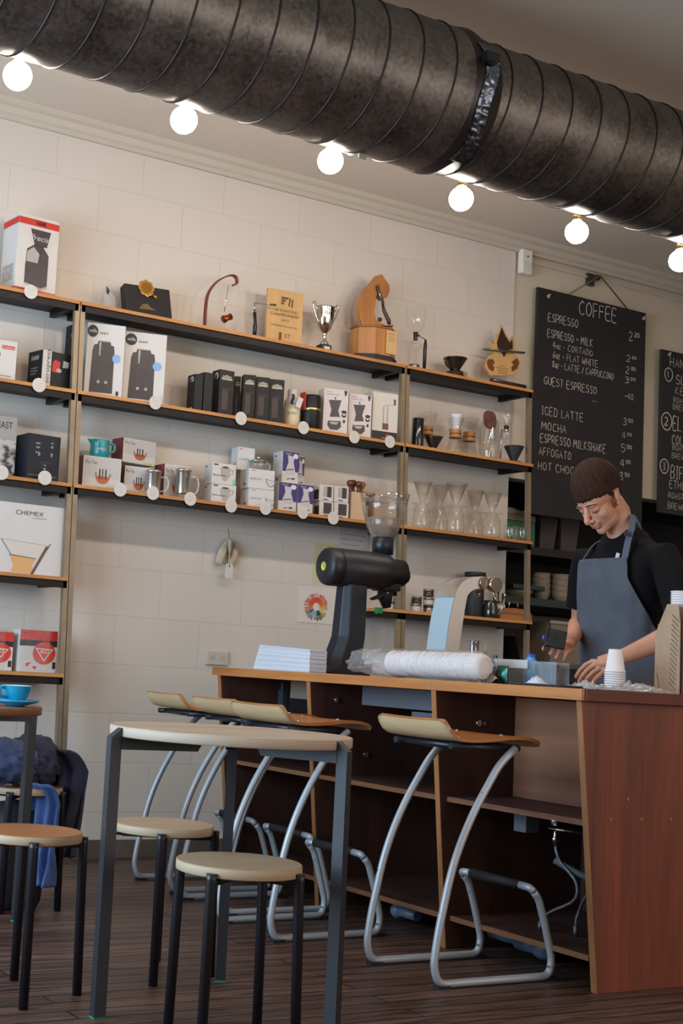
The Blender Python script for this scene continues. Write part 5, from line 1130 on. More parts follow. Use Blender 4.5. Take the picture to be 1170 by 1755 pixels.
    for u,v,y,l in ((840,1052,-.165,'black milk pitcher with shiny handle behind the tap, lowest right board'),):
        P=onY(u,v,y); t=thing('milk_pitcher',l,'pitcher',(P.x,y,ZL))
        G().lathe([(0,0),(.042,0),(.044,.004),(.043,.05),(.036,.085),(.038,.10),(.0365,.10),(.034,.085),(.041,.05),(0,.01)],seg=40).build('body',mat('black_gloss',rgb(30,26,28),.15,coat=.5),t); G().tube(smoothpath([(.012,-.036,.09),(.02,-.062,.088),(.022,-.068,.05),(.012,-.045,.02)],6),.005,10).build('handle',mat('chrome_dark',rgb(150,145,140),.15,metal=1),t)
    P=onY(812,1048,-.10); hh=onY(812,981,-.10).z-ZL
    t=thing('black_canister','tall black canister with a wide flat lid behind the bend of the steel column','canister',(P.x,-.10,ZL))
    G().lathe([(0,0),(.050,0),(.052,.004),(.052,hh-.03),(.050,hh-.028)],seg=40).build('body',M_BLACKM,t); G().lathe([(.050,hh-.028),(.060,hh-.026),(.060,hh-.002),(.058,hh),(0,hh)],seg=40).build('flat_lid',M_BLACKM,t)
    P=onY(866,1043,-.11); t2=thing('spoon_cup','white cup holding dark handled spoons on the lowest right board','cup',(P.x,-.055,ZL))
    G().lathe([(0,0),(.032,0),(.034,.004),(.036,.09),(.0345,.09),(.03,.006),(0,.006)],seg=36).build('body',mat('cream_cup',rgb(208,198,180),.4),t2)
    for i in range(7):
        a=2*PI*i/7+.3; t=thing('spoon',['thin dark spoon leaning left in the white cup','dark spoon at the back left of the white cup','dark spoon at the back of the white cup','steel spoon at the back right of the white cup','dark spoon leaning right in the white cup','dark spoon at the front right of the white cup','steel spoon at the front of the white cup'][i],'spoon',(P.x,-.055,ZL+.0065),group='spoons in the white cup')
        x0,y0=.012*math.cos(a+3),.012*math.sin(a+3); x1,y1=.036*math.cos(a),.026*math.sin(a); hh=.14+.02*math.sin(i*2.1)
        m=M_SILV if i in (3,6) else M_BLACKP
        G().tube([(x0,y0,0),(x1*.8,y1*.8,hh*.8),(x1,y1,hh)],[.002,.003,.0035],8).ell((x1,y1,hh),(.009,.004,.014),mi=0).build('spoon_body',m,t)
    P=onY(857,1055,-.2); Q=onY(913,1060,-.2)
    t=thing('bread_bin','rounded wooden box with bent steel handle on the lowest right board','box',(P.x,-.12,ZL))
    w=Q.x-P.x-.01; prof=[(0,0),(w,0),(w,.035),(w*.93,.055),(w*.75,.066),(w*.4,.068),(w*.15,.062),(.01,.05),(0,.03)]
    G().prism(prof,-.085,.0).build('box_body',M_STW,t,bevel=.003); G().prism([(w*.02,.034),(w*.98,.034),(w*.98,.0365),(w*.02,.0365)],-.0856,-.0851).build('lid_gap',M_DKW,t)
    G().tube(fillet([(w*.46,-.03,.066),(w*.46,-.03,.105),(w*.74,-.03,.105),(w*.74,-.03,.064)],.012,5),.0035,10).build('handle',M_CHROME,t)
glassware()

# ------------------------------------------------------------------ things on the wall
def wall_things():
    P=onY(895,451,0)
    t=thing('motion_sensor','small white alarm motion sensor at the top corner of the wall','alarm sensor',(P.x,0,P.z))
    G().box(-.042,.042,-.045,-.001,-.075,.075).build('housing',mat('sensor_white',rgb(222,216,206),.4),t,bevel=.008); G().box(-.03,.03,-.047,-.0452,-.06,.0).build('lens',mat('sensor_lens',rgb(212,206,196),.25),t,bevel=.001); G().lathe([(0,0),(.006,.001),(.006,.002)],seg=16,M=Matrix.Translation((0,-.0452,.03))@Matrix.Rotation(R(90),4,'X')).build('red_lamp',mat('sensor_dot',rgb(70,60,66),.3),t)
    M_CH=mat('chalkboard',rgb(33,28,30),.7,noise_amt=.10,noise_scale=6); M_CHK=mat('chalk',rgb(196,188,178),.9)
    def board(label,x0,x1,z0,z1,lines,holes):
        y=-.05
        t=thing('chalkboard',label,'chalkboard',((x0+x1)/2,y,z0))
        G().box(x0,x1,y,y+.02,z0,z1).build('panel',M_CH,t,world=True,bevel=.0015)
        for (u,v) in holes:
            P=onY(u,v,y); G().tube([(P.x,y-.001,P.z),(P.x,y-.006,P.z)],.011,12).tube([(P.x,y-.004,P.z),(P.x+.012,y-.006,P.z+.016)],.005,8).build('rope_knot',mat('rope',rgb(176,164,144),.8),t,world=True)
        rn=random.Random(3)
        for (txt,uL,vb,uR,vt) in lines:
            A=onY(uL,vb,y); B=onY(uL,vt,y); C=onY(uR,vb,y)
            lim=C.x-A.x
            g=G(); ribbons(g,handwrite(txt,A.x,A.z,B.z-A.z,lim,lw=.085 if B.z-A.z<.07 else .075,jit=.045,rnd=rn),y-.0008)
            g.build('chalk_writing',M_CHK,t,world=True,recalc=False)
        return t
    T=[('COFFEE',992.5,538,1056,515),('ESPRESSO',939,550,990,536.5),('ESPRESSO + MILK',938,577,1015,564),('4oz - CORTADO',947,596,1015,586),('6oz - FLAT WHITE',947,613,1024,602),('8oz - LATTE / CAPPUCCINO',946,629,1051,618),
       ('GUEST ESPRESSO',932,658,1022,645),('ICED LATTE',928,709.5,999,696),('MOCHA',927.5,735.5,970,722),('ESPRESSO MILKSHAKE',925.5,757,1037.5,743),('AFFOGATO',923,779,978,766),('HOT CHOCOLATE',921.5,804,1024,791),
       ('2²⁰',1077,583,1093,568),('2⁶⁰',1073,619,1088,608),('2⁸⁰',1072,639,1087,627),('3⁰⁰',1071,656,1086,645),('+40.',1070,683,1087,673),('-',1013,690,1023,683),('3⁰⁰',1067,728,1082,716),('4⁰⁰',1065,751,1080,740),('5⁰⁰',1064,774,1080,761),('4⁰⁰',1062.5,799,1078,787),('3⁵⁰',1061,822,1076,809)]
    board('large chalkboard headed COFFEE with the drinks price list, hung from a hook',5.64,6.552,1.95,3.322,T,((939,508),(1102,546)))
    T2=[('HAND BREWED',1148,627,1236,612),('SLOW SIPPER',1158,658,1250,642),('KENYA',1157,675,1196,663),('ROASTED 02.05',1154,689,1212,680),('BREWED 09.05',1153,701,1206,692),('EL SALTO',1153,737,1212,713),('COLOMBIA',1151,760,1202,745),('ROASTED 02.05',1152,771,1210,761),('BREWED 09.05',1151,785,1206,776),
        ('BIFTU GUDINA',1149,819,1240,798),('ETHIOPIA',1147,836,1196,823),('ROASTED 02.05',1145,853,1206,843),('BREWED 09.05',1144,871,1204,861)]
    b=board('second chalkboard of numbered hand brews, cut by the right edge',6.70,7.62,2.07,3.116,T2,((1146,608),))
    y=-.0508; rn=random.Random(5)
    for n,u,v,ru in (('1',1145.5,642,8),('2',1142,722,10.5),('3',1138,799,8.5)):
        P=onY(u,v,y); r=ru/ppm(P)*1.25
        g=G(); pts=[(P.x+r*.95*math.cos(a)*(1+.03*math.sin(3*a)),P.z+r*1.15*math.sin(a)) for a in [2*PI*k/30 for k in range(31)]]
        for a,c in zip(pts,pts[1:]):
            d=Vector((c[0]-a[0],c[1]-a[1])).normalized()*.0035; ribbons(g,[[(a[0]-d.y,a[1]+d.x),(c[0]-d.y,c[1]+d.x),(c[0]+d.y,c[1]-d.x),(a[0]+d.y,a[1]-d.x)]],y)
        ribbons(g,handwrite(n,P.x-r*.35,P.z-r*.55,r*1.1,None,lw=.13,rnd=rn),y); g.build('numbered_circle',M_CHK,b,world=True,recalc=False)
    # rope and wall hooks
    for hx,(ax,ay),(bx,by),top,lab in ((1016,(975,498),(1073,524),(1016,478),'grey steel wall hook holding the rope of the coffee chalkboard'),):
        P=onY(*top,-.02)
        t=thing('wall_hook',lab,'hook',(P.x,-.0,P.z))
        G().box(-.035,.02,-.012,.010,-.04,.035).box(.02,.05,-.03,.010,.0,.03).tube([(.03,-.012,.015),(.03,-.05,.015)],.007,10).build('plate',mat('hook_steel',rgb(92,82,78),.45,metal=.7),t)
        t=thing('hanging_rope','thin brown rope from the wall hook to the coffee chalkboard','rope',(P.x,-.04,P.z))
        A=onY(ax,ay,-.04); B=onY(bx,by,-.04); G().tube([(A.x,-.045,min(A.z,3.325)),(P.x+.03,-.048,P.z+.022),(B.x,-.045,min(B.z,3.325))],.0045,8).build('cord',mat('brown_rope',rgb(110,92,70),.9),t,world=True)
    # hanging cloth pouch and swing tag
    P=onY(390,928,-.02)
    t=thing('hanging_pouch','small pale cloth pouch hanging on the block wall under the third board','pouch',(P.x,-.02,P.z))
    M_CL=mat('pale_cloth',rgb(186,172,150),.9,noise_amt=.12,noise_scale=20,bump=.4,bump_scale=40)
    def A(u,v): q=onY(u,v,-.025); return Vector((q.x,-.025,q.z))
    G().tube([A(391,905),A(393,922)],.002,6).build('string',mat('brown_rope',rgb(110,92,70),.9),t,world=True)
    g=G(); sp=smoothpath([A(392,922),A(396,935),A(400,950),A(397,962),A(392,970)],6); g.tube(sp,[.004+.024*math.sin(PI*i/(len(sp)-1))**.8 for i in range(len(sp))],14,flat=.55)
    sp=smoothpath([A(390,924),A(384,938),A(378,955),A(374,967)],6); g.tube(sp,[.004+.020*math.sin(PI*i/(len(sp)-1)*.8) for i in range(len(sp))],12,flat=.5); g.build('cloth',M_CL,t,world=True)
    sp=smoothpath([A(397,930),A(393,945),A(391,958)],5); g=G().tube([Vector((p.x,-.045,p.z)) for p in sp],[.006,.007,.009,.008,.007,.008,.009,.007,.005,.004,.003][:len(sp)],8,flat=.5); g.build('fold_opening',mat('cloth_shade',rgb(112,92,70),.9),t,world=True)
    a,b=A(382,966),A(394,992)
    t=thing('swing_tag','white paper swing tag hanging below the cloth pouch','tag',(a.x,-.05,b.z))
    x0,x1,z0,z1=a.x,b.x,b.z,a.z
    G().prism([(x0,z0),(x1,z0),(x1,z1-.008),(x1-.008,z1),(x0+.008,z1),(x0,z1-.008)],-.0515,-.050).build('card',M_WHITE,t,world=True); G().tube([((x0+x1)/2,-.052,z1-.012),((x0+x1)/2,-.0495,z1-.012)],.005,14).build('eyelet',mat('eyelet',rgb(110,104,104),.4,metal=.8),t,world=True); G().tube([((x0+x1)/2,-.0525,z1-.012),((x0+x1)/2-.002,-.048,z1+.03)],.0012,6).build('thread',mat('brown_rope',rgb(110,92,70),.9),t,world=True)
    # colour wheel poster
    a,b,c=onY(512,1004,-.003),onY(578,1008,-.003),onY(512,1066,-.003)
    t=thing('wheel_poster','white poster with a round multicoloured flavour wheel behind the black grinder','poster',(a.x,-.002,c.z))
    w,h=b.x-a.x,a.z-c.z
    G().box(a.x,a.x+w,-.003,-.0012,c.z,a.z).build('sheet',mat('poster_paper',rgb(214,204,196),.6),t,world=True)
    cx,cz=onY(541.5,1040,-.003).x,onY(541.5,1040,-.003).z; R0=22.5/ppm((cx,0,cz))*1.12
    cols=[((200,72,48),7,.62),((190,80,70),3,.64),((222,120,70),7,.62),((204,150,80),4,.60),((210,190,110),7,.66),((196,110,60),4,.6),((40,90,60),7,.64),((140,176,186),7,.62),((90,120,150),4,.6),((176,110,60),4,.6),((200,80,56),6,.6)]
    ang=100.0
    inner={}
    seq=[((206,66,42),52),((214,94,52),30),((206,150,70),24),((206,186,104),34),((30,80,56),40),((130,168,180),46),((60,96,130),22),((196,120,66),36),((204,70,46),76)]
    pal2=[(196,110,80),(206,140,100),(150,70,60),(216,170,140),(180,80,60),(222,150,110),(140,120,90),(190,160,110)]
    rn=random.Random(9)
    gi={}
    a0=95.0
    for col,sp in seq:
        m=mat('wheel_%d_%d_%d'%col,rgb(*col),.6); g=G(); pts=[]
        def sec(r0,r1,s,e,y): 
            n=max(2,int((e-s)/5)); A_=[R(s+(e-s)*k/n) for k in range(n+1)]
            return [(cx+r1*math.cos(q),y,cz+r1*math.sin(q)) for q in A_]+[(cx+r0*math.cos(q),y,cz+r0*math.sin(q)) for q in reversed(A_)]
        p=sec(R0*.28,R0*.66,a0-sp+1,a0,-.0036); g.add(p,[tuple(range(len(p)))])
        g.build('wheel_sector',m,t,world=True,recalc=False)
        s=a0-sp; g2={}
        while s<a0-2:
            e=min(s+rn.uniform(4,9),a0-1); pc=rn.choice(pal2)
            k=.5; mixc=tuple(int(col[i]*k+pc[i]*(1-k)) for i in range(3)); mixc=tuple((c//24)*24 for c in mixc)
            if rn.random()<.86:
                p=sec(R0*.68,R0*rn.uniform(.88,1.0),s,e-1.2,-.0036); g2.setdefault(mixc,G()).add(p,[tuple(range(len(p)))])
            s=e
        for mc,gg in g2.items(): gg.build('wheel_spoke',mat('wheel_%d_%d_%d'%mc,rgb(*mc),.6),t,world=True,recalc=False)
        a0-=sp
    p=[(cx+R0*.24*math.cos(2*PI*k/30),-.0036,cz+R0*.24*math.sin(2*PI*k/30)) for k in range(30)]; G().add(p,[tuple(range(30))]).build('wheel_centre',M_WINK,t,world=True,recalc=False)
    # notices
    def sheet(name,label,uL,vT,uR,vB,col,lines,yy=-.0012,linecol=(150,146,140)):
        a=onY(uL,vT,yy); b=onY(uR,vT+ (uR-uL)*.1,yy); c=onY(uL,vB,yy)
        t=thing(name,label,'notice',(a.x,yy,c.z)); G().box(a.x,b.x,yy-.0012,yy+.001,c.z,a.z).build('sheet',mat('paper_%d'%col[0],rgb(*col),.7),t,world=True)
        g=G()
        for k in range(lines):
            z=a.z-(a.z-c.z)*(k+1.2)/(lines+1.5); g.add([(a.x+.02,yy-.0018,z),(b.x-.02-.02*(k%3),yy-.0018,z),(b.x-.02-.02*(k%3),yy-.0018,z+.004),(a.x+.02,yy-.0018,z+.004)],[(0,1,2,3)])
        g.build('printed_lines',mat('print_%d'%col[0],rgb(*linecol),.7),t,world=True,recalc=False)
    sheet('paper_notice','pale yellow-green paper notice on the wall left of the grinder motor',538,928,578,998,(196,190,150),12,linecol=(178,172,132))
    sheet('paper_notice','grey-white paper notice with a few lines behind the grinder neck',581,905,632,960,(192,182,176),5,linecol=(150,140,138))
    P=onY(372,1128,-.006)
    t=thing('wall_socket','flat painted-over wall socket plate above the left end of the counter','socket',(P.x,-.006,P.z)); G().box(-.065,.065,-.006,.005,-.035,.035).build('plate',mat('socket_paint',rgb(196,182,166),.5),t,bevel=.003)
    G().box(-.045,-.015,-.0066,-.006,-.012,.012).box(.015,.045,-.0066,-.006,-.012,.012).build('switch_rocker',mat('socket_rocker',rgb(180,166,150),.5),t)
wall_things()
# ------------------------------------------------------------------ things on the worktop
def worktop_things():
    T0=TZ+.0004
    # folded napkins
    a=onX(431,1143,3.24); b=onX(531,1147,3.24)
    t=thing('napkin_stack','tall stack of white folded paper napkins at the left end of the worktop','napkins',(3.30,(a.y+b.y)/2,T0))
    z1=onX(455,1106,3.30).z; L=a.y-b.y
    n=46; g=G(); rn=random.Random(2); M_NAP=mat('napkin_paper',rgb(214,214,220),.85)
    y0,y1=b.y+.0,a.y-.02
    for k in range(n):
        f0,f1=k/n,(k+.86)/n; 
        hA=(z1-T0); dz=.018*(1)  # droops towards the near end
        o=rn.uniform(-.003,.003); s=.045*f0
        vs=[]
        for f in (f0,f1):
            za=T0+hA*f; zb=T0+(hA*.86)*f
            vs+=[(3.236+o,y0+o,zb),(3.322+o,y0+o,zb),(3.322+o,y1-s+o,za),(3.236+o,y1-s+o,za)]
        g.add(vs,[(0,3,2,1),(4,5,6,7),(0,1,5,4),(1,2,6,5),(2,3,7,6),(3,0,4,7)])
    g.build('folded_sheets',M_NAP,t,world=True)
    # big black coffee grinder
    M_GB=mat('grinder_black',rgb(24,23,26),.42,spec=.5,bump=.08,bump_scale=300); M_GN=mat('grinder_blue_black',rgb(24,27,36),.4,spec=.5)
    t=thing('coffee_grinder','big black shop coffee grinder with clear hopper standing on the worktop','coffee grinder',(3.46,-1.2,T0))
    Y=-1.2
    def A(u,v,y=Y): return onY(u,v,y)
    # foot
    g=G(); x0,x1=A(541,1150).x,A(612,1152).x
    g.prism([(x0,T0),(x1,T0),(x1,T0+.012),(x1-.03,T0+.03),(x0+.05,T0+.035),(x0+.012,T0+.016),(x0,T0+.010)],Y-.095,Y+.095); g.build('foot',M_GB,t,world=True,bevel=.003)
    G().tube([(x1-.02,Y-.06,T0+.045),(x1-.02,Y-.06,T0+.07)],.006,10).box(x1-.05,x1+.02,Y-.08,Y+.04,T0+.012,T0+.05).build('switch_block',M_GB,t,world=True)
    # leaning column, chamfered
    def ring(u0,u1,v,hw,ch):
        p=A(u0,v); q=A(u1,v); xa,xb,z=p.x,q.x,p.z
        return [(xa+ch,Y-hw,z),(xb,Y-hw,z),(xb,Y+hw,z),(xa+ch,Y+hw,z),(xa,Y+hw-ch,z),(xa,Y-hw+ch,z)]
    g=G(); r0=ring(556,602,1142,.062,.03); r1=ring(574,612,1090,.058,.03); r2=ring(583,618,1000,.05,.025)
    r0=[(a,b,T0+.03) for a,b,c in r0]
    g.loft([r0,r1,r2],smooth=False); g.build('column',M_GN,t,world=True,bevel=.003)
    # motor drum along X with a slight turn, cap at the left
    za=A(565,971).z; xa=A(556,971).x; xb=A(655,990).x
    g=G(); R1=.083
    M=Matrix.Translation((xa,Y,za))@Matrix.Rotation(R(-4),4,'Z')@Matrix.Rotation(R(90),4,'Y')
    Lm=xb-xa
    g.lathe([(0,-.004),(R1*.80,-.004),(R1*.96,.008),(R1,.022),(R1,.058),(R1*.975,.060),(R1*.975,.063),(R1*1.0,.065),(R1*.985,Lm*.9),(R1*.94,Lm),(R1*.72,Lm+.03),(R1*.72,Lm+.085),(R1*.6,Lm+.09),(0,Lm+.09)],seg=56,M=M); g.build('motor_housing',M_GB,t,world=True)
    G().lathe([(.020,-.0055),(.020,-.0046),(0,-.0046)],seg=30,M=M).build('yellow_badge',mat('lime_badge',rgb(190,196,84),.5),t,world=True)
    vs,fs=typeset('i',.016); G().add([(-.0062,a-.002,b-.008) for a,b in vs],fs,M=Matrix.Translation((xa,Y,za))@Matrix.Rotation(R(-4),4,'Z')).build('lettering',M_INK,t,world=True,recalc=False)
    # grinding head: bulge, dial, spout
    hx=A(672,985).x; hz=A(672,985).z
    g=G(); g.tube([(xb-.02,Y,za-.01),(hx+.02,Y,hz)],[.075,.062],30); g.box(xb-.02,hx+.01,Y-.055,Y+.055,hz-.075,hz+.02); g.build('grinding_head',M_GB,t,world=True,bevel=.006)
    G().tube([(hx+.015,Y,hz),(hx+.05,Y,hz),(hx+.052,Y,hz),(hx+.075,Y,hz)],[.044,.044,.034,.034],28).tube([(hx+.06,Y-.02,hz+.034),(hx+.06,Y-.02,hz+.045)],.005,8).build('adjusting_dial',M_GB,t,world=True)
    sx=A(660,1010).x
    g=G(); g.tube([(sx,Y,hz-.05),(sx,Y,hz-.10),(sx+.012,Y,A(665,1042).z)],[.036,.034,.018],20); g.tube([(sx+.045,Y,hz-.03),(sx+.045,Y,A(682,1022).z)],.016,14); g.build('spout',M_GB,t,world=True)
    p=A(629,1024); q=A(652,1014)
    G().prism([(p.x,p.z-.004),(p.x+.012,p.z-.012),(p.x+.05,p.z-.002),(q.x+.02,q.z-.006),(q.x+.02,q.z+.014),(p.x+.045,p.z+.016)],Y-.03,Y-.012).build('bag_clamp_lever',M_GB,t,world=True,bevel=.003)
    for (u,v) in ((657,1008),(664,1016)): c=A(u,v,Y-.04); G().ell((c.x,c.y,c.z),.005).build('bright_screw',M_CHROME,t,world=True)
    # neck and hopper
    nb=A(655,965).z; n0=A(655,950); nt=A(655,926).z; ht=A(655,848).z; cx=n0.x
    G().tube([(cx-.005,Y,nb-.05),(cx-.002,Y,n0.z-.005),(cx,Y,n0.z+.004)],[.045,.036,.036],28).build('throat',M_GN,t,world=True)
    G().lathe([(.036,n0.z-.002),(.047,n0.z),(.047,nt+.012),(.043,nt+.014),(.04,nt+.003)],(cx,Y,0),40).tube([(cx-.047,Y-.01,nt-.004),(cx-.058,Y-.012,nt-.004)],.004,8).build('collar',M_GN,t,world=True)
    hp=clear('hopper_plastic',(.95,.94,.92,1),ior=1.55)
    k=ht-nt
    G().lathe([(.044,nt+.003),(.052,nt+.014),(.075,nt+k*.3),(.096,nt+k*.66),(.110,nt+k*1.02),(.107,nt+k*1.02)],(cx,Y,0),56).build('hopper',hp,t,world=True)
    G().lathe([(.0,nt+.004),(.046,nt+.012),(.060,nt+k*.2),(.083,nt+k*.46),(.080,nt+k*.48),(0,nt+k*.46)],(cx,Y,0),40).build('hopper_insert',clear('smoky_plastic',(.86,.82,.78,1),milky=.38,milk=(.40,.35,.31,1)),t,world=True)
    G().lathe([(.060,nt+k*.86),(.102,nt+k*.86),(.104,nt+k*.9),(.06,nt+k*.9)],(cx,Y,0),40).build('hopper_lid',clear('milky_plastic',(.9,.9,.9,1),milky=.10),t,world=True)
    # plastic sleeve of paper cups
    M_CUP=mat('paper_cup',rgb(226,218,216),.7)
    a=onX(668,1139,3.315); b=onX(826,1149,3.315); r=.050; zc=T0+r+.006
    t=thing('cup_sleeve','long roll of white paper cups lying in a clear plastic sleeve on the worktop','cups in a bag',(3.315,(a.y+b.y)/2,T0))
    g=G(); L=a.y-b.y; n=34; pr=[]
    M=Matrix.Translation((3.325,a.y,zc))@Matrix.Rotation(R(90),4,'X')
    pr=[(0,.012),(.032,.012),(.034,.0)]
    for k in range(n):
        z=.012+(L-.03)*k/n; pr+=[(r*.93,z),(r*.985,z+.002),(r*.985,z+.005),(r*.95,z+.006)]
    pr+=[(r*.93,L-.012),(r*.85,L-.003),(r*.3,L),(0,L)]
    g.lathe(pr,seg=44,M=M); g.build('paper_cups',M_CUP,t,world=True)
    G().lathe([(0,.010),(.030,.0105),(.030,.009),(0,.0085)],seg=30,M=M).build('cup_base',mat('cup_base_pale',rgb(206,214,226),.6),t,world=True)
    bag=clear('bag_film',(.97,.96,.96,1),ior=1.5,rough=.08,milky=.16,milk=(.85,.82,.82,1),bump=.5,bscale=45)
    e=onX(606,1140,3.315); Lb=e.y-b.y
    def bagf(u,v):
        y=e.y-(Lb+.006)*v; an=2*PI*u
        k=min(1,v/.30)
        base=r*1.04*(k**.6)+.028*(1-k)+.005
        cr=(1-k*.85)
        rr=base*(1+cr*(.40*noise.noise(Vector((math.cos(an)*1.4,math.sin(an)*1.4,v*9)))+.25*noise.noise(Vector((math.cos(an)*3.5,math.sin(an)*3.5,v*22+5)))) + .03*noise.noise(Vector((math.cos(an)*3,math.sin(an)*3,v*20))))
        if v>.985: rr*=.55
        z=zc+.012*(1-k)*math.sin(u*9)+rr*math.sin(an)*(1-.15*cr); x=3.322+rr*math.cos(an)*(1+.5*cr)+.014*cr
        return (x,y,max(z,T0+.001))
    G().grid(bagf,72,150).build('clear_sleeve',bag,t,world=True)
    # steel tap column
    t=thing('water_column','tall brushed steel water tap column leaning over towards the right','tap',(3.65,-1.7,T0))
    Yt=-1.70; hw=.06
    def A(u,v): q=onY(u,v,Yt-hw); return (q.x,q.z)
    outer=[A(757,1160),A(764,1110),A(771,1060),A(780,1022),A(786,1006),A(795,996),A(808,990),A(825,988),A(845,990)]
    inner=[A(845,1010),A(826,1008),A(812,1011),A(803,1018),A(799,1030),A(793,1066),A(787,1110),A(781,1160)]
    so=[(p.x,p.y) for p in smoothpath([(a,b,0) for a,b in outer],6)]; si=[(p.x,p.y) for p in smoothpath([(a,b,0) for a,b in inner],6)]
    so[0]=(so[0][0],T0); si[-1]=(si[-1][0],T0)
    def steel(nm,c,rough):
        if nm in MATS: return MATS[nm]
        m=mat(nm,c,rough,metal=1); nt=m.node_tree; b=nt.nodes['Principled BSDF']; b.inputs['Anisotropic'].default_value=.5; return m
    m=steel('brushed_steel',rgb(196,188,178),.46)
    g=G(); poly=so+si; n=len(poly); vs=[(a,Yt-hw,b) for a,b in poly]+[(a,Yt+hw,b) for a,b in poly]
    n1,n2=len(so),len(si)
    # strips across so the bend stays clean
    K=60
    def samp(L,k):
        f=k/K*(len(L)-1); i=min(int(f),len(L)-2); q=f-i; return (L[i][0]*(1-q)+L[i+1][0]*q, L[i][1]*(1-q)+L[i+1][1]*q)
    si2=si[::-1]
    O=[samp(so,k) for k in range(K+1)]; I=[samp(si2,k) for k in range(K+1)]
    for y,fl in ((Yt-hw,0),(Yt+hw,1)):
        vs=[(a,y,b) for a,b in O]+[(a,y,b) for a,b in I]; g.add(vs,[(k,k+1,K+2+k,K+1+k) for k in range(K)],0)
    vs=[(a,Yt-hw,b) for a,b in O]+[(a,Yt+hw,b) for a,b in O]; g.add(vs,[(k,k+1,K+2+k,K+1+k) for k in range(K)],0,True)
    vs=[(a,Yt-hw,b) for a,b in I]+[(a,Yt+hw,b) for a,b in I]; g.add(vs,[(k,k+1,K+2+k,K+1+k) for k in range(K)],0,True)
    g.add([(O[K][0],Yt-hw,O[K][1]),(O[K][0],Yt+hw,O[K][1]),(I[K][0],Yt+hw,I[K][1]),(I[K][0],Yt-hw,I[K][1])],[(0,1,2,3)])
    g.build('column',m,t,world=True,weld=False)
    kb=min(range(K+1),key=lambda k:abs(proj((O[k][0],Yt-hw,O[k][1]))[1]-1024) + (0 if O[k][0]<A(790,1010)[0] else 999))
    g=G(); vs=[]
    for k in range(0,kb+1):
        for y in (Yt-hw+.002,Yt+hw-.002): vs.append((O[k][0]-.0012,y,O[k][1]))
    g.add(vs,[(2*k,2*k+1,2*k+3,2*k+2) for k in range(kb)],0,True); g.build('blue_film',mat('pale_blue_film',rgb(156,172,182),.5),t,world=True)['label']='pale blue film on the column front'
    q=A(846,1002); 
    G().tube([(q[0]-.055,Yt-hw-.012,q[1]+.002),(q[0]-.055,Yt-hw-.0005,q[1]+.002)],.026,28).tube([(q[0]-.01,Yt-hw-.03,q[1]-.002),(q[0]-.01,Yt-hw-.0005,q[1]-.002)],.03,28).build('round_knob',mat('bronze_steel',rgb(170,150,130),.25,metal=1),t,world=True)
    G().tube([(q[0]-.03,Yt,q[1]-.03),(q[0]-.03,Yt,q[1]-.05)],.012,14).build('outlet',M_CHROME,t,world=True)
    # items behind / right of the sleeve
    def lath(name,label,cat,u,v,x,prof,m,part,z=T0,seg=40,group=None):
        P=onX(u,v,x); t=thing(name,label,cat,(x,P.y,z),group=group); G().lathe(prof,seg=seg).build(part,m,t); return t
    P=onY(811,1150,-1.62)
    t=thing('steel_jug','slim steel measuring jug behind the cup roll, right of the tap column','jug',(P.x,-1.62,T0)); hh=onY(811,1098,-1.62).z-T0
    G().lathe([(0,0),(.019,0),(.020,.003),(.020,hh*.42),(.0215,hh*.45),(.0195,hh*.48),(.0205,hh*.95),(.022,hh),(.019,hh)],seg=32).build('body',M_CHROME,t)
    P=onY(830,1150,-1.72); hh=onY(830,1101,-1.72).z-T0
    t=thing('glass_rod','thin clear upright rod between the steel jug and the teapot','rod',(P.x,-1.72,T0)); G().tube([(0,0,0),(0,0,hh)],.0032,10).build('rod',mat('pale_rod',rgb(200,190,176),.3),t)
    P=onY(848,1150,-1.55)
    t=thing('teapot','dark teal glazed teapot at the back of the worktop beside the tap','teapot',(P.x,-1.55,T0)); M_TL=mat('dark_teal_glaze',rgb(22,66,74),.18,coat=.5)
    G().lathe([(0,0),(.055,0),(.060,.01),(.064,.05),(.058,.085),(.045,.098),(.02,.104),(.008,.108),(.010,.118),(0,.122)],seg=44).build('body',M_TL,t); G().tube(smoothpath([(-.058,0,.05),(-.085,0,.065),(-.105,0,.088)],5),[.016]*5+[.012]*4+[.009]*2,12).build('spout',M_TL,t); G().tube(smoothpath([(.056,0,.085),(.085,0,.085),(.092,0,.055),(.075,0,.03),(.060,0,.03)],5),.0065,10).build('handle',M_TL,t)
    # clear tray with lid rail and contents
    c0=onX(872,1168,3.45); c1=onX(974,1168,3.52)
    P0=Vector((3.46,onX(834,1166,3.46).y,0)); P1=Vector((3.53,onX(952,1168,3.53).y,0))
    d=(P1-P0); Lx=d.length; an=math.atan2(d.y,d.x)
    t=thing('plastic_tub','frosted clear plastic tub with a pale rim, holding dark scoops, before the barista','tub',(P0.x,P0.y,T0+.001),an)
    hz=onX(900,1133,3.5).z-T0
    fr=clear('frosted_plastic',(.90,.91,.93,1),ior=1.2,rough=.3,milky=.13,milk=(.45,.46,.48,1))
    g=G(); w=.09; g.box(0,Lx,0,.003,0,hz).box(0,Lx,w-.003,w,0,hz).box(0,.003,.003,w-.003,0,hz).box(Lx-.003,Lx,.003,w-.003,0,hz).box(.003,Lx-.003,.003,w-.003,0,.003); g.build('tub_body',fr,t)
    G().box(-.002,Lx*.60,-.003,-.0005,hz-.028,hz+.003).build('rim',mat('tub_rim',rgb(196,192,188),.5),t)
    M_SC=mat('dark_scoop',rgb(40,38,44),.5)
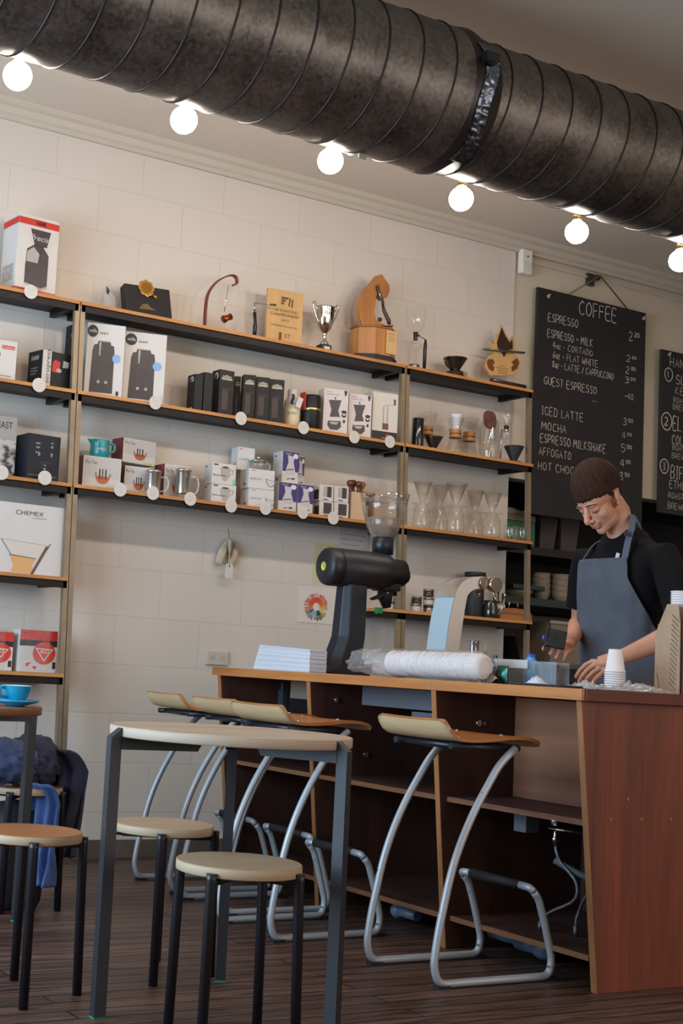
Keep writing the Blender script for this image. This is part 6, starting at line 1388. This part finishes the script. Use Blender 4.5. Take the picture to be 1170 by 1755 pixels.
    for k,(lx,lab) in enumerate(((Lx*.70,'left dark double-ended scoop standing inside the frosted tub'),(Lx*.85,'right dark double-ended scoop standing inside the frosted tub'))):
        tt=thing('coffee_scoop',lab,'scoop',tuple((Matrix.Translation((P0.x,P0.y,T0+.0045))@Matrix.Rotation(an,4,'Z'))@Vector((lx,.05,0))),an,group='dark scoops in the tub')
        G().lathe([(0,0),(.012,0),(.014,.02),(.010,.035),(.018,.055),(.026,.075),(.024,.075),(.0,.05)],seg=28).build('scoop_body',M_SC,tt)
    p=(Matrix.Translation((P0.x,P0.y,T0+.0045))@Matrix.Rotation(an,4,'Z'))@Vector((Lx*.565,.035,0))
    tt=thing('blue_bottle','light blue bottle with darker blue cap inside the frosted tub','bottle',tuple(p)); M_BB=mat('blue_plastic',rgb(92,160,206),.4)
    G().lathe([(0,0),(.020,0),(.022,.004),(.022,.085),(.014,.093),(.014,.098)],seg=30).build('body',M_BB,tt); G().lathe([(.016,.098),(.016,.108),(0,.109)],seg=24).build('cap',mat('blue_cap',rgb(46,86,180),.4),tt)
    # green foil packet and small stuff by the tub
    a=onX(861,1166,3.40)
    t=thing('green_packet','dark green foil packet standing left of the frosted tub','packet',(3.40,a.y,T0)); s=1/ppm(a)
    g=G(); n=12
    def gp(u,v):
        return (3.40+.03*(u-.5)+.02*math.sin(PI*v)*math.cos(PI*(u-.5)),a.y+.05*(.5-u),T0+.062*v)
    g.grid(lambda u,v:(3.398-.012*math.sin(PI*v)*math.sin(PI*u),a.y+.052*(.5-u),T0+.065*v),10,10).grid(lambda u,v:(3.402+.012*math.sin(PI*v)*math.sin(PI*u),a.y+.052*(.5-u),T0+.065*v),10,10); g.build('foil_body',mat('green_foil',rgb(24,78,66),.3,metal=.4),t,world=True)
    G().add([(3.385,a.y+.01+.012*math.cos(2*PI*k/20),T0+.035+.016*math.sin(2*PI*k/20)) for k in range(20)],[tuple(range(20))]).build('dark_badge',M_INK,t,world=True)
    a=onX(842,1160,3.36)
    t=thing('foil_bag','crumpled grey-brown foil bag between the cup roll and the green packet','bag',(3.36,a.y,T0))
    G().grid(lambda u,v:(3.36+.05*(v-.5),a.y+.06*(.5-u),T0+.002+abs(.05*(1-u*.7)*math.sin(PI*min(1,v*1.0))*(1+.3*noise.noise(Vector((u*6,v*6,2)))))),16,16).build('bag_body',mat('foil_grey',rgb(120,108,98),.35,metal=.5),t,world=True)
    a=onX(935,1166,3.33)
    t=thing('black_tray','thin black flat tray lying before the frosted tub','tray',(3.33,a.y,T0)); G().box(3.28,3.40,a.y-.11,a.y+.10,T0,T0+.008).build('tray_body',M_BLACKM,t,world=True,bevel=.002)
    a=onX(908,1165,3.30)
    t=thing('tissue','small crumpled white tissue on the black tray','tissue',(3.33,a.y,T0+.008)); G().grid(lambda u,v:(3.33+.05*(v-.5),a.y+.07*(.5-u),T0+.0085+abs(.022*math.sin(PI*u)*math.sin(PI*v)*(1+.8*noise.noise(Vector((u*7,v*7,8)))))),18,14).build('paper',mat('tissue_paper',rgb(196,196,204),.8),t,world=True)
    # crumpled film
    film=clear('loose_film',(.96,.96,.97,1),ior=1.5,rough=.1,milky=.28,milk=(.75,.75,.78,1),bump=.6,bscale=40)
    def crumple(label,u,v,x,lx,ly,h,seed):
        a=onX(u,v,x); t=thing('plastic_film',label,'plastic wrap',(x,a.y,T0),group='crumpled clear film on the worktop')
        def f(p,q):
            e=math.sin(PI*p)**.5*math.sin(PI*q)**.5
            z=T0+.0012+abs(h*e*(.45+.9*abs(noise.noise(Vector((p*5,q*5,seed))))+.5*noise.noise(Vector((p*14,q*14,seed+2)))))
            return (x+lx*(q-.5),a.y+ly*(.5-p),z)
        G().grid(f,46,30).build('film_sheet',film,t,world=True)
    crumple('crumpled clear plastic film under the barista right-hand fingertips, left of the cup stack',1008,1172,3.44,.11,.14,.026,1.2)
    crumple('flat crumpled clear plastic film between the cup stack and the brown carrier',1092,1176,3.62,.16,.20,.030,6.6)
    # cup stack
    P=onY(1053,1176,-2.62); hh=onY(1053,1113,-2.62).z-T0
    rb=17.8/ppm(P); 
    for k in range(9):
        z=T0+k*.0078
        top=(k==8)
        lab={8:'topmost upturned white paper cup of the nested stack on the worktop',0:'lowest upturned white paper cup of the nested stack on the worktop'}.get(k,'upturned white paper cup, rim %s from the bottom of the nested stack'%['','second','third','fourth','fifth','sixth','seventh','eighth','ninth'][k])
        t=thing('paper_cup',lab,'paper cup',(P.x,-2.62,z),group='nested white paper cups on the worktop')
        H0=hh-8*.0078
        g=G(); rt=rb*.62
        if top: g.lathe([(rb-.003,.003),(rb-.0015,.0),(rb,.003),(rb-.001,.006),(rb-.003,.0065),(rt,H0),(rt-.002,H0+.0005),(rt-.003,H0-.004),(0,H0-.004)],seg=48)
        else: g.lathe([(rb-.003,.003),(rb-.0015,.0),(rb,.003),(rb-.001,.006),(rb-.003,.0065),(rb-.0042,.0125)],seg=48)
        g.build('cup_wall',M_CUP,t)
    # cardboard carrier
    a=onY(1128,1181,-2.62); b=onY(1163,1186,-2.70)
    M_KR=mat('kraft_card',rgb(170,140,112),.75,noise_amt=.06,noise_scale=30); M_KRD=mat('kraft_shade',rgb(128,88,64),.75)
    t=thing('cardboard_carrier','tall brown cardboard box with slanting printed lines at the right edge','cardboard box',(3.86,-2.66,T0))
    y0=-2.72; xc=onY(1163,1187,y0).x; zt=onY(1158,1036,y0).z; dep=.108; x2=xc+.16
    # side leaf facing the bar, leaning in near its top
    g=G(); zk=zt-.10
    for (xa,xb) in ((xc,xc+.003),):
        vs=[(xa,y0,T0),(xa,y0+dep,T0),(xa,y0+dep,zk),(xa+.006,y0+dep-.045,zt+.004),(xa+.004,y0+.012,zt),(xa-.0,y0,zk+.03)]
        g.add(vs+[(p[0]+.004,p[1],p[2]) for p in vs],[(0,1,2,3,4,5),(11,10,9,8,7,6)]+[(k,k+6,(k+1)%6+6,(k+1)%6) for k in range(6)])
    g.build('left_leaf',M_KR,t,world=True)
    zb=onY(1160,1010,y0).z-.075-5*.0085
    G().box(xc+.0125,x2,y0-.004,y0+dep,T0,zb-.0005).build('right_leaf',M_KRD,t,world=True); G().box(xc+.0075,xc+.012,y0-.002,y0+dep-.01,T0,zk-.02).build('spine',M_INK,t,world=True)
    g=G()
    for k in range(15):
        f=k/14; z=zt-.035-f*.235; ya=y0+.034+.010*f; g.add([(xc-.0012,ya,z),(xc-.0012,ya-.030,z-.026),(xc-.0012,ya-.030,z-.0235),(xc-.0012,ya,z+.0025)],[(0,1,2,3)])
    g.add([(xc-.0012,y0+dep-.010,T0+.07),(xc-.0012,y0+dep-.022,T0+.008),(xc-.0012,y0+dep-.024,T0+.008),(xc-.0012,y0+dep-.012,T0+.07)],[(0,1,2,3)])
    g.build('printed_lines',M_INK,t,world=True,recalc=False)
    xR=xc+.013; dpt=dep
    for k in range(6):
        z=zb+k*.0085
        t=thing('paper_cup',['lowest','second','third','fourth','fifth','topmost'][k]+' upright white paper cup of the nested stack on the brown cardboard box','paper cup',((xR+x2)/2-.012,y0+dpt*.5,z),group='upright paper cups on the cardboard box')
        H0=.075
        if k==0: G().lathe([(0,.004),(.027,.004),(.028,.0),(.039,H0-.004),(.0415,H0-.003),(.0415,H0),(.0385,H0-.001)],seg=40).build('cup_wall',M_CUP,t)
        else: G().lathe([(.0375,H0-.0105),(.039,H0-.004),(.0415,H0-.003),(.0415,H0),(.0385,H0-.001)],seg=40).build('cup_wall',M_CUP,t)
worktop_things()

# ------------------------------------------------------------------ service recess behind the barista
def recess():
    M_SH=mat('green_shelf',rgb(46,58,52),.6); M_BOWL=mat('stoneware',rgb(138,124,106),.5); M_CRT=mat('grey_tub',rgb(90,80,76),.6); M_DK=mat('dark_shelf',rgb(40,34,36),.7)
    z1=1.472; z2=1.79
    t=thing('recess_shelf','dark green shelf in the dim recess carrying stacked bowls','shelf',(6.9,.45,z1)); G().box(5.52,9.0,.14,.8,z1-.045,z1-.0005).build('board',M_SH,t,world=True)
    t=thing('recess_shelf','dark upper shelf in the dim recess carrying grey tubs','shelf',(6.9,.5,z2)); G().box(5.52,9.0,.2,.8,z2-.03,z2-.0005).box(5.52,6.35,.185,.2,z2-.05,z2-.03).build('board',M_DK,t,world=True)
    def stack(u,y,n,r,first,grp):
        P=onY(u,1030,y)
        for k in range(n):
            t=thing('bowl',['lowest','second','third','fourth','topmost'][k if k<n-1 else 4]+' stoneware bowl of the '+first,'bowl',(P.x,y,z1+k*.035),group=grp)
            G().lathe([(0,0),(r*.55,0),(r*.58,.006),(r*.85,.03),(r,.072),(r*.96,.072),(r*.8,.033),(0,.010)],seg=36).build('bowl_body',M_BOWL,t)
    stack(926,.34,4,.058,'tall left bowl stack in the recess','bowls stacked on the recess shelf'); stack(961,.30,4,.064,'right bowl stack in the recess','bowls stacked on the recess shelf')
    P=onY(884,1020,.36); t=thing('bowl','single wide stoneware bowl on the recess shelf behind the wooden box','bowl',(P.x,.36,z1)); G().lathe([(0,0),(.05,0),(.055,.006),(.085,.03),(.105,.055),(.10,.055),(.08,.033),(0,.010)],seg=36).build('bowl_body',M_BOWL,t)
    P=onY(884,1000,.36); t=thing('green_tray','dark green tray above the single wide bowl in the recess','tray',(P.x,.36,z1+.0555)); G().box(-.13,.13,-.12,.12,0,.03).build('tray_body',mat('deep_green',rgb(44,64,54),.5),t,bevel=.006)
    for u,w,l in ((925,.15,'left grey plastic tub on the upper recess shelf'),(962,.16,'right grey plastic tub on the upper recess shelf, nearer the barista')):
        P=onY(u,940,.40); t=thing('storage_tub',l,'tub',(P.x,.42,z2),group='grey tubs on the upper recess shelf'); hh=onY(u,885,.34).z-z2
        g=G(); a=w/2
        g.loft([[(-a*.8,-.08,0),(a*.8,-.08,0),(a*.8,.08,0),(-a*.8,.08,0)],[(-a,-.1,hh),(a,-.1,hh),(a,.1,hh),(-a,.1,hh)]],smooth=False); g.build('tub_body',M_CRT,t,bevel=.006); G().box(-a-.006,a+.006,-.106,.106,hh+.0005,hh+.022).build('lid',mat('grey_lid',rgb(104,92,86),.6),t,bevel=.003)
    # green crate with folded cloth by the wall edge
    P=onY(899,905,.18)
    t=thing('green_crate','green plastic crate with pale rim on the recess shelf behind the small glasses','crate',(P.x,.26,z2)); zc=onY(899,893,.18).z; 
    a=onY(872,900,.18).x-P.x; b=onY(921,900,.18).x-P.x
    G().box(a,b,-.06,.08,0,zc-z2).build('crate_body',mat('crate_green',rgb(58,112,86),.5),t,bevel=.004); G().box(a-.004,b-.004,-.066,.084,zc-z2+.0005,zc-z2+.04).build('rim',mat('crate_rim',rgb(150,146,120),.5),t,bevel=.003)
    t=thing('folded_cloth','folded pale cloth lying on the green crate in the recess','cloth',(P.x-.03,.26,zc+.041)); 
    G().grid(lambda u,v:(a+.01+(b-a-.02)*u,-.06+.13*v,.028+.006*math.sin(u*7)+.004*math.sin(v*5)),20,10).grid(lambda u,v:(a+.01+(b-a-.02)*u,-.06+.13*v,.0006),4,4).grid(lambda u,v:(a+.01+(b-a-.02)*u,-.06,.0006+(.0274+.006*math.sin(u*7))*v),20,3).build('cloth_fold',mat('pale_linen',rgb(196,186,164),.9),t)
    # tiles and bin below
    P=onY(960,1052,.5)
    t=thing('tile_splashback','row of dull beige wall tiles below the recess shelf','tiles',(6.6,.80,1.30)); m=mat('dull_tile',rgb(120,106,96),.35); 
    g=G()
    for k in range(18):
        for r_ in range(2):
            x=5.53+k*.152+(.076 if r_%2 else 0); g.box(x,x+.149,.79,.80,1.26+.077*r_,1.26+.077*r_+.074)
    g.build('tile_rows',m,t,world=True,bevel=.002)
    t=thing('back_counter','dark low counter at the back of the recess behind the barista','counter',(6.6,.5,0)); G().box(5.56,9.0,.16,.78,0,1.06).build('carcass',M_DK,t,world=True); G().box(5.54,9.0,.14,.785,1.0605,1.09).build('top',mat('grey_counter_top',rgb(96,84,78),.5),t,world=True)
    P=onY(968,1100,.25); t=thing('grey_bin','open grey-beige plastic bin on the back counter, left of the barista elbow','bin',(P.x,.36,1.0905)); hh=onY(968,1068,.25).z-1.0905
    g=G(); g.loft([[(-.14,-.13,0),(.14,-.13,0),(.14,.13,0),(-.14,.13,0)],[(-.18,-.17,hh),(.18,-.17,hh),(.18,.17,hh),(-.18,.17,hh)],[(-.172,-.162,hh),(.172,-.162,hh),(.172,.162,hh),(-.172,.162,hh)],[(-.13,-.12,.01),(.13,-.12,.01),(.13,.12,.01),(-.13,.12,.01)]],smooth=False); g.build('bin_body',mat('bin_grey',rgb(140,126,114),.6),t); G().box(-.19,.19,-.178,-.171,hh-.012,hh+.006).build('rim',mat('bin_rim',rgb(170,156,140),.5),t)
recess()

# ------------------------------------------------------------------ the barista
def barista():
    M_SK=mat('skin',rgb(198,144,118),.5,noise_amt=.05,noise_scale=14); b=M_SK.node_tree.nodes['Principled BSDF']; b.inputs['Subsurface Weight'].default_value=.12; b.inputs['Subsurface Radius'].default_value=(.012,.005,.003); b.inputs['Subsurface Scale'].default_value=.5
    M_HAIR=mat('brown_hair',rgb(58,34,25),.8,spec=.25,noise_amt=.4,noise_scale=120,bump=.7,bump_scale=190); M_TEE=mat('black_tee',rgb(17,15,17),.95,spec=.2); M_APR=mat('grey_apron',rgb(78,81,91),.9,noise_amt=.12,noise_scale=12,bump=.15,bump_scale=200); M_STR=mat('apron_strap',rgb(84,92,110),.8); M_TR=mat('dark_trousers',rgb(34,32,38),.9)
    YB=-2.05
    root=thing('person','person in black t-shirt and grey apron standing behind the counter, looking down at both hands','person',(4.28,YB,0))
    def rm(g,name,m,vox,it=3,fac=.6):
        o=g.build(name,m,root,world=True,weld=False)
        r=o.modifiers.new('remesh','REMESH'); r.mode='VOXEL'; r.voxel_size=vox; r.use_smooth_shade=True
        s=o.modifiers.new('smooth','SMOOTH'); s.iterations=it; s.factor=fac
        return o
    # --- head frame
    pit=R(41); S=1.08
    ear=onY(1055,852,YB-.083); HC=Vector((ear.x,YB,ear.z))
    f=Vector((-math.cos(pit),0,-math.sin(pit))); u=Vector((-math.sin(pit),0,math.cos(pit))); l=Vector((0,-1,0))
    HM=Matrix(((l.x*S,f.x*S,u.x*S,HC.x),(l.y*S,f.y*S,u.y*S,HC.y),(l.z*S,f.z*S,u.z*S,HC.z),(0,0,0,1)))
    def HP(a,b_,c): return HM@Vector((a,b_,c))
    g=G()
    E=lambda c,r: g.ell(c,r,M=HM,seg=28,rings=18)
    E((0,-.018,.045),(.073,.093,.086)); E((0,.030,.030),(.061,.056,.056)); E((0,.036,-.03),(.054,.052,.066)); E((0,.028,-.070),(.047,.050,.038)); E((0,.066,-.096),(.021,.018,.018)); E((0,.045,-.088),(.034,.035,.022))
    for s in (-1,1):
        E((s*.034,.055,-.028),(.023,.022,.024)); E((s*.025,.080,.020),(.021,.010,.008)); E((s*.030,.071,.001),(.016,.013,.012)); E((s*.012,.096,-.037),(.008,.010,.007))
        g.ell((0,0,0),(.007,.0165,.027),M=HM@Matrix.Translation((s*.076,-.012,-.002))@Matrix.Rotation(R(12),4,'X')@Matrix.Rotation(R(-s*14),4,'Z')); E((s*.073,-.004,-.026),(.007,.009,.009))
    g.tube([HP(0,.078,.020),HP(0,.094,-.004),HP(0,.112,-.032)],[.010,.0105,.0125],14); E((0,.109,-.034),(.0115,.0115,.0095))
    E((0,.088,-.058),(.021,.010,.006)); E((0,.086,-.069),(.018,.010,.0068)); E((0,.082,-.05),(.026,.012,.012))
    # neck, trunk core, arms, legs: one figure
    nb=Vector((4.262,YB,1.545))
    g.tube([HP(0,-.030,-.045),HP(0,-.038,-.085),nb+Vector((-.012,0,.02)),nb+Vector((.005,0,-.05))],[.056,.054,.058,.075],24)
    g.ell((4.268,YB,1.525),(.064,.105,.042))
    g.tube([(4.265,YB,1.50),(4.265,YB,1.35),(4.275,YB,1.12),(4.29,YB,.96),(4.29,YB,.88)],[.09,.10,.10,.105,.11],24)
    SL=Vector((4.255,YB-.215,1.480)); SR=Vector((4.235,YB+.190,1.478))
    EL=Vector((4.215,-2.41,1.195)); WL=onY(1058,1129,-2.315); ER=Vector((4.285,-1.80,1.235)); WR=onY(982,1092,-1.955)
    g.tube([(4.26,YB-.08,1.47),SL+Vector((0,.01,-.012)),(SL*2+EL)/3,(SL+2*EL)/3,EL,(EL*2+WL)/3,(EL+2*WL)/3,WL],[.045,.046,.047,.043,.041,.043,.034,.0265],20)
    g.tube([(4.26,YB+.08,1.47),SR+Vector((0,-.01,-.012)),(SR*2+ER)/3,(SR+2*ER)/3,ER,(ER*2+WR)/3,(ER+2*WR)/3,WR],[.05,.052,.048,.043,.041,.043,.034,.0265],20)
    for s in (-1,1): g.tube([(4.29,YB+s*.09,.92),(4.285,YB+s*.10,.72),(4.285,YB+s*.11,.50),(4.30,YB+s*.115,.30),(4.31,YB+s*.12,.08)],[.085,.078,.055,.05,.036],20)
    # right hand (far side), curled around the black device
    Q=lambda u_,v_,y: onY(u_,v_,y)
    g.tube([WR,Q(974,1098,-1.965),Q(966,1103,-1.985)],[.027,.030,.026],18); g.ell(Q(972,1104,-1.99),(.030,.030,.022))
    for k,(a,b_,c,r) in enumerate([((960,1098,-1.965),(940,1102,-1.975),(931,1112,-1.99),.0098),((966,1104,-1.98),(949,1110,-1.995),(943,1120,-2.01),.0100),((973,1109,-1.995),(958,1117,-2.01),(953,1127,-2.025),.0096),((981,1113,-2.005),(969,1122,-2.02),(966,1131,-2.03),.0086)]):
        g.tube([Q(974,1102,-1.985),Q(*a),Q(*b_),Q(*c)],[r*1.25,r*1.1,r,r*.86],14); g.ell(Q(*c),r*.87); g.ell(Q(*b_),r*1.04); g.ell(Q(*a),r*1.18)
    g.tube([Q(980,1096,-1.955),Q(966,1091,-1.945),Q(950,1086,-1.965),Q(941,1085,-1.99)],[.016,.0125,.0105,.009],14); g.ell(Q(941,1085,-1.99),.0092)
    # left hand (near side) resting fingertips on the film
    g.tube([WL,Q(1042,1134,-2.30),Q(1026,1138,-2.275)],[.0265,.031,.028],18); g.ell(Q(1036,1138,-2.29),(.036,.036,.019))
    for k,(a,b_,c,d_,r) in enumerate([((1015,1134,-2.235),(1003,1140,-2.215),(993,1150,-2.20),(987,1160,-2.19),.0094),((1019,1140,-2.26),(1007,1148,-2.245),(998,1158,-2.235),(992,1168,-2.225),.0097),((1027,1146,-2.285),(1016,1153,-2.275),(1007,1162,-2.265),(1001,1171,-2.255),.0094),((1036,1150,-2.31),(1027,1157,-2.305),(1019,1165,-2.30),(1014,1172,-2.295),.0084)]):
        P=[Q(*a),Q(*b_),Q(*c),Q(*d_)]
        P[3].z=max(P[3].z,TZ+.010); P[2].z=max(P[2].z,TZ+.022)
        g.tube([Q(1040,1136,-2.29)]+P,[r*1.3,r*1.2,r*1.06,r,r*.84],14); g.ell(P[3],r*.86); g.ell(P[1],r*1.1); g.ell(P[0],r*1.24)
    P=[Q(1045,1142,-2.275),Q(1028,1152,-2.225),Q(1014,1160,-2.20),Q(1006,1166,-2.19)]
    for q in P[1:]: q.z=max(q.z,TZ+.014)
    g.tube(P,[.017,.013,.011,.009],14); g.ell(P[3],.0092)
    rm(g,'body',M_SK,.0038,3,.5)
    # face details
    M_BROW=mat('brow_hair',rgb(66,42,34),.8); M_LIP_=mat('lip_skin',rgb(176,104,94),.5)
    for s in (-1,1):
        G().tube([HP(s*.011,.0895,.0225),HP(s*.026,.0905,.027),HP(s*.040,.082,.0245),HP(s*.048,.072,.019)],[.003,.0048,.0042,.002],10,flat=.6).build('eyebrow',M_BROW,root,world=True)
        G().tube([HP(s*.017,.0825,-.003),HP(s*.025,.0855,-.008),HP(s*.034,.0838,-.009),HP(s*.043,.074,-.005)],[.001,.0017,.0018,.001],8).build('eyelash_line',M_BROW,root,world=True)
    G().tube([HP(-.019,.086,-.0635),HP(-.008,.0955,-.063),HP(.008,.0955,-.063),HP(.019,.086,-.0635)],[.001,.0016,.0016,.001],8).build('mouth_line',mat('mouth_shade',rgb(120,62,58),.6),root,world=True)
    # hair: cap over the skull, short at the sides, brushed forward fringe
    def hair(inner):
        def fn(a,v):
            az=2*PI*a; ca=math.cos(az)      # az 0 = forward
            # lower limit of the hair below the crown, as angle from the crown
            side=abs(math.sin(az))
            lim=R(97) if ca>.55 else (R(97)+R(6)*min(1,(.55-ca)/.35) if ca>.2 else (R(104) if ca>-.30 else R(104)+R(32)*min(1,(-.30-ca)/.25)))
            if .08<ca<=.40: lim=max(lim,R(98)+R(18)*max(0,1-abs(ca-.24)/.16))
            lim+=R(3.5)*noise.noise(Vector((az*9,1.7,0)))+R(2)*noise.noise(Vector((az*26,4.7,0)))
            th=lim*v
            edge=min(1,(1-v)/.16)
            thick=.014+.012*max(0,ca)
            topk=math.cos(min(th,PI/2))
            e2=min(1,(1-v)/.45); d=.0022+(.004+.017*topk**2.2)*e2+.008*max(0,ca)**1.5*min(1,(1-v)/.10)*(1-topk)
            if inner: d=-.006
            nx=math.sin(th)*math.sin(az); ny=math.sin(th)*math.cos(az); nz=math.cos(th)
            # follow skull + forehead
            rx,ry,rz=.0745,.0955,.088
            if ny>0: ry=.0955+.010*0
            p=Vector((nx*(rx+d),-.016+ny*(ry+d),.045+nz*(rz+d)))
            q=(noise.noise(Vector((az*14,v*2.5,3)))*.0035+noise.noise(Vector((az*38,v*5,8)))*.0022)*(0 if inner else 1)*min(1,v*4)
            p+=Vector((nx,ny,nz))*q
            return HM@p
        return fn
    fo,fi=hair(False),hair(True); N=160
    rings=[[fo(k/N,v/26) for k in range(N)] for v in range(1,27)]+[[fi(k/N,v/26) for k in range(N)] for v in range(26,0,-1)]
    g=G(); g.loft(rings); o=g.build('hair',M_HAIR,root,world=True)
    # --- clothes
    def torso(z):
        K=[(.80,4.295,.125,.185),(.95,4.29,.118,.180),(1.10,4.275,.112,.168),(1.25,4.268,.118,.176),(1.38,4.262,.124,.190),(1.46,4.258,.114,.205),(1.525,4.265,.092,.165),(1.575,4.27,.072,.098),(1.60,4.272,.066,.078)]
        for i in range(len(K)-1):
            if z<=K[i+1][0] or i==len(K)-2:
                t=max(0,min(1,(z-K[i][0])/(K[i+1][0]-K[i][0]))); t=t*t*(3-2*t); return [K[i][j]+(K[i+1][j]-K[i][j])*t for j in (1,2,3)]
    g=G(); rings=[]
    zz=[.86,.9,.95,1.0,1.05,1.1,1.15,1.2,1.25,1.3,1.35,1.4,1.44,1.48,1.51,1.535,1.56,1.58,1.598]
    for z in zz:
        cx,rx,ry=torso(z); rings.append([(cx+rx*math.copysign(abs(math.cos(a))**.85,math.cos(a))*(1+.03*noise.noise(Vector((a*2,z*9,1)))),YB+ry*math.copysign(abs(math.sin(a))**.85,math.sin(a))*(1+.02*noise.noise(Vector((a*2,z*9,5)))),z) for a in [2*PI*k/48 for k in range(48)]])
    g.loft(rings)
    for Sx,Ex,s in ((SL,EL,-1),(SR,ER,1)):
        cut=Sx+(Ex-Sx)*(.78)
        g.tube([(4.26,YB+s*.09,1.475),Sx+Vector((0,s*.0,.0)),Sx+(Ex-Sx)*.3,Sx+(Ex-Sx)*.55,cut],[.060,.062,.063,.063,.066],24)
    rm(g,'t_shirt',M_TEE,.006,4,.5)
    # apron
    def apr(z0,z1,hw):
        def fn(a,v):
            z=z0+(z1-z0)*v
            cx,rx,ry=torso(max(z,.86))
            w=hw(z); an=(a-.5)*2*w
            off=.018+.008*noise.noise(Vector((an*3,z*7,2)))+.02*max(0,1.35-z)*noise.noise(Vector((an*5,z*2.2,9)))+.010*math.sin(an*7+z*11)*max(0,(1.42-z))
            if z<1.05: off+=.02*(1.05-z)
            return (cx-(rx+off)*math.copysign(abs(math.cos(an))**.85,math.cos(an)),YB+(ry+off)*math.copysign(abs(math.sin(an))**.85,math.sin(an)),z)
        return fn
    def hw(z):
        if z>1.40: return R(30)+R(5)*(1.475-z)/.075
        if z>1.12: return R(35)+R(67)*((1.40-z)/.28)**1.2
        return R(102)
    g=G().grid(apr(1.472,.62,hw),60,70); o=g.build('apron',M_APR,root,world=True); m=o.modifiers.new('s','SOLIDIFY'); m.thickness=.004; m.offset=1
    g=G().grid(lambda a,v:tuple(Vector(apr(1.472,1.448,hw)(a,v))+Vector((-.0045-.002*math.sin(a*70),0,0))),90,4); g.build('gathered_hem',M_APR,root,world=True)
    def strap(pts,m,w=.011):
        g=G(); sp=smoothpath(pts,6)
        g.tube(sp,w,10,flat=.22); return g.build('strap',m,root,world=True)
    fn=apr(1.472,.62,hw); tl=Vector(fn(1.0,0)); tr=Vector(fn(0.0,0))
    near,far=(tl,tr) if tl.y<tr.y else (tr,tl)
    g=G()
    def ribbon(pts,wv,m,w=.012,th=.002):
        sp=smoothpath(pts,8); g=G(); rings=[]
        for i,p in enumerate(sp):
            t=(sp[min(i+1,len(sp)-1)]-sp[max(i-1,0)]).normalized(); c=(p-Vector((4.262,YB,p.z))); c.z=.5*c.length; c.normalize(); side=t.cross(c).normalized()*w; nn=c*th
            rings.append([p+side+nn,p-side+nn,p-side-nn,p+side-nn])
        g.loft(rings,smooth=False); return g.build('strap',m,root,world=True)
    nN=near+Vector((-.004,.008,-.01)); nF=far+Vector((-.004,-.008,-.01))
    ribbon([nN,Q(1079,930,YB-.115)+Vector((-.012,0,0)),Q(1084,905,YB-.095)+Vector((-.006,0,.0)),Q(1086,886,YB-.066),Vector((4.318,YB-.045,1.592)),Vector((4.330,YB,1.598)),Vector((4.312,YB+.05,1.592)),Vector((4.215,YB+.082,1.552)),Vector((4.165,YB+.09,1.52)),nF],None,M_STR)
    c=Q(1080,916,YB-.110)+Vector((-.014,0,0)); G().box(-.004,.004,-.016,.016,-.010,.010,M=Matrix.Translation(c)@Matrix.Rotation(R(-30),4,'Y')).build('strap_slider',mat('slider',rgb(52,56,68),.5),root,world=True)
    q=Vector(fn(.80 if tl.y<tr.y else .2,0)); G().box(-.002,.002,-.009,.009,-.02,.014,M=Matrix.Translation(q+Vector((.004,0,.006)))@Matrix.Rotation(R(20),4,'X')).build('paper_slip',M_WHITE,root,world=True)
    # trousers and shoes
    g=G()
    for s in (-1,1): g.tube([(4.29,YB+s*.085,.93),(4.285,YB+s*.10,.72),(4.285,YB+s*.11,.50),(4.30,YB+s*.115,.30),(4.31,YB+s*.12,.07)],[.10,.092,.072,.064,.055],24)
    g.tube([(4.29,YB,.84),(4.29,YB,.95)],[.12,.12],24); rm(g,'trousers',M_TR,.008,3,.5)
    for s in (-1,1):
        g=G(); g.ell((4.265,YB+s*.125,.04),(.135,.048,.04)); g.ell((4.32,YB+s*.12,.065),(.06,.045,.05)); g.box(4.14,4.385,YB+s*.125-.042,YB+s*.125+.042,.0,.02); rm(g,'shoe',M_BLACKM,.006,3,.5)
    # the black device held in the far hand
    c=Q(953,1097,-2.015)
    t=thing('black_device','small square black device held in the barista raised hand','device',(c.x,c.y,c.z))
    M=Matrix.Translation(c)@Matrix.Rotation(R(-38),4,'Z')@Matrix.Rotation(R(10),4,'Y')@Matrix.Rotation(R(-14),4,'X')
    G().box(-.034,.036,-.014,.006,-.034,.040,M=M).build('body',M_BLACKM,t,world=True,bevel=.004); G().box(-.044,-.037,-.017,.004,-.05,.050,M=M).build('hinged_flap',M_BLACKM,t,world=True,bevel=.002); G().tube([M@Vector((.0,-.0145,.004)),M@Vector((.0,-.017,.004))],.006,12).build('button',M_BLACKP,t,world=True)
    G().tube([M@Vector((-.052,-.004,.004)),M@Vector((-.045,-.004,-.012))],.006,10).build('blue_tab',mat('blue_cap',rgb(46,86,180),.4),t,world=True)
barista()
